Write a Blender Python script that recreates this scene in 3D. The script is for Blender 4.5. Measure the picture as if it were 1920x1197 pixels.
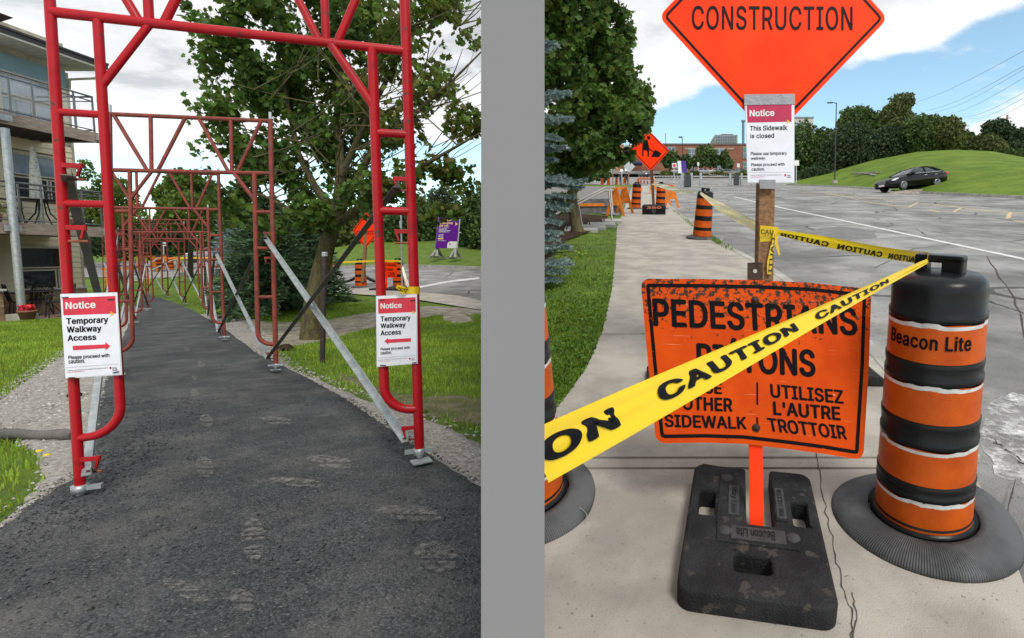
import bpy, bmesh, math, random
import numpy as np
from mathutils import Vector, Matrix
rng = np.random.default_rng(7); random.seed(7)
sc = bpy.context.scene
for o in list(bpy.data.objects): bpy.data.objects.remove(o)
COL = sc.collection
# ------------------------------------------------------------------ camera
HC = 1.02
FPX, PU, PV = 1000.0, 1200.0, 560.0
PITCH = math.atan(80 / 1000)
cam = bpy.data.cameras.new('camera'); camo = bpy.data.objects.new('camera', cam); COL.objects.link(camo)
camo.location = (0, 0, HC); camo.rotation_euler = (math.pi / 2 - PITCH, 0, 0)
cam.sensor_width = 36; cam.lens = 36 * FPX / 1920
cam.shift_x = (960 - PU) / 1920; cam.shift_y = (PV - 598.5) / 1920
cam.clip_start = 0.05; cam.clip_end = 3000
sc.camera = camo
# ------------------------------------------------------------------ sky, sun, exposure
SUN_EL, SUN_AZ = math.radians(50), math.radians(152)      # azimuth clockwise from +Y: high, behind the camera to the right
world = bpy.data.worlds.new('World'); sc.world = world; world.use_nodes = True
wn, wl = world.node_tree.nodes, world.node_tree.links
wn.clear()
def WN(t, **k):
    n = wn.new(t)
    for a, b in k.items(): setattr(n, a, b)
    return n
def wmath(op, a, b=None, c=None):
    n = WN('ShaderNodeMath', operation=op)
    for i, x in enumerate((a, b, c)):
        if x is None: continue
        if isinstance(x, (int, float)): n.inputs[i].default_value = x
        else: wl.new(x, n.inputs[i])
    return n.outputs[0]
wout = WN('ShaderNodeOutputWorld'); wbg = WN('ShaderNodeBackground'); wbg.inputs[1].default_value = 0.12
wl.new(wbg.outputs[0], wout.inputs[0])
sky = WN('ShaderNodeTexSky', sky_type='NISHITA'); sky.sun_disc = False
sky.sun_elevation = SUN_EL; sky.sun_rotation = SUN_AZ; sky.air_density = 1.0; sky.dust_density = 0.6; sky.ozone_density = 1.5
tc = WN('ShaderNodeTexCoord'); sep = WN('ShaderNodeSeparateXYZ'); wl.new(tc.outputs['Generated'], sep.inputs[0])
X_, Y_, Z_ = sep.outputs
zc = wmath('ADD', wmath('MAXIMUM', Z_, 0.0), 0.10)
comb = WN('ShaderNodeCombineXYZ')
wl.new(wmath('DIVIDE', X_, zc), comb.inputs[0]); wl.new(wmath('DIVIDE', Y_, zc), comb.inputs[1])
def wnoise(scale, detail, rough, off):
    mp = WN('ShaderNodeMapping'); wl.new(comb.outputs[0], mp.inputs[0]); mp.inputs['Location'].default_value = off
    mp.inputs['Scale'].default_value = (1, 1, 1)
    n = WN('ShaderNodeTexNoise'); wl.new(mp.outputs[0], n.inputs['Vector'])
    n.inputs['Scale'].default_value = scale; n.inputs['Detail'].default_value = detail; n.inputs['Roughness'].default_value = rough
    n.inputs['Distortion'].default_value = 0.25
    return n.outputs[0]
def wramp(x, stops, interp='EASE'):
    r = WN('ShaderNodeValToRGB'); r.color_ramp.interpolation = interp
    el = r.color_ramp.elements
    while len(el) < len(stops): el.new(0.5)
    for e, (p, c) in zip(el, stops): e.position = p; e.color = (c, c, c, 1) if isinstance(c, (int, float)) else (*c, 1)
    wl.new(x, r.inputs[0]); return r.outputs[0]
n1 = wnoise(0.55, 9, 0.58, (3.1, 1.7, 0)); n2 = wnoise(1.6, 8, 0.6, (9.3, 4.1, 2))
# the cloud deck: thick overhead, breaking up into a clear band low in the sky, a bank of cumulus at the horizon
Zt = wmath('SUBTRACT', Z_, wmath('MULTIPLY', X_, 0.18))
cover = wramp(Zt, [(0.0, 0.13), (0.11, 0.12), (0.16, 0.01), (0.235, 0.01), (0.29, 0.24), (0.42, 0.36), (1.0, 0.36)], 'LINEAR')
dens = wmath('ADD', wmath('ADD', wmath('MULTIPLY', n1, 0.75), wmath('MULTIPLY', n2, 0.25)), cover)
mask = wramp(dens, [(0.56, 0.0), (0.63, 0.85), (0.74, 1.0)])
shade = wramp(wmath('ADD', wmath('MULTIPLY', wnoise(2.1, 8, 0.6, (5.5, 7.7, 1)), 0.75), wmath('MULTIPLY', n1, 0.25)),
              [(0.40, (8.4, 8.45, 8.5)), (0.50, (6.9, 7.05, 7.2)), (0.60, (4.7, 4.95, 5.2))])
low = wramp(Zt, [(0.26, 1.0), (0.36, 0.0)])
shm = WN('ShaderNodeMix', data_type='RGBA'); wl.new(low, shm.inputs[0]); wl.new(shade, shm.inputs[6]); shm.inputs[7].default_value = (8.3, 8.3, 8.25, 1)
skm = WN('ShaderNodeMix', data_type='RGBA', blend_type='MULTIPLY'); skm.inputs[0].default_value = 1.0
wl.new(sky.outputs[0], skm.inputs[6]); skm.inputs[7].default_value = (1.75, 1.85, 1.6, 1)
mix = WN('ShaderNodeMix', data_type='RGBA'); wl.new(mask, mix.inputs[0]); wl.new(skm.outputs[2], mix.inputs[6]); wl.new(shm.outputs[2], mix.inputs[7])
wl.new(mix.outputs[2], wbg.inputs[0])
sund = bpy.data.lights.new('sun', 'SUN'); suno = bpy.data.objects.new('sun', sund); COL.objects.link(suno)
sund.energy = 2.0; sund.angle = math.radians(16); sund.color = (1.0, 0.95, 0.88)
_d = Vector((math.sin(SUN_AZ) * math.cos(SUN_EL), math.cos(SUN_AZ) * math.cos(SUN_EL), math.sin(SUN_EL)))
suno.rotation_euler = (-_d).to_track_quat('-Z', 'Y').to_euler(); suno.location = (3, -10, 30)
vs = sc.view_settings; vs.view_transform = 'Standard'; vs.look = 'None'; vs.exposure = 0.17; vs.gamma = 1.0; vs.use_curve_mapping = False
sc.render.engine = 'CYCLES'; sc.cycles.max_bounces = 5; sc.cycles.diffuse_bounces = 3; sc.cycles.transparent_max_bounces = 8
# ------------------------------------------------------------------ helpers
C_ = np.array([0, 0, HC])
R_ = np.array([1.0, 0, 0]); U_ = np.array([0, math.sin(PITCH), math.cos(PITCH)]); D_ = np.array([0, math.cos(PITCH), -math.sin(PITCH)])
def ray(u, v):
    u = np.asarray(u, float)[..., None]; v = np.asarray(v, float)[..., None]
    r = (u - PU) / FPX * R_ + (PV - v) / FPX * U_ + D_
    return r / r[..., 1:2]
def at(u, v, Y):                                  # the place seen at (u, v) that lies Y metres ahead
    return C_ + ray(u, v) * np.asarray(Y, float)[..., None]
def pix(P):
    P = np.asarray(P, float) - C_; d = P @ D_
    return PU + FPX * (P @ R_) / d, PV - FPX * (P @ U_) / d
def hit_plane(u, v, P0, N):
    r = ray(u, v); t = ((np.asarray(P0) - C_) @ N) / (r @ N)
    return C_ + r * np.asarray(t)[..., None]
SR = 0.1493; ZR0 = HC - 1.40
NR = np.array([0, -SR, 1.0]); NR /= np.linalg.norm(NR)
def zR(x, y): return ZR0 + SR * y
def gR(u, v, off=0.0): return hit_plane(u, v, (0, 0, ZR0 + off), NR)

MATS = {}
def mat(name, col, rough=0.6, var=0.15, scale=6.0, col2=None, bump=0.0, bscale=40.0, metal=0.0, spec=0.4, detail=6, isl=0.0, coord='Object', trans=0.0, mixlo=0.4, mixhi=0.62, stretch=None, speck=None):
    """principled with two noise-mixed colours, an optional per-piece variation, bump and speckle"""
    if name in MATS: return MATS[name]
    m = bpy.data.materials.new(name); m.use_nodes = True; MATS[name] = m
    nt = m.node_tree; N, L = nt.nodes, nt.links
    b = N['Principled BSDF']
    tcn = N.new('ShaderNodeTexCoord'); src = tcn.outputs[coord]
    if stretch:
        mp = N.new('ShaderNodeMapping'); mp.inputs['Scale'].default_value = stretch; L.new(src, mp.inputs[0]); src = mp.outputs[0]
    no = N.new('ShaderNodeTexNoise'); L.new(src, no.inputs['Vector']); no.inputs['Scale'].default_value = scale; no.inputs['Detail'].default_value = detail; no.inputs['Roughness'].default_value = 0.62
    cr = N.new('ShaderNodeValToRGB'); L.new(no.outputs[0], cr.inputs[0])
    c2 = col2 or tuple(max(0.0, c * (1 - var * 2)) for c in col)
    cr.color_ramp.elements[0].position = mixlo; cr.color_ramp.elements[0].color = (*c2, 1)
    cr.color_ramp.elements[1].position = mixhi; cr.color_ramp.elements[1].color = (*col, 1)
    out = cr.outputs[0]
    if speck:
        sc_, amt, colr = speck
        vo = N.new('ShaderNodeTexNoise'); L.new(src, vo.inputs['Vector']); vo.inputs['Scale'].default_value = sc_; vo.inputs['Detail'].default_value = 3
        r2 = N.new('ShaderNodeValToRGB'); L.new(vo.outputs[0], r2.inputs[0]); r2.color_ramp.elements[0].position = amt; r2.color_ramp.elements[0].color = (0, 0, 0, 1); r2.color_ramp.elements[1].position = amt + 0.05; r2.color_ramp.elements[1].color = (1, 1, 1, 1)
        mx = N.new('ShaderNodeMix'); mx.data_type = 'RGBA'; L.new(r2.outputs[0], mx.inputs[0]); L.new(out, mx.inputs[6]); mx.inputs[7].default_value = (*colr, 1); out = mx.outputs[2]
    if isl:
        g = N.new('ShaderNodeNewGeometry'); mr = N.new('ShaderNodeMapRange'); L.new(g.outputs['Random Per Island'], mr.inputs[0]); mr.inputs[3].default_value = 1 - isl; mr.inputs[4].default_value = 1 + isl
        hs = N.new('ShaderNodeHueSaturation'); L.new(out, hs.inputs['Color']); L.new(mr.outputs[0], hs.inputs['Value'])
        mr2 = N.new('ShaderNodeMapRange'); L.new(g.outputs['Random Per Island'], mr2.inputs[0]); mr2.inputs[3].default_value = 0.5 - isl * .05; mr2.inputs[4].default_value = 0.5 + isl * .035; L.new(mr2.outputs[0], hs.inputs['Hue'])
        out = hs.outputs[0]
    L.new(out, b.inputs['Base Color'])
    b.inputs['Roughness'].default_value = rough; b.inputs['Metallic'].default_value = metal; b.inputs['Specular IOR Level'].default_value = spec
    if bump:
        n2_ = N.new('ShaderNodeTexNoise'); L.new(src, n2_.inputs['Vector']); n2_.inputs['Scale'].default_value = bscale; n2_.inputs['Detail'].default_value = 5
        bp = N.new('ShaderNodeBump'); bp.inputs['Strength'].default_value = min(1, bump); bp.inputs['Distance'].default_value = 0.02 if bump <= 1 else 0.02 * bump
        L.new(n2_.outputs[0], bp.inputs['Height']); L.new(bp.outputs[0], b.inputs['Normal'])
    if trans:
        tb = N.new('ShaderNodeBsdfTranslucent'); L.new(out, tb.inputs[0]); ms = N.new('ShaderNodeMixShader'); ms.inputs[0].default_value = trans
        L.new(b.outputs[0], ms.inputs[1]); L.new(tb.outputs[0], ms.inputs[2]); L.new(ms.outputs[0], N['Material Output'].inputs[0])
    return m

def tag(o, label=None, cat=None, group=None, kind=None):
    if label: o['label'] = label
    if cat: o['category'] = cat
    if group: o['group'] = group
    if kind: o['kind'] = kind
    return o
def empty(name, loc=(0, 0, 0), label=None, cat=None, group=None, M=None):
    o = bpy.data.objects.new(name, None); COL.objects.link(o); o.empty_display_size = 0.2
    o.matrix_world = M if M is not None else Matrix.Translation(Vector([float(c) for c in loc]))
    return tag(o, label, cat, group)
def mesh_np(name, V, Fl, mats, smooth=False, midx=None):
    """mesh from a vertex array and a list of face arrays (each n x k)"""
    me = bpy.data.meshes.new(name); V = np.asarray(V, np.float32)
    Fl = [np.asarray(f, np.int32) for f in (Fl if isinstance(Fl, (list, tuple)) else [Fl]) if len(f)]
    nl = sum(f.size for f in Fl); nf = sum(len(f) for f in Fl)
    me.vertices.add(len(V)); me.vertices.foreach_set('co', V.ravel())
    me.loops.add(nl); me.loops.foreach_set('vertex_index', np.concatenate([f.ravel() for f in Fl]))
    tot = np.concatenate([np.full(len(f), f.shape[1], np.int32) for f in Fl]); st = np.concatenate([[0], np.cumsum(tot)[:-1]]).astype(np.int32)
    me.polygons.add(nf); me.polygons.foreach_set('loop_start', st); me.polygons.foreach_set('loop_total', tot)
    me.polygons.foreach_set('use_smooth', np.full(nf, smooth, bool))
    for m in (mats if isinstance(mats, (list, tuple)) else [mats]): me.materials.append(m)
    if midx is not None: me.polygons.foreach_set('material_index', np.asarray(midx, np.int32))
    me.update(calc_edges=True); me.validate(); return me
def link(name, me, parent=None, world=False):
    o = bpy.data.objects.new(name, me); COL.objects.link(o)
    if parent is not None:
        o.parent = parent
        if world:
            inv = parent_matrix(parent).inverted(); me.transform(inv)
    return o
def parent_matrix(p):
    M = p.matrix_basis.copy()
    while p.parent: p = p.parent; M = p.matrix_basis @ M
    return M
def ortho(d):
    d = np.asarray(d, float); d = d / np.linalg.norm(d)
    a = np.array([0, 0, 1.0]) if abs(d[2]) < 0.9 else np.array([1.0, 0, 0])
    x = np.cross(a, d); x /= np.linalg.norm(x); return x, np.cross(d, x)
class MB:
    def __init__(s): s.v = []; s.f = []; s.sm = []
    def add(s, V, F, smooth=False):
        b = len(s.v); s.v += [tuple(float(c) for c in p) for p in V]; s.f += [tuple(int(i) + b for i in f) for f in F]; s.sm += [smooth] * len(F); return s
    def box(s, c, d, rz=0.0, M=None):
        x, y, z = [k / 2 for k in d]; P = [(-x, -y, -z), (x, -y, -z), (x, y, -z), (-x, y, -z), (-x, -y, z), (x, -y, z), (x, y, z), (-x, y, z)]
        if M is None: M = Matrix.Translation(Vector([float(k) for k in c])) @ Matrix.Rotation(rz, 4, 'Z')
        else: M = M @ Matrix.Translation(Vector([float(k) for k in c]))
        return s.add([M @ Vector(p) for p in P], [(0, 3, 2, 1), (4, 5, 6, 7), (0, 1, 5, 4), (1, 2, 6, 5), (2, 3, 7, 6), (3, 0, 4, 7)])
    def bar(s, p, q, w, h, up=None):
        """square bar from p to q"""
        p = np.asarray(p, float); q = np.asarray(q, float); d = q - p
        if up is None: x, y = ortho(d)
        else:
            x = np.cross(np.asarray(up, float), d); x /= np.linalg.norm(x); y = np.cross(d / np.linalg.norm(d), x)
        V = [P + sx * x * w / 2 + sy * y * h / 2 for P in (p, q) for sx, sy in ((-1, -1), (1, -1), (1, 1), (-1, 1))]
        return s.add(V, [(0, 3, 2, 1), (4, 5, 6, 7), (0, 1, 5, 4), (1, 2, 6, 5), (2, 3, 7, 6), (3, 0, 4, 7)])
    def tube(s, pts, r, n=10, cap=True, smooth=True):
        pts = np.asarray(pts, float); k = len(pts); rr = np.broadcast_to(r, (k,)) if np.ndim(r) else np.full(k, r)
        d = np.gradient(pts, axis=0); V = []; x, y = ortho(d[0])
        for i in range(k):
            t = d[i] / np.linalg.norm(d[i]); x = x - t * (x @ t); x /= np.linalg.norm(x); y = np.cross(t, x)
            for j in range(n):
                a = 2 * math.pi * j / n; V.append(pts[i] + rr[i] * (math.cos(a) * x + math.sin(a) * y))
        F = [(i * n + j, i * n + (j + 1) % n, (i + 1) * n + (j + 1) % n, (i + 1) * n + j) for i in range(k - 1) for j in range(n)]
        s.add(V, F, smooth)
        if cap: s.add(V[:n], [tuple(range(n))[::-1]]); s.add(V[-n:], [tuple(range(n))])
        return s
    def lathe(s, prof, n=32, c=(0, 0, 0), smooth=True, wob=None):
        V = []
        for k, (r, z) in enumerate(prof):
            for j in range(n):
                a = 2 * math.pi * j / n; dz = wob(a, r) if wob else 0
                V.append((c[0] + r * math.cos(a), c[1] + r * math.sin(a), c[2] + z + dz))
        F = [(i * n + j, i * n + (j + 1) % n, (i + 1) * n + (j + 1) % n, (i + 1) * n + j) for i in range(len(prof) - 1) for j in range(n)]
        return s.add(V, F, smooth)
    def prism(s, poly, fn0, fn1):
        """poly: list of 2-D points; fn0/fn1 map them to the two faces"""
        n = len(poly); V = [fn0(*p) for p in poly] + [fn1(*p) for p in poly]
        return s.add(V, [tuple(range(n))[::-1], tuple(range(n, 2 * n))] + [(i, (i + 1) % n, n + (i + 1) % n, n + i) for i in range(n)])
    def build(s, name, m, parent=None, world=False, bevel=0.0, seg=2, ang=40):
        me = bpy.data.meshes.new(name); me.from_pydata(s.v, [], s.f); me.materials.append(m)
        me.polygons.foreach_set('use_smooth', s.sm)
        if bevel or True:
            bm = bmesh.new(); bm.from_mesh(me)
            bmesh.ops.recalc_face_normals(bm, faces=bm.faces)
            if bevel:
                bmesh.ops.remove_doubles(bm, verts=bm.verts, dist=1e-5)
                es = [e for e in bm.edges if len(e.link_faces) == 2 and e.calc_face_angle(0) > math.radians(ang)]
                bmesh.ops.bevel(bm, geom=es, offset=bevel, segments=seg, affect='EDGES', profile=0.6, clamp_overlap=True)
            bm.to_mesh(me); bm.free()
        me.update()
        return link(name, me, parent, world)
def kids(o): return [c for c in bpy.data.objects if c.parent == o]
def copy_tree(o, parent=None, M=None):
    c = o.copy(); COL.objects.link(c); c.parent = parent
    if M is not None: c.matrix_world = M
    for k in o.children: copy_tree(k, c)
    return c
# text as flat meshes -------------------------------------------------------
_tcache = {}
def _font():
    # the plain grotesque that ships inside Blender itself; the built-in font if it is not there
    import os
    try:
        p = os.path.join(bpy.utils.resource_path('LOCAL'), 'datafiles', 'fonts', 'Inter.woff2')
        return bpy.data.fonts.load(p) if os.path.exists(p) else None
    except Exception: return None
FONT = _font()
def text2d(s, bold=0.0, spacing=1.0, res=4):
    """flat letters in a unit box, third coordinate = layer; heavier strokes are stacked shifted copies of the outline"""
    key = (s, bold, spacing, res)
    if key in _tcache: return _tcache[key]
    cu = bpy.data.curves.new('txt', 'FONT'); cu.body = s; cu.space_character = spacing + bold * 1.1; cu.resolution_u = res; cu.fill_mode = 'NONE'
    if FONT: cu.font = FONT
    o = bpy.data.objects.new('txt', cu); COL.objects.link(o)
    dg = bpy.context.evaluated_depsgraph_get(); me = o.evaluated_get(dg).to_mesh()
    V = np.array([v.co[:2] for v in me.vertices]); E_ = np.array([tuple(e.vertices) for e in me.edges])
    o.evaluated_get(dg).to_mesh_clear(); bpy.data.objects.remove(o); bpy.data.curves.remove(cu)
    nxt = {}                                             # follow each outline in its own direction
    adj = {}
    for a, b in E_: adj.setdefault(int(a), []).append(int(b)); adj.setdefault(int(b), []).append(int(a))
    seen = set(); E2 = []
    for a in sorted(adj):
        if a in seen: continue
        loop = [a]; seen.add(a); cur = a + 1 if a + 1 in adj[a] else adj[a][0]
        while cur not in seen: loop.append(cur); seen.add(cur); nx = [k for k in adj[cur] if k not in seen]; cur = nx[0] if nx else a
        E2 += [(loop[i], loop[(i + 1) % len(loop)]) for i in range(len(loop))]
    from mathutils.geometry import delaunay_2d_cdt
    cv, ce, cf, _, _, _ = delaunay_2d_cdt([Vector(p) for p in V.tolist()], [tuple(e) for e in E2], [], 0, 1e-6)
    cv = np.array([p[:] for p in cv]); cf = np.array([f for f in cf if len(f) == 3]); cen = cv[cf].mean(1); A = V[np.array(E2)[:, 0]]; B = V[np.array(E2)[:, 1]]
    wn_ = np.zeros(len(cen), int)
    for i in range(0, len(cen), 500):
        c = cen[i:i + 500, None]; up_ = (A[None, :, 1] <= c[..., 1]) & (B[None, :, 1] > c[..., 1]); dn_ = (A[None, :, 1] > c[..., 1]) & (B[None, :, 1] <= c[..., 1])
        cr = (B[None, :, 0] - A[None, :, 0]) * (c[..., 1] - A[None, :, 1]) - (c[..., 0] - A[None, :, 0]) * (B[None, :, 1] - A[None, :, 1]); wn_[i:i + 500] = (up_ & (cr > 0)).sum(1) - (dn_ & (cr < 0)).sum(1)
    V = cv; F = [tuple(f) for f in cf[wn_ != 0].tolist()]
    sh = [(0, 0)] if bold <= 0 else [(bold * math.cos(k * math.pi / 4), bold * .6 * math.sin(k * math.pi / 4)) for k in range(8)] + [(0, 0)]
    n = len(V); V3 = np.concatenate([np.c_[V + np.array(d), np.full(n, i)] for i, d in enumerate(sh)]); F = [tuple(int(j) + n * i for j in f) for i in range(len(sh)) for f in F]
    lo, hi = V3[:, :2].min(0), V3[:, :2].max(0); V3[:, :2] = (V3[:, :2] - lo) / (hi - lo)
    _tcache[key] = (V3, F, (hi - lo)[0] / (hi - lo)[1]); return _tcache[key]
def text_quad(mb, s, LL, LR, UL, n, off=0.0015, bold=0.0, spacing=1.0):
    V, F, asp = text2d(s, bold, spacing); LL, LR, UL, n = [np.asarray(k, float) for k in (LL, LR, UL, n)]
    return mb.add([LL + (LR - LL) * a + (UL - LL) * b + n * (off + .00012 * l) for a, b, l in V], F)
# ------------------------------------------------------------------ terrain of the walkway side
def pathz(y):
    y = np.asarray(y, float)
    return np.where(y < 14, -0.0498 * y, -0.70 - 0.10 * (1 - np.exp(-(y - 14) / 6.0)) + 0.0028)
CT = []
for yy in (0.3, 1.2, 2.4, 3.6, 5, 7, 9, 11, 13):
    for uu in (-500, -100, 300, 560 if yy > 6 else 900):
        P = C_ + (ray(uu, 500) - ray(uu, 500) * [0, 0, 1]) * yy; CT.append((P[0], P[1], pathz(yy)))
for yy in (15, 18, 21, 24.5):
    for uu in (225, 320):
        P = C_ + (ray(uu, 500) - ray(uu, 500) * [0, 0, 1]) * yy; CT.append((P[0], P[1], pathz(yy)))
for u, v, Y in [(32, 603, 13.6), (120, 600, 13.8), (-60, 606, 13.2), (-300, 606, 13.2), (80, 587, 17), (-100, 592, 17), (160, 575, 18.5), (-250, 590, 19),
                (582, 635, 9.8), (604, 678, 7.0), (700, 640, 9.6), (800, 650, 8.6), (900, 660, 8.4), (940, 700, 6.5), (930, 830, 3.4), (700, 600, 12.5), (860, 592, 13), (950, 590, 13),
                (780, 560, 17), (900, 583, 14.5), (678, 543, 19), (740, 545, 19), (560, 560, 17.5), (640, 545, 19.5), (900, 552, 19), (960, 552, 19),
                (620, 504, 33), (700, 501, 32), (800, 501, 31), (902, 506, 29.5), (960, 508, 29), (640, 466, 46), (900, 476, 41), (760, 466, 44), (820, 479, 37), (970, 480, 40),
                (440, 588, 14.5), (470, 560, 19), (520, 545, 21), (400, 545, 22), (330, 520, 29), (390, 519, 27.5), (450, 517, 27), (282, 551, 26), (300, 515, 35), (250, 520, 33), (170, 518, 32), (60, 520, 32),
                (427, 509, 39), (520, 506, 37), (350, 508, 39), (440, 493, 48), (520, 497, 43), (320, 494, 50), (200, 496, 48), (440, 470, 60), (250, 474, 60), (60, 480, 60), (-300, 500, 50), (560, 468, 54)]:
    CT.append(tuple(at(u, v, Y)))
CT = np.array(CT)
class TPS:
    def __init__(s, P, lam=0.02):
        s.P = P[:, :2]; n = len(P); K = s.k(s.P) + lam * np.eye(n)
        Q = np.c_[np.ones(n), s.P]; A = np.block([[K, Q], [Q.T, np.zeros((3, 3))]])
        s.w = np.linalg.solve(A, np.r_[P[:, 2], 0, 0, 0])
    def k(s, X):
        d2 = ((X[:, None] - s.P[None]) ** 2).sum(-1); return 0.5 * d2 * np.log(d2 + 1e-9) * 0.02
    def __call__(s, x, y):
        X = np.stack([np.ravel(x), np.ravel(y)], 1).astype(float); out = np.empty(len(X))
        for i in range(0, len(X), 20000):
            k = X[i:i + 20000]; out[i:i + 20000] = s.k(k) @ s.w[:-3] + np.c_[np.ones(len(k)), k] @ s.w[-3:]
        return out.reshape(np.shape(x))
_tps = TPS(CT)
zL = lambda x, y: _tps(x, y)
# lookup (u, v) -> distance on that terrain
_TU = np.linspace(-420, 975, 240); _TY = np.exp(np.linspace(math.log(0.35), math.log(62), 320))
_tx = (_TU[:, None] - PU) / FPX * (ray(PU, 480)[1]) * _TY[None] * 0
_UU, _YY = np.meshgrid(_TU, _TY, indexing='ij')
def _xz(U, Y):
    """solve for the ground point on the vertical plane that the column u sees (its x depends weakly on z)"""
    v = np.full(np.shape(U), 600.0)
    for _ in range(7):
        P = at(U, v, Y); z = zL(P[..., 0], P[..., 1]); Q = P.copy(); Q[..., 2] = z
        _, v = pix(Q)
    return P[..., 0], z, v
_XX, _ZZ, _VV = _xz(_UU, _YY)
def gL(u, v, off=0.0):
    u = np.atleast_1d(np.asarray(u, float)); v = np.atleast_1d(np.asarray(v, float)); u, v = np.broadcast_arrays(u, v); out = np.empty(u.shape)
    fi = np.clip((u - _TU[0]) / (_TU[1] - _TU[0]), 0, len(_TU) - 1.001); i0 = fi.astype(int); fr = fi - i0
    for idx in np.ndindex(u.shape):
        ys = []
        for i in (i0[idx], i0[idx] + 1):
            vv = np.minimum.accumulate(_VV[i]); ys.append(np.interp(-v[idx], -vv, _TY))
        out[idx] = ys[0] * (1 - fr[idx]) + ys[1] * fr[idx]
    P = at(u, v, out); P[..., 2] = zL(P[..., 0], P[..., 1]) + off
    return P
def g1(u, v, off=0.0): return gL(u, v, off)[0]
WX = lambda y: -0.2385 * y                    # line of the partition wall
# lawn of the walkway side: one sheet to beyond the far road
nu, ny = _VV.shape
P = np.stack([_XX, _YY, _ZZ - 0.02], -1)
inside = lambda u, v, a, b: a
quads = (np.arange(nu - 1)[:, None] * ny + np.arange(ny - 1)[None]).ravel()
Q = np.stack([quads, quads + ny, quads + ny + 1, quads + 1], 1)
m_lawn = mat('lawn_soil', (0.14, 0.215, 0.03), 0.9, col2=(0.085, 0.135, 0.024), scale=2.2, bump=0.9, bscale=55, spec=0.15, detail=9, speck=(0.9, 0.66, (0.13, 0.16, 0.045)))
keep = _XX.ravel()[Q].max(1) < WX(_YY.ravel()[Q].max(1)) + 0.02 + 0 * Q[:, 0]
keep = (_XX.ravel()[Q] <= WX(_YY.ravel()[Q]) + 0.03).all(1)
lawn = link('lawn_ground', mesh_np('lawn_ground', P.reshape(-1, 3), Q[keep], m_lawn, True)); tag(lawn, kind='structure')
def curve(pts):
    pts = np.array(pts, float); return lambda t: np.array([np.interp(t, pts[:, 0], pts[:, 1])]).ravel()
def jag(x, y, s=1.0):
    return s * (np.sin(x * 9.1 + y * 5.3) * .4 + np.sin(x * 23 - y * 17 + 1) * .35 + np.sin(x * 51 + y * 43 + 2) * .25)
# asphalt walkway: a ribbon between its two edges, each a function of the image row it was measured at
eL = curve([(553, 268), (556, 268), (562, 264), (575, 258), (590, 250), (610, 240), (660, 215), (700, 203), (760, 186), (830, 176), (880, 160), (905, 130), (930, 85), (965, 40), (1000, 0), (1100, -110), (1300, -420), (1500, -640)])
eR = curve([(553, 281), (556, 287), (562, 308), (572, 338), (585, 366), (603, 398), (620, 425), (640, 452), (665, 486), (690, 538), (715, 588), (750, 648), (795, 716), (850, 798), (915, 900), (960, 958), (1500, 960)])
def ribbon(name, fa, fb, v0, v1, m, offs, nv=240, nc=40, jagL=0.0, jagR=0.0, edge=0.0, rough=0.0):
    V = np.interp(np.linspace(0, 1, nv), [0, .55, 1], [v0, v0 + (v1 - v0) * .28, v1]); PP = []
    for v in V:
        a, b = fa(v)[0], fb(v)[0]; s = np.linspace(0, 1, nc); u = a + (b - a) * s
        p = gL(u, np.full(nc, v), 0)
        w = max(1e-3, np.linalg.norm(p[-1] - p[0])); dirn = (p[-1] - p[0]) / w
        ja = jag(p[0, 0], p[0, 1]) * jagL; jb = jag(p[-1, 0] + 3, p[-1, 1]) * jagR
        p += dirn * (ja * (1 - s) + jb * s)[:, None]
        p[:, 0] = np.minimum(p[:, 0], WX(p[:, 1]) - 0.0)
        h = offs + (jag(p[:, 0] * 1.3, p[:, 1] * 1.3) + jag(p[:, 0] * .4 + 5, p[:, 1] * .4)) * rough
        ed = np.minimum(s, 1 - s) * w
        p[:, 2] = zL(p[:, 0], p[:, 1]) + h - edge * np.clip(1 - ed / 0.12, 0, 1) ** 2
        PP.append(p)
    PP = np.array(PP); q = (np.arange(nv - 1)[:, None] * nc + np.arange(nc - 1)[None]).ravel()
    return tag(link(name, mesh_np(name, PP.reshape(-1, 3), np.stack([q, q + 1, q + nc + 1, q + nc], 1), m, True)), kind='structure')
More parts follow.
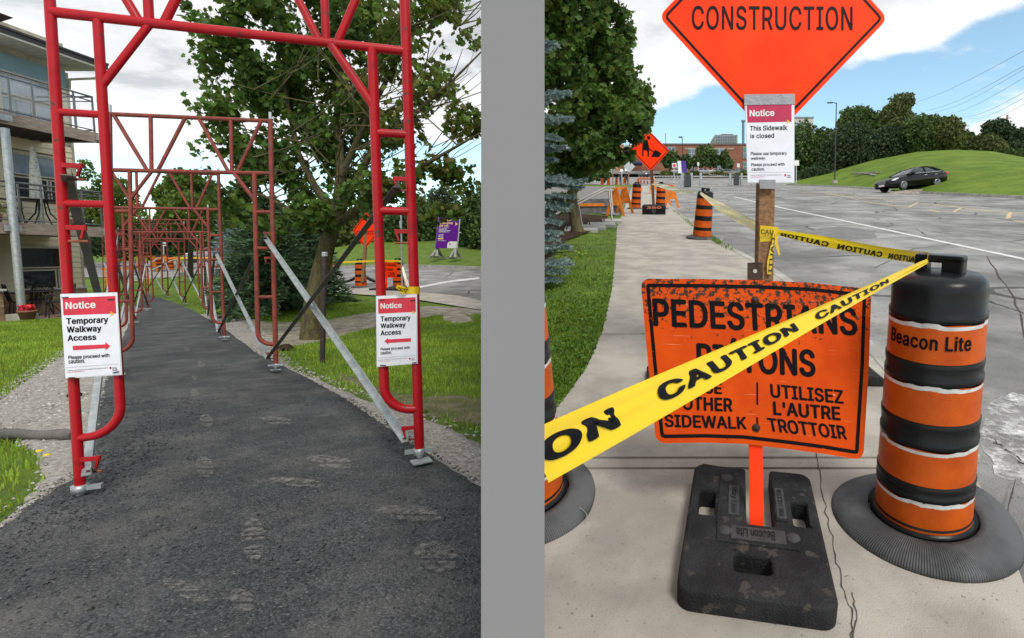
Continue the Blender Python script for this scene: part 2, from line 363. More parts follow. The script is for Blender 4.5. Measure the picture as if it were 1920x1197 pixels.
def asphalt_mat():
    m = mat('fresh_asphalt', (0.066, 0.069, 0.073), 0.8, col2=(0.04, 0.042, 0.045), scale=1.6, spec=0.25, detail=8, speck=(120, .62, (.15, .15, .148)))
    N, L = m.node_tree.nodes, m.node_tree.links; b = N['Principled BSDF']; tcn = N['Texture Coordinate'].outputs['Object']
    vo = N.new('ShaderNodeTexVoronoi'); vo.inputs['Scale'].default_value = 130; vo.inputs['Randomness'].default_value = 1; L.new(tcn, vo.inputs['Vector'])
    bp = N.new('ShaderNodeBump'); bp.inputs['Strength'].default_value = 0.6; bp.inputs['Distance'].default_value = 0.006; bp.invert = True
    L.new(vo.outputs['Distance'], bp.inputs['Height']); L.new(bp.outputs[0], b.inputs['Normal'])
    # pale dust scuffed over the surface, and stones of slightly different greys
    d = N.new('ShaderNodeTexNoise'); d.inputs['Scale'].default_value = 2.3; d.inputs['Detail'].default_value = 10; d.inputs['Roughness'].default_value = .75; L.new(tcn, d.inputs['Vector'])
    r = N.new('ShaderNodeValToRGB'); r.color_ramp.elements[0].position = .46; r.color_ramp.elements[0].color = (0, 0, 0, 1); r.color_ramp.elements[1].position = .78; r.color_ramp.elements[1].color = (.8, .8, .8, 1); L.new(d.outputs[0], r.inputs[0])
    hs = N.new('ShaderNodeMix'); hs.data_type = 'RGBA'; hs.blend_type = 'OVERLAY'; hs.inputs[0].default_value = .8
    sepc = N.new('ShaderNodeSeparateColor'); L.new(vo.outputs['Color'], sepc.inputs[0])
    old = b.inputs['Base Color'].links[0].from_socket
    mr = N.new('ShaderNodeMapRange'); L.new(sepc.outputs[0], mr.inputs[0]); mr.inputs[3].default_value = .55; mr.inputs[4].default_value = 1.6
    mu = N.new('ShaderNodeMix'); mu.data_type = 'RGBA'; mu.blend_type = 'MULTIPLY'; mu.inputs[0].default_value = 1; L.new(old, mu.inputs[6]); L.new(mr.outputs[0], mu.inputs[7])
    mx = N.new('ShaderNodeMix'); mx.data_type = 'RGBA'; L.new(r.outputs[0], mx.inputs[0]); L.new(mu.outputs[2], mx.inputs[6]); mx.inputs[7].default_value = (.17, .166, .158, 1)
    L.new(mx.outputs[2], b.inputs['Base Color']); return m
m_asph = asphalt_mat()
m_grav = mat('gravel_bed', (0.46, 0.435, 0.39), 0.95, col2=(0.27, 0.255, 0.23), scale=30, bump=1.4, bscale=45, spec=.2, detail=8, speck=(60, .6, (.42, .40, .37)))
m_dirt = mat('dirt_track', (0.38, 0.35, 0.30), 0.95, col2=(0.20, 0.17, 0.13), scale=4, bump=1.0, bscale=40, spec=.15, detail=9)
ribbon('walkway', eL, eR, 553, 1500, m_asph, 0.03, nv=330, nc=60, jagL=.03, jagR=.022, edge=.028, rough=.004)
gLl = curve([(575, 225), (600, 205), (640, 150), (668, 118), (690, 80), (720, 35), (745, 5), (760, -30), (780, -40), (800, -10), (822, 20), (850, 60), (880, 82), (910, 78), (940, 45), (965, 15), (985, -20), (1100, -200), (1500, -900)])
ribbon('gravel_verge', gLl, lambda v: eL(v) + 14, 575, 1500, m_grav, 0.008, nv=180, nc=34, jagL=.05, edge=.03, rough=.006)
gRr = curve([(590, 405), (598, 450), (612, 470), (640, 500), (665, 520), (690, 552), (708, 592), (730, 642), (752, 702), (775, 772), (800, 850), (824, 902), (850, 945), (1500, 958)])
ribbon('gravel_verge', lambda v: eR(v) - 10, gRr, 590, 1300, m_grav, 0.008, nv=180, nc=30, jagR=.05, edge=.03, rough=.006)
# gravelly track that crosses the right-hand lawn towards the road
def patch(name, top, bot, m, off, n=60, k=14, jg=.0, kind='structure', edge=0.0):
    top = np.array(top, float); bot = np.array(bot, float); t = np.linspace(0, 1, n)
    def samp(p):
        s = np.r_[0, np.cumsum(np.hypot(*np.diff(p, axis=0).T))]; s /= s[-1]; return np.stack([np.interp(t, s, p[:, 0]), np.interp(t, s, p[:, 1])], 1)
    A, B = samp(top), samp(bot); PP = []
    for j, s in enumerate(np.linspace(0, 1, k)):
        uv = A * (1 - s) + B * s; p = gL(uv[:, 0], uv[:, 1]); jj = jag(p[:, 0], p[:, 1]) * jg * abs(2 * s - 1); p[:, 1] += jj * (1 if s < .5 else -1)
        p[:, 0] = np.minimum(p[:, 0], WX(p[:, 1])); p[:, 2] = zL(p[:, 0], p[:, 1]) + off - edge * abs(2 * s - 1) ** 4; PP.append(p)
    PP = np.array(PP); q = (np.arange(k - 1)[:, None] * n + np.arange(n - 1)[None]).ravel()
    return tag(link(name, mesh_np(name, PP.reshape(-1, 3), np.stack([q, q + 1, q + n + 1, q + n], 1), m, True)), kind=kind)
patch('dirt_track', [(430, 592), (520, 604), (600, 602), (680, 588), (760, 574), (830, 574), (915, 580)], [(440, 655), (520, 655), (600, 640), (680, 618), (760, 600), (830, 590), (915, 588)], m_dirt, .004, jg=.12, edge=.02)
patch('dirt_patch', [(832, 590), (860, 585), (880, 592)], [(830, 600), (850, 607), (885, 602)], m_dirt, .004, jg=.1, edge=.02)
patch('dirt_patch', [(640, 700), (700, 722), (790, 745), (850, 735), (915, 745)], [(640, 708), (700, 735), (780, 770), (850, 782), (915, 800)], mat('worn_grass', (.20, .17, .11), .95, col2=(.10, .12, .035), scale=5, bump=1, bscale=60, detail=9), .004, jg=.1, edge=.02)
m_road = mat('road_asphalt', (0.34, 0.335, 0.325), 0.85, col2=(0.19, 0.188, 0.184), scale=.9, bump=.5, bscale=120, spec=.25, detail=12, speck=(28, .63, (.16, .16, .157)))
m_conc = mat('sidewalk_concrete', (0.43, 0.40, 0.35), 0.85, col2=(0.31, 0.285, 0.25), scale=2.6, bump=.25, bscale=160, spec=.25, detail=12, speck=(75, .67, (.20, .185, .165)))
def crackle(m, scale, w, col):
    N, L = m.node_tree.nodes, m.node_tree.links; b = N['Principled BSDF']; tcn = N['Texture Coordinate'].outputs['Object']; cur = b.inputs['Base Color'].links[0].from_socket
    n = N.new('ShaderNodeTexNoise'); n.inputs['Scale'].default_value = 2.2; n.inputs['Detail'].default_value = 6; L.new(tcn, n.inputs['Vector'])
    mx = N.new('ShaderNodeMix'); mx.data_type = 'RGBA'; mx.inputs[0].default_value = .22; L.new(tcn, mx.inputs[6]); L.new(n.outputs['Color'], mx.inputs[7])
    v = N.new('ShaderNodeTexVoronoi'); v.feature = 'DISTANCE_TO_EDGE'; v.inputs['Scale'].default_value = scale; L.new(mx.outputs[2], v.inputs['Vector'])
    g = N.new('ShaderNodeTexNoise'); g.inputs['Scale'].default_value = .45; g.inputs['Detail'].default_value = 3; L.new(tcn, g.inputs['Vector'])
    gm = N.new('ShaderNodeMapRange'); L.new(g.outputs[0], gm.inputs[0]); gm.inputs[1].default_value = .42; gm.inputs[2].default_value = .62; gm.inputs[3].default_value = 0; gm.inputs[4].default_value = w
    lt = N.new('ShaderNodeMath'); lt.operation = 'LESS_THAN'; L.new(v.outputs['Distance'], lt.inputs[0]); L.new(gm.outputs[0], lt.inputs[1])
    m2 = N.new('ShaderNodeMix'); m2.data_type = 'RGBA'; L.new(lt.outputs[0], m2.inputs[0]); L.new(cur, m2.inputs[6]); m2.inputs[7].default_value = (*col, 1)
    # broad darker oil and tyre stains
    s = N.new('ShaderNodeTexNoise'); s.inputs['Scale'].default_value = .28; s.inputs['Detail'].default_value = 8; s.inputs['Roughness'].default_value = .68; L.new(tcn, s.inputs['Vector'])
    r = N.new('ShaderNodeValToRGB'); r.color_ramp.elements[0].position = .36; r.color_ramp.elements[0].color = (.62, .62, .62, 1); r.color_ramp.elements[1].position = .56; r.color_ramp.elements[1].color = (1.06, 1.06, 1.05, 1); L.new(s.outputs[0], r.inputs[0])
    mu = N.new('ShaderNodeMix'); mu.data_type = 'RGBA'; mu.blend_type = 'MULTIPLY'; mu.inputs[0].default_value = 1; L.new(m2.outputs[2], mu.inputs[6]); L.new(r.outputs[0], mu.inputs[7]); L.new(mu.outputs[2], b.inputs['Base Color'])
crackle(m_road, .55, .022, (.10, .098, .095))
patch('road', [(560, 500), (640, 503), (760, 501), (902, 506), (955, 508)], [(540, 534), (640, 540), (780, 548), (860, 556), (905, 566), (955, 572)], m_road, .02, k=24, n=90)
patch('road', [(40, 497), (200, 495), (320, 493), (440, 492), (560, 499)], [(40, 521), (200, 521), (330, 514), (440, 515), (560, 536)], m_road, .016, k=24, n=90)
patch('pavement', [(540, 534), (640, 540), (780, 548), (860, 556), (905, 566), (955, 572)], [(540, 541), (640, 551), (740, 558), (800, 566), (860, 576), (905, 583), (955, 588)], m_conc, .022, k=8)
m_white = mat('road_paint', (0.72, 0.72, 0.70), .7, col2=(.5, .5, .49), scale=9, detail=9)
patch('lane_marking', [(779, 540), (840, 528), (899, 521)], [(783, 542.5), (840, 531), (899, 524.5)], m_white, .026, k=4)
def strip_world(mb, pts, w, h):
    """kerb: a square section swept along ground points"""
    for a, b in zip(pts[:-1], pts[1:]): mb.bar(a, b, w, h, up=(0, 0, 1))
m_kerb = mat('kerb_concrete', (0.46, 0.44, 0.41), .85, col2=(.30, .285, .265), scale=3, bump=.3, bscale=90, detail=9)
kb = MB(); strip_world(kb, [p + [0, 0, .05] for p in gL([560, 600, 640, 700, 760, 820, 870, 902, 955], [500, 502, 503, 501.5, 501, 502, 504, 506, 508])], .18, .2)
tag(kb.build('kerb', m_kerb), kind='structure')
kb = MB(); strip_world(kb, [p + [0, 0, .05] for p in gL([40, 200, 320, 440, 500, 560], [497, 495, 493, 492, 495, 499])], .2, .22)
tag(kb.build('kerb', m_kerb), kind='structure')
# ------------------------------------------------------------------ terrain of the sidewalk side: one slope
def polyR(name, pix_pts, m, off, kind='structure', depth=0.0, parent=None):
    pts = [gR(u, v, off) for u, v in pix_pts]
    for p in pts: p[0] = max(p[0], WX(p[1]))
    mb = MB(); n = len(pts)
    if depth: mb.add(list(pts) + [p - [0, 0, depth] for p in pts], [tuple(range(n)), tuple(range(2 * n - 1, n - 1, -1))] + [(i, (i + 1) % n, n + (i + 1) % n, n + i) for i in range(n)])
    else: mb.add(pts, [tuple(range(n))])
    o = mb.build(name, m, parent, world=parent is not None)
    if kind: tag(o, kind=kind)
    return o
yf = 75.0
mb = MB()
ys = np.r_[.3, 1, 2, 4, 8, 16, 30, 50, yf]; V = []; Fq = []
for y in ys:
    xa, xb = WX(y), WX(y) + 3 + y * 1.35
    for s in np.linspace(0, 1, 12): V.append((xa + (xb - xa) * s, y, zR(0, y)))
for i in range(len(ys) - 1):
    for j in range(11): Fq.append((i * 12 + j, i * 12 + j + 1, i * 12 + j + 13, i * 12 + j + 12))
mb.add(V, Fq)
# the far part of the hill flattens into the car park
V = []; Fq = []
ys2 = [yf, 90, 110, 135, 200, 400]
zf = lambda y: np.interp(y, [75, 90, 110, 135, 200, 400], [zR(0, 75), zR(0, 75) + 2.9, zR(0, 75) + 6.3, zR(0, 75) + 10.0, zR(0, 75) + 19.8, zR(0, 75) + 49])
for y in ys2:
    for s in np.linspace(0, 1, 8): V.append((WX(y) + s * (y * 1.4 + 20), y, float(zf(y))))
for i in range(len(ys2) - 1):
    for j in range(7): Fq.append((i * 8 + j, i * 8 + j + 1, i * 8 + j + 9, i * 8 + j + 8))
mb.add(V, Fq)
tag(mb.build('road', m_road), kind='structure')
# ------------------------------------------------------------------ grey partition wall between the two ways
wall = empty('partition_wall', (WX(.66), .66, -.2), 'long plain grey partition wall between the walkway and the sidewalk', 'wall')
m_wall = mat('grey_render', (0.228, 0.228, 0.231), .9, col2=(.223, .223, .226), scale=.8, spec=.1)
wd = np.array([-.2385, 1, 0]); wd /= np.linalg.norm(wd); wp = np.array([wd[1], -wd[0], 0]); hw = .0595 * .66 / np.linalg.norm([.2385, 1]) * 1.028
mb = MB(); V = []
st = [.66, 4, 10, 20, 30, 42]
def wall_x(u, y, z): return (u - PU) / FPX * (y * math.cos(PITCH) - (z - HC) * math.sin(PITCH))
for y in st:
    for sg in (-1, 1):
        for top in (0, 1):
            z = (2.1 + .15 * y) if top else min(-.3, -.05 * y) - .9
            V.append((wall_x(961.5 + sg * 59.5 * .66 / y * (1 if y < 1 else .93), y, z), y, z))
F = []
for i in range(len(st) - 1):
    b = i * 4; n = b + 4
    F += [(b, b + 1, n + 1, n), (b + 2, n + 2, n + 3, b + 3), (b + 1, b + 3, n + 3, n + 1), (b, n, n + 2, b + 2)]
F += [(0, 2, 3, 1), (len(V) - 4, len(V) - 3, len(V) - 1, len(V) - 2)]
mb.add(V, F); mb.build('panel', m_wall, wall, world=True)
# ------------------------------------------------------------------ sidewalk of separate concrete bays
swL = [(1190, 338), (1186, 350), (1180, 360), (1168, 400), (1157, 425), (1155, 460), (1148, 540), (1130, 620), (1100, 690), (1060, 745), (1015, 800), (900, 930), (700, 1200), (500, 1500)]
swR = [(1206, 338), (1216, 350), (1228, 365), (1262, 395), (1300, 425), (1345, 456), (1400, 484), (1450, 511), (1560, 592), (1650, 675), (1730, 765), (1810, 862), (1880, 985), (1925, 1110), (2020, 1500)]
fl, fr = np.array(swL, float), np.array(swR, float)
sL = lambda v: np.interp(v, fl[:, 1], fl[:, 0]); sRt = lambda v: np.interp(v, fr[:, 1], fr[:, 0])
polyR('sidewalk', [(sL(v), v) for v in np.linspace(338, 1500, 60)] + [(sRt(v), v) for v in np.linspace(1500, 338, 60)], mat('joint_dirt', (.10, .095, .085), .95, spec=.1), .012)
sidewalk = bpy.data.objects['sidewalk']
JY = [(.9, 2.535), (2.555, 2.63), (2.65, 4.68), (4.70, 6.88), (6.9, 8.9), (8.92, 11), (11.02, 13.1), (13.14, 15.3), (15.33, 18), (18.04, 21), (21.04, 25), (25.06, 32), (32.05, 42), (42.1, 70)]
vY = lambda y: 328 + 1400 / y
for a, b in JY:
    vv = np.linspace(vY(b), vY(a), 24 if a < 10 else 8)
    pts = [gR(sL(v), v, .03) for v in vv] + [gR(sRt(v), v, .03) for v in vv[::-1]]
    for p in pts: p[0] = max(p[0], WX(p[1]) + .01)
    n = len(pts); mb = MB(); mb.add(list(pts) + [p - [0, 0, .016] for p in pts], [tuple(range(n))] + [(i, (i + 1) % n, n + (i + 1) % n, n + i) for i in range(n)])
    mb.build('slab', m_conc, sidewalk, world=True)
def strip_on(mb, pts, w, off, wob=.0):
    """thin crack drawn as a sliver of varying width"""
    P = np.array([gR(u, v, off) for u, v in pts]); d = np.gradient(P, axis=0); d[:, 2] = 0; d /= np.linalg.norm(d, axis=1)[:, None]; nrm = np.stack([-d[:, 1], d[:, 0], 0 * d[:, 0]], 1)
    ww = w * (0.45 + rng.random(len(P)) * .9); V = np.r_[P - nrm * ww[:, None] / 2, P + nrm * ww[:, None] / 2]; n = len(P)
    mb.add(V, [(i, i + 1, n + i + 1, n + i) for i in range(n - 1)])
def zig(pts, amp, k):
    out = []
    for (a, b), (c, d) in zip(pts[:-1], pts[1:]):
        for t in np.linspace(0, 1, k, endpoint=False): out.append((a + (c - a) * t + rng.normal(0, amp), b + (d - b) * t + rng.normal(0, amp * .6)))
    return out + [pts[-1]]
m_crack = mat('crack', (.10, .09, .078), .95, spec=.05)
mb = MB()
strip_on(mb, zig([(1530, 846), (1536, 880), (1545, 925), (1556, 985), (1566, 1040), (1582, 1110), (1598, 1150), (1597, 1200)], 2.2, 5), .0042, .0325)
strip_on(mb, zig([(1597, 1110), (1606, 1150), (1600, 1199)], 2, 5), .004, .0328)
strip_on(mb, zig([(1905, 900), (1890, 960), (1895, 1040)], 2, 5), .006, .033)
mb.build('crack', m_crack, sidewalk, world=True)
mb = MB()
kpts = [gR(sRt(v) + 2, v, .012) for v in (340, 352, 365, 395, 425, 456, 484, 511, 550, 592, 633, 675, 720, 765, 815, 862)]
strip_world(mb, kpts, .13, .05); tag(mb.build('kerb', m_kerb, bevel=.01), kind='structure')
# old white paint and patches on the near road
mb = MB()
mb.add([gR(*p, .004) for p in zig([(1848, 760), (1900, 735), (1990, 770), (1990, 850), (1930, 905), (1880, 900), (1848, 850), (1843, 800)], 6, 5)], [tuple(range(36))])
def paint_mat():
    m = mat('worn_road_paint', (.75, .75, .73), .75, col2=(.6, .6, .59), scale=14, detail=9, bump=.4, bscale=120)
    N, L = m.node_tree.nodes, m.node_tree.links; b = N['Principled BSDF']; tcn = N['Texture Coordinate'].outputs['Object']
    n = N.new('ShaderNodeTexNoise'); n.inputs['Scale'].default_value = 9; n.inputs['Detail'].default_value = 10; n.inputs['Roughness'].default_value = .75; L.new(tcn, n.inputs['Vector'])
    r = N.new('ShaderNodeValToRGB'); r.color_ramp.elements[0].position = .44; r.color_ramp.elements[1].position = .62; L.new(n.outputs[0], r.inputs[0]); L.new(r.outputs[0], b.inputs['Alpha']); return m
m_wpaint = paint_mat()
tag(mb.build('road_marking', m_wpaint), kind='structure')
def line_on_road(pts, w, m, off=.005, name='lane_marking'):
    mb = MB(); P = np.array([gR(u, v, off) for u, v in pts])
    for a, b in zip(P[:-1], P[1:]):
        d = b - a; n = np.array([-d[1], d[0], 0]); n /= np.linalg.norm(n); mb.add([a - n * w / 2, b - n * w / 2, b + n * w / 2, a + n * w / 2], [(0, 1, 2, 3)])
    return tag(mb.build(name, m), kind='structure')
line_on_road([(1330, 359), (1364, 367)], .16, m_wpaint); line_on_road([(1375, 369), (1440, 384), (1475, 392), (1610, 420), (1760, 452), (1930, 488)], .15, m_white)
line_on_road([(1270, 349), (1300, 352)], .2, m_wpaint)
m_ypaint = mat('worn_yellow_paint', (.62, .47, .22), .8, col2=(.42, .36, .24), scale=18, detail=9)
for seg in [[(1480, 358), (1540, 361), (1600, 372)], [(1500, 361), (1585, 368)], [(1600, 376), (1622, 371), (1693, 378)], [(1617, 378), (1703, 389), (1722, 380)], [(1707, 379), (1738, 382)], [(1747, 383), (1860, 397)], [(1788, 398), (1802, 390)], [(1866, 397), (1920, 403)], [(1890, 410), (1894, 398)], [(1742, 394), (1762, 398)], [(1902, 414), (1940, 419)]]:
    line_on_road(seg, .13, m_ypaint, .006)
m_dark = mat('tar_patch', (.15, .148, .145), .85, col2=(.2, .198, .195), scale=3, detail=9, bump=.4, bscale=90)
mb = MB(); mb.add([gR(*p, .003) for p in zig([(1360, 436), (1420, 452), (1426, 470), (1395, 478), (1352, 462)], 3, 4)], [tuple(range(17))]); tag(mb.build('road_patch', m_dark), kind='structure')
mb = MB(); mb.add([gR(*p, .003) for p in zig([(1500, 432), (1580, 424), (1640, 432), (1640, 446), (1560, 452), (1510, 446)], 3, 4)], [tuple(range(21))]); tag(mb.build('road_patch', m_dark), kind='structure')
mb = MB()
for pts in ([(1480, 440), (1530, 428), (1600, 432), (1690, 420)], [(1640, 505), (1700, 470), (1790, 455)], [(1850, 480), (1900, 560), (1925, 640)], [(1560, 400), (1650, 404), (1760, 420)], [(1860, 820), (1890, 845), (1925, 870)]): strip_on(mb, zig(pts, 2, 6), .02, .004)
tag(mb.build('road_crack', m_crack), kind='structure')
# ------------------------------------------------------------------ left-hand lawn of the sidewalk side
def sheetR(name, fa, fb, v0, v1, m, off, nv=90, nc=24, bumpy=.02):
    PP = []
    for v in np.linspace(v0, v1, nv):
        for s in np.linspace(0, 1, nc):
            u = fa(v) * (1 - s) + fb(v) * s; p = gR(u, v, off); p[0] = max(p[0], WX(p[1]) + .0); p[2] += bumpy * (jag(p[0], p[1]) + .6 * jag(p[0] * .3, p[1] * .3)) * min(1, (1 - s) * 6); PP.append(p)
    q = (np.arange(nv - 1)[:, None] * nc + np.arange(nc - 1)[None]).ravel()
    return tag(link(name, mesh_np(name, np.array(PP), np.stack([q, q + nc, q + nc + 1, q + 1], 1), m, True)), kind='structure')
sheetR('lawn_ground', lambda v: 930., lambda v: sL(v) + 4 * np.clip(900 / v - .9, .3, 1), 345, 1500, m_lawn, .02, nv=150)
m_mulch = mat('mulch', (.075, .05, .035), .95, col2=(.03, .02, .014), scale=20, bump=1.3, bscale=50, spec=.1, detail=9)
polyR('mulch_bed', [(1010, 500), (1062, 450), (1100, 436), (1135, 424), (1140, 405), (1060, 400), (1000, 410)], m_mulch, .06)
# ------------------------------------------------------------------ grassy berm beyond the road
bk = np.array([(1440, 342, 100), (1480, 347, 73.7), (1600, 352, 58.3), (1640, 355, 51.9), (1700, 361, 42.4), (1800, 366, 36.8), (1920, 372, 31.8), (2100, 382, 25.9), (2500, 400, 19.4)], float)
bc = np.array([(1440, 332, 118), (1480, 334, 98), (1560, 322, 85), (1640, 300, 75), (1720, 285, 69), (1790, 281, 66), (1860, 284, 62), (1920, 295, 57), (2100, 312, 50), (2500, 330, 44)], float)
nb, kb_ = 70, 26
uu = np.linspace(1440, 2500, nb) if False else np.r_[np.linspace(1440, 1930, 52), np.linspace(1950, 2500, 18)]
KB = np.stack([np.interp(uu, bk[:, 0], bk[:, i]) for i in range(3)], 1); KB = at(KB[:, 0], KB[:, 1], KB[:, 2]); KB[:, 2] = zR(KB[:, 0], KB[:, 1]) + .10
BC = np.stack([np.interp(uu, bc[:, 0], bc[:, i]) for i in range(3)], 1); BC = at(BC[:, 0], BC[:, 1], BC[:, 2])
def berm(s):
    """s 0 at the kerb, 1 at the crest, beyond 1 down the far side"""
    if s <= 1: return KB * (1 - s) + BC * s + np.array([0, 0, 1]) * (.28 * math.sin(math.pi * s) * 1.2)
    return BC + (BC - KB) * (s - 1) * [1, 1, .3] + np.array([0, 0, -5.0]) * (s - 1) ** 1.2
PP = np.array([berm(s) for s in np.r_[np.linspace(0, 1, 22), 1.15, 1.5, 2.2, 3.2]]); k_ = len(PP)
q = (np.arange(k_ - 1)[:, None] * nb + np.arange(nb - 1)[None]).ravel()
m_berm = mat('mown_grass', (0.135, 0.205, 0.026), .9, col2=(.085, .145, .02), scale=.45, bump=1, bscale=9, spec=.12, detail=11, speck=(3.5, .62, (.19, .205, .04)))
tag(link('grass_berm', mesh_np('grass_berm', PP.reshape(-1, 3), np.stack([q, q + 1, q + nb + 1, q + nb], 1), m_berm, True)), kind='structure')
def g_berm(u, v):
    """nearest berm point under a pixel"""
    S = np.linspace(0, 1, 140); best = None
    for s in S:
        B = berm(s); pu, pv = pix(B); d = np.hypot(pu - u, pv - v); i = d.argmin()
        if best is None or d[i] < best[0]: best = (d[i], B[i], s)
    return best[1]
mb = MB()
for a, b in ((0, 25), (29, 69)): strip_world(mb, [KB[i] + [0, 0, -.03] for i in range(a, b)], .22, .2)
tag(mb.build('kerb', m_kerb), kind='structure')
# ------------------------------------------------------------------ materials of the street furniture
m_orange = mat('fluorescent_orange', (1.0, 0.05, 0.003), .5, col2=(.95, .036, .002), scale=3, spec=.12, detail=8)
m_oband = mat('orange_reflective_sheet', (.60, .10, .007), .4, col2=(.46, .07, .005), scale=7, spec=.25, bump=.12, bscale=190, detail=8)
m_black = mat('black_plastic', (.012, .0125, .014), .3, col2=(.008, .0085, .009), scale=9, spec=.22, bump=.05, bscale=40)
m_rubber = mat('black_rubber', (.030, .031, .033), .75, col2=(.014, .0145, .016), scale=7, spec=.2, bump=.55, bscale=130, detail=9, speck=(16, .60, (.060, .055, .050)))
m_tyre = mat('weathered_tyre_rubber', (.11, .113, .118), .65, col2=(.05, .0515, .054), scale=5, spec=.4, bump=.3, bscale=60, detail=9)
m_ink = mat('black_print', (.006, .006, .008), .4, spec=.1, var=.05)
m_inkw = mat('white_print', (.8, .8, .8), .4, spec=.4, var=.05)
m_torn = mat('torn_white_backing', (.72, .72, .71), .5, col2=(.55, .55, .54), scale=20)
m_wood = mat('weathered_post_timber', (.33, .185, .095), .8, col2=(.20, .11, .058), scale=5, stretch=(9, 9, .9), spec=.2, bump=.5, bscale=14, detail=10)
m_owood = mat('orange_painted_wood', (.85, .25, .03), .6, col2=(.62, .17, .02), scale=7, spec=.3, detail=9, bump=.2, bscale=60)
m_duct = mat('grey_duct_tape', (.30, .31, .33), .4, col2=(.24, .25, .27), scale=12, spec=.5, bump=.2, bscale=60)
m_paper = mat('laminated_paper', (.78, .80, .86), .28, col2=(.72, .74, .80), scale=8, spec=.5, bump=.06, bscale=14)
m_hred = mat('notice_red', (.70, .02, .055), .3, col2=(.58, .014, .042), scale=14, spec=.5)
m_dkred = mat('notice_crimson', (.50, .012, .075), .3, col2=(.42, .01, .06), scale=14, spec=.5)
m_yel = mat('yellow_print', (.85, .50, .02), .4, var=.05)
m_tape = mat('yellow_barrier_tape', (.90, .66, .012), .22, col2=(.86, .60, .01), scale=3, spec=.6, trans=.25)
m_tapew = mat('pale_tape_back', (.92, .90, .62), .3, col2=(.90, .78, .20), scale=8, spec=.5)
m_tape2 = mat('brightened_barrier_tape', (1.0, .82, .03), .35, col2=(1.0, .76, .02), scale=3, spec=.3)  # tape yellow lifted in colour to offset the dull shading on this strip
m_galv = mat('galvanised_steel', (.50, .53, .54), .45, col2=(.36, .385, .395), scale=14, metal=.55, spec=.5, detail=8)
def bar_ribs(m):
    N, L = m.node_tree.nodes, m.node_tree.links; b = N['Principled BSDF']; tcn = N['Texture Coordinate'].outputs['Object']
    sp = N.new('ShaderNodeSeparateXYZ'); L.new(tcn, sp.inputs[0])
    a = N.new('ShaderNodeMath'); a.operation = 'ARCTAN2'; L.new(sp.outputs[1], a.inputs[0]); L.new(sp.outputs[0], a.inputs[1])
    s = N.new('ShaderNodeMath'); s.operation = 'MULTIPLY'; L.new(a.outputs[0], s.inputs[0]); s.inputs[1].default_value = 115
    s2 = N.new('ShaderNodeMath'); s2.operation = 'SINE'; L.new(s.outputs[0], s2.inputs[0])
    s3 = N.new('ShaderNodeMath'); s3.operation = 'POWER'; ab = N.new('ShaderNodeMath'); ab.operation = 'ABSOLUTE'; L.new(s2.outputs[0], ab.inputs[0]); L.new(ab.outputs[0], s3.inputs[0]); s3.inputs[1].default_value = .35
    bp = N.new('ShaderNodeBump'); bp.inputs['Strength'].default_value = 1; bp.inputs['Distance'].default_value = .0045; L.new(s3.outputs[0], bp.inputs['Height'])
    L.new(bp.outputs[0], b.inputs['Normal'])
bar_ribs(m_tyre)
def place(p, up=NR, yaw=0.0, lean=0.0, tilt=0.0):
    z = Vector([float(k) for k in up]).normalized(); y = Vector((0, 1, 0)); y = (y - z * y.dot(z)).normalized(); x = y.cross(z)
    M = Matrix((x, y, z)).transposed().to_4x4()
    return Matrix.Translation(Vector([float(k) for k in p])) @ M @ Matrix.Rotation(lean, 4, 'Y') @ Matrix.Rotation(tilt, 4, 'X') @ Matrix.Rotation(yaw, 4, 'Z')
UP = np.array([0, 0, 1.0])
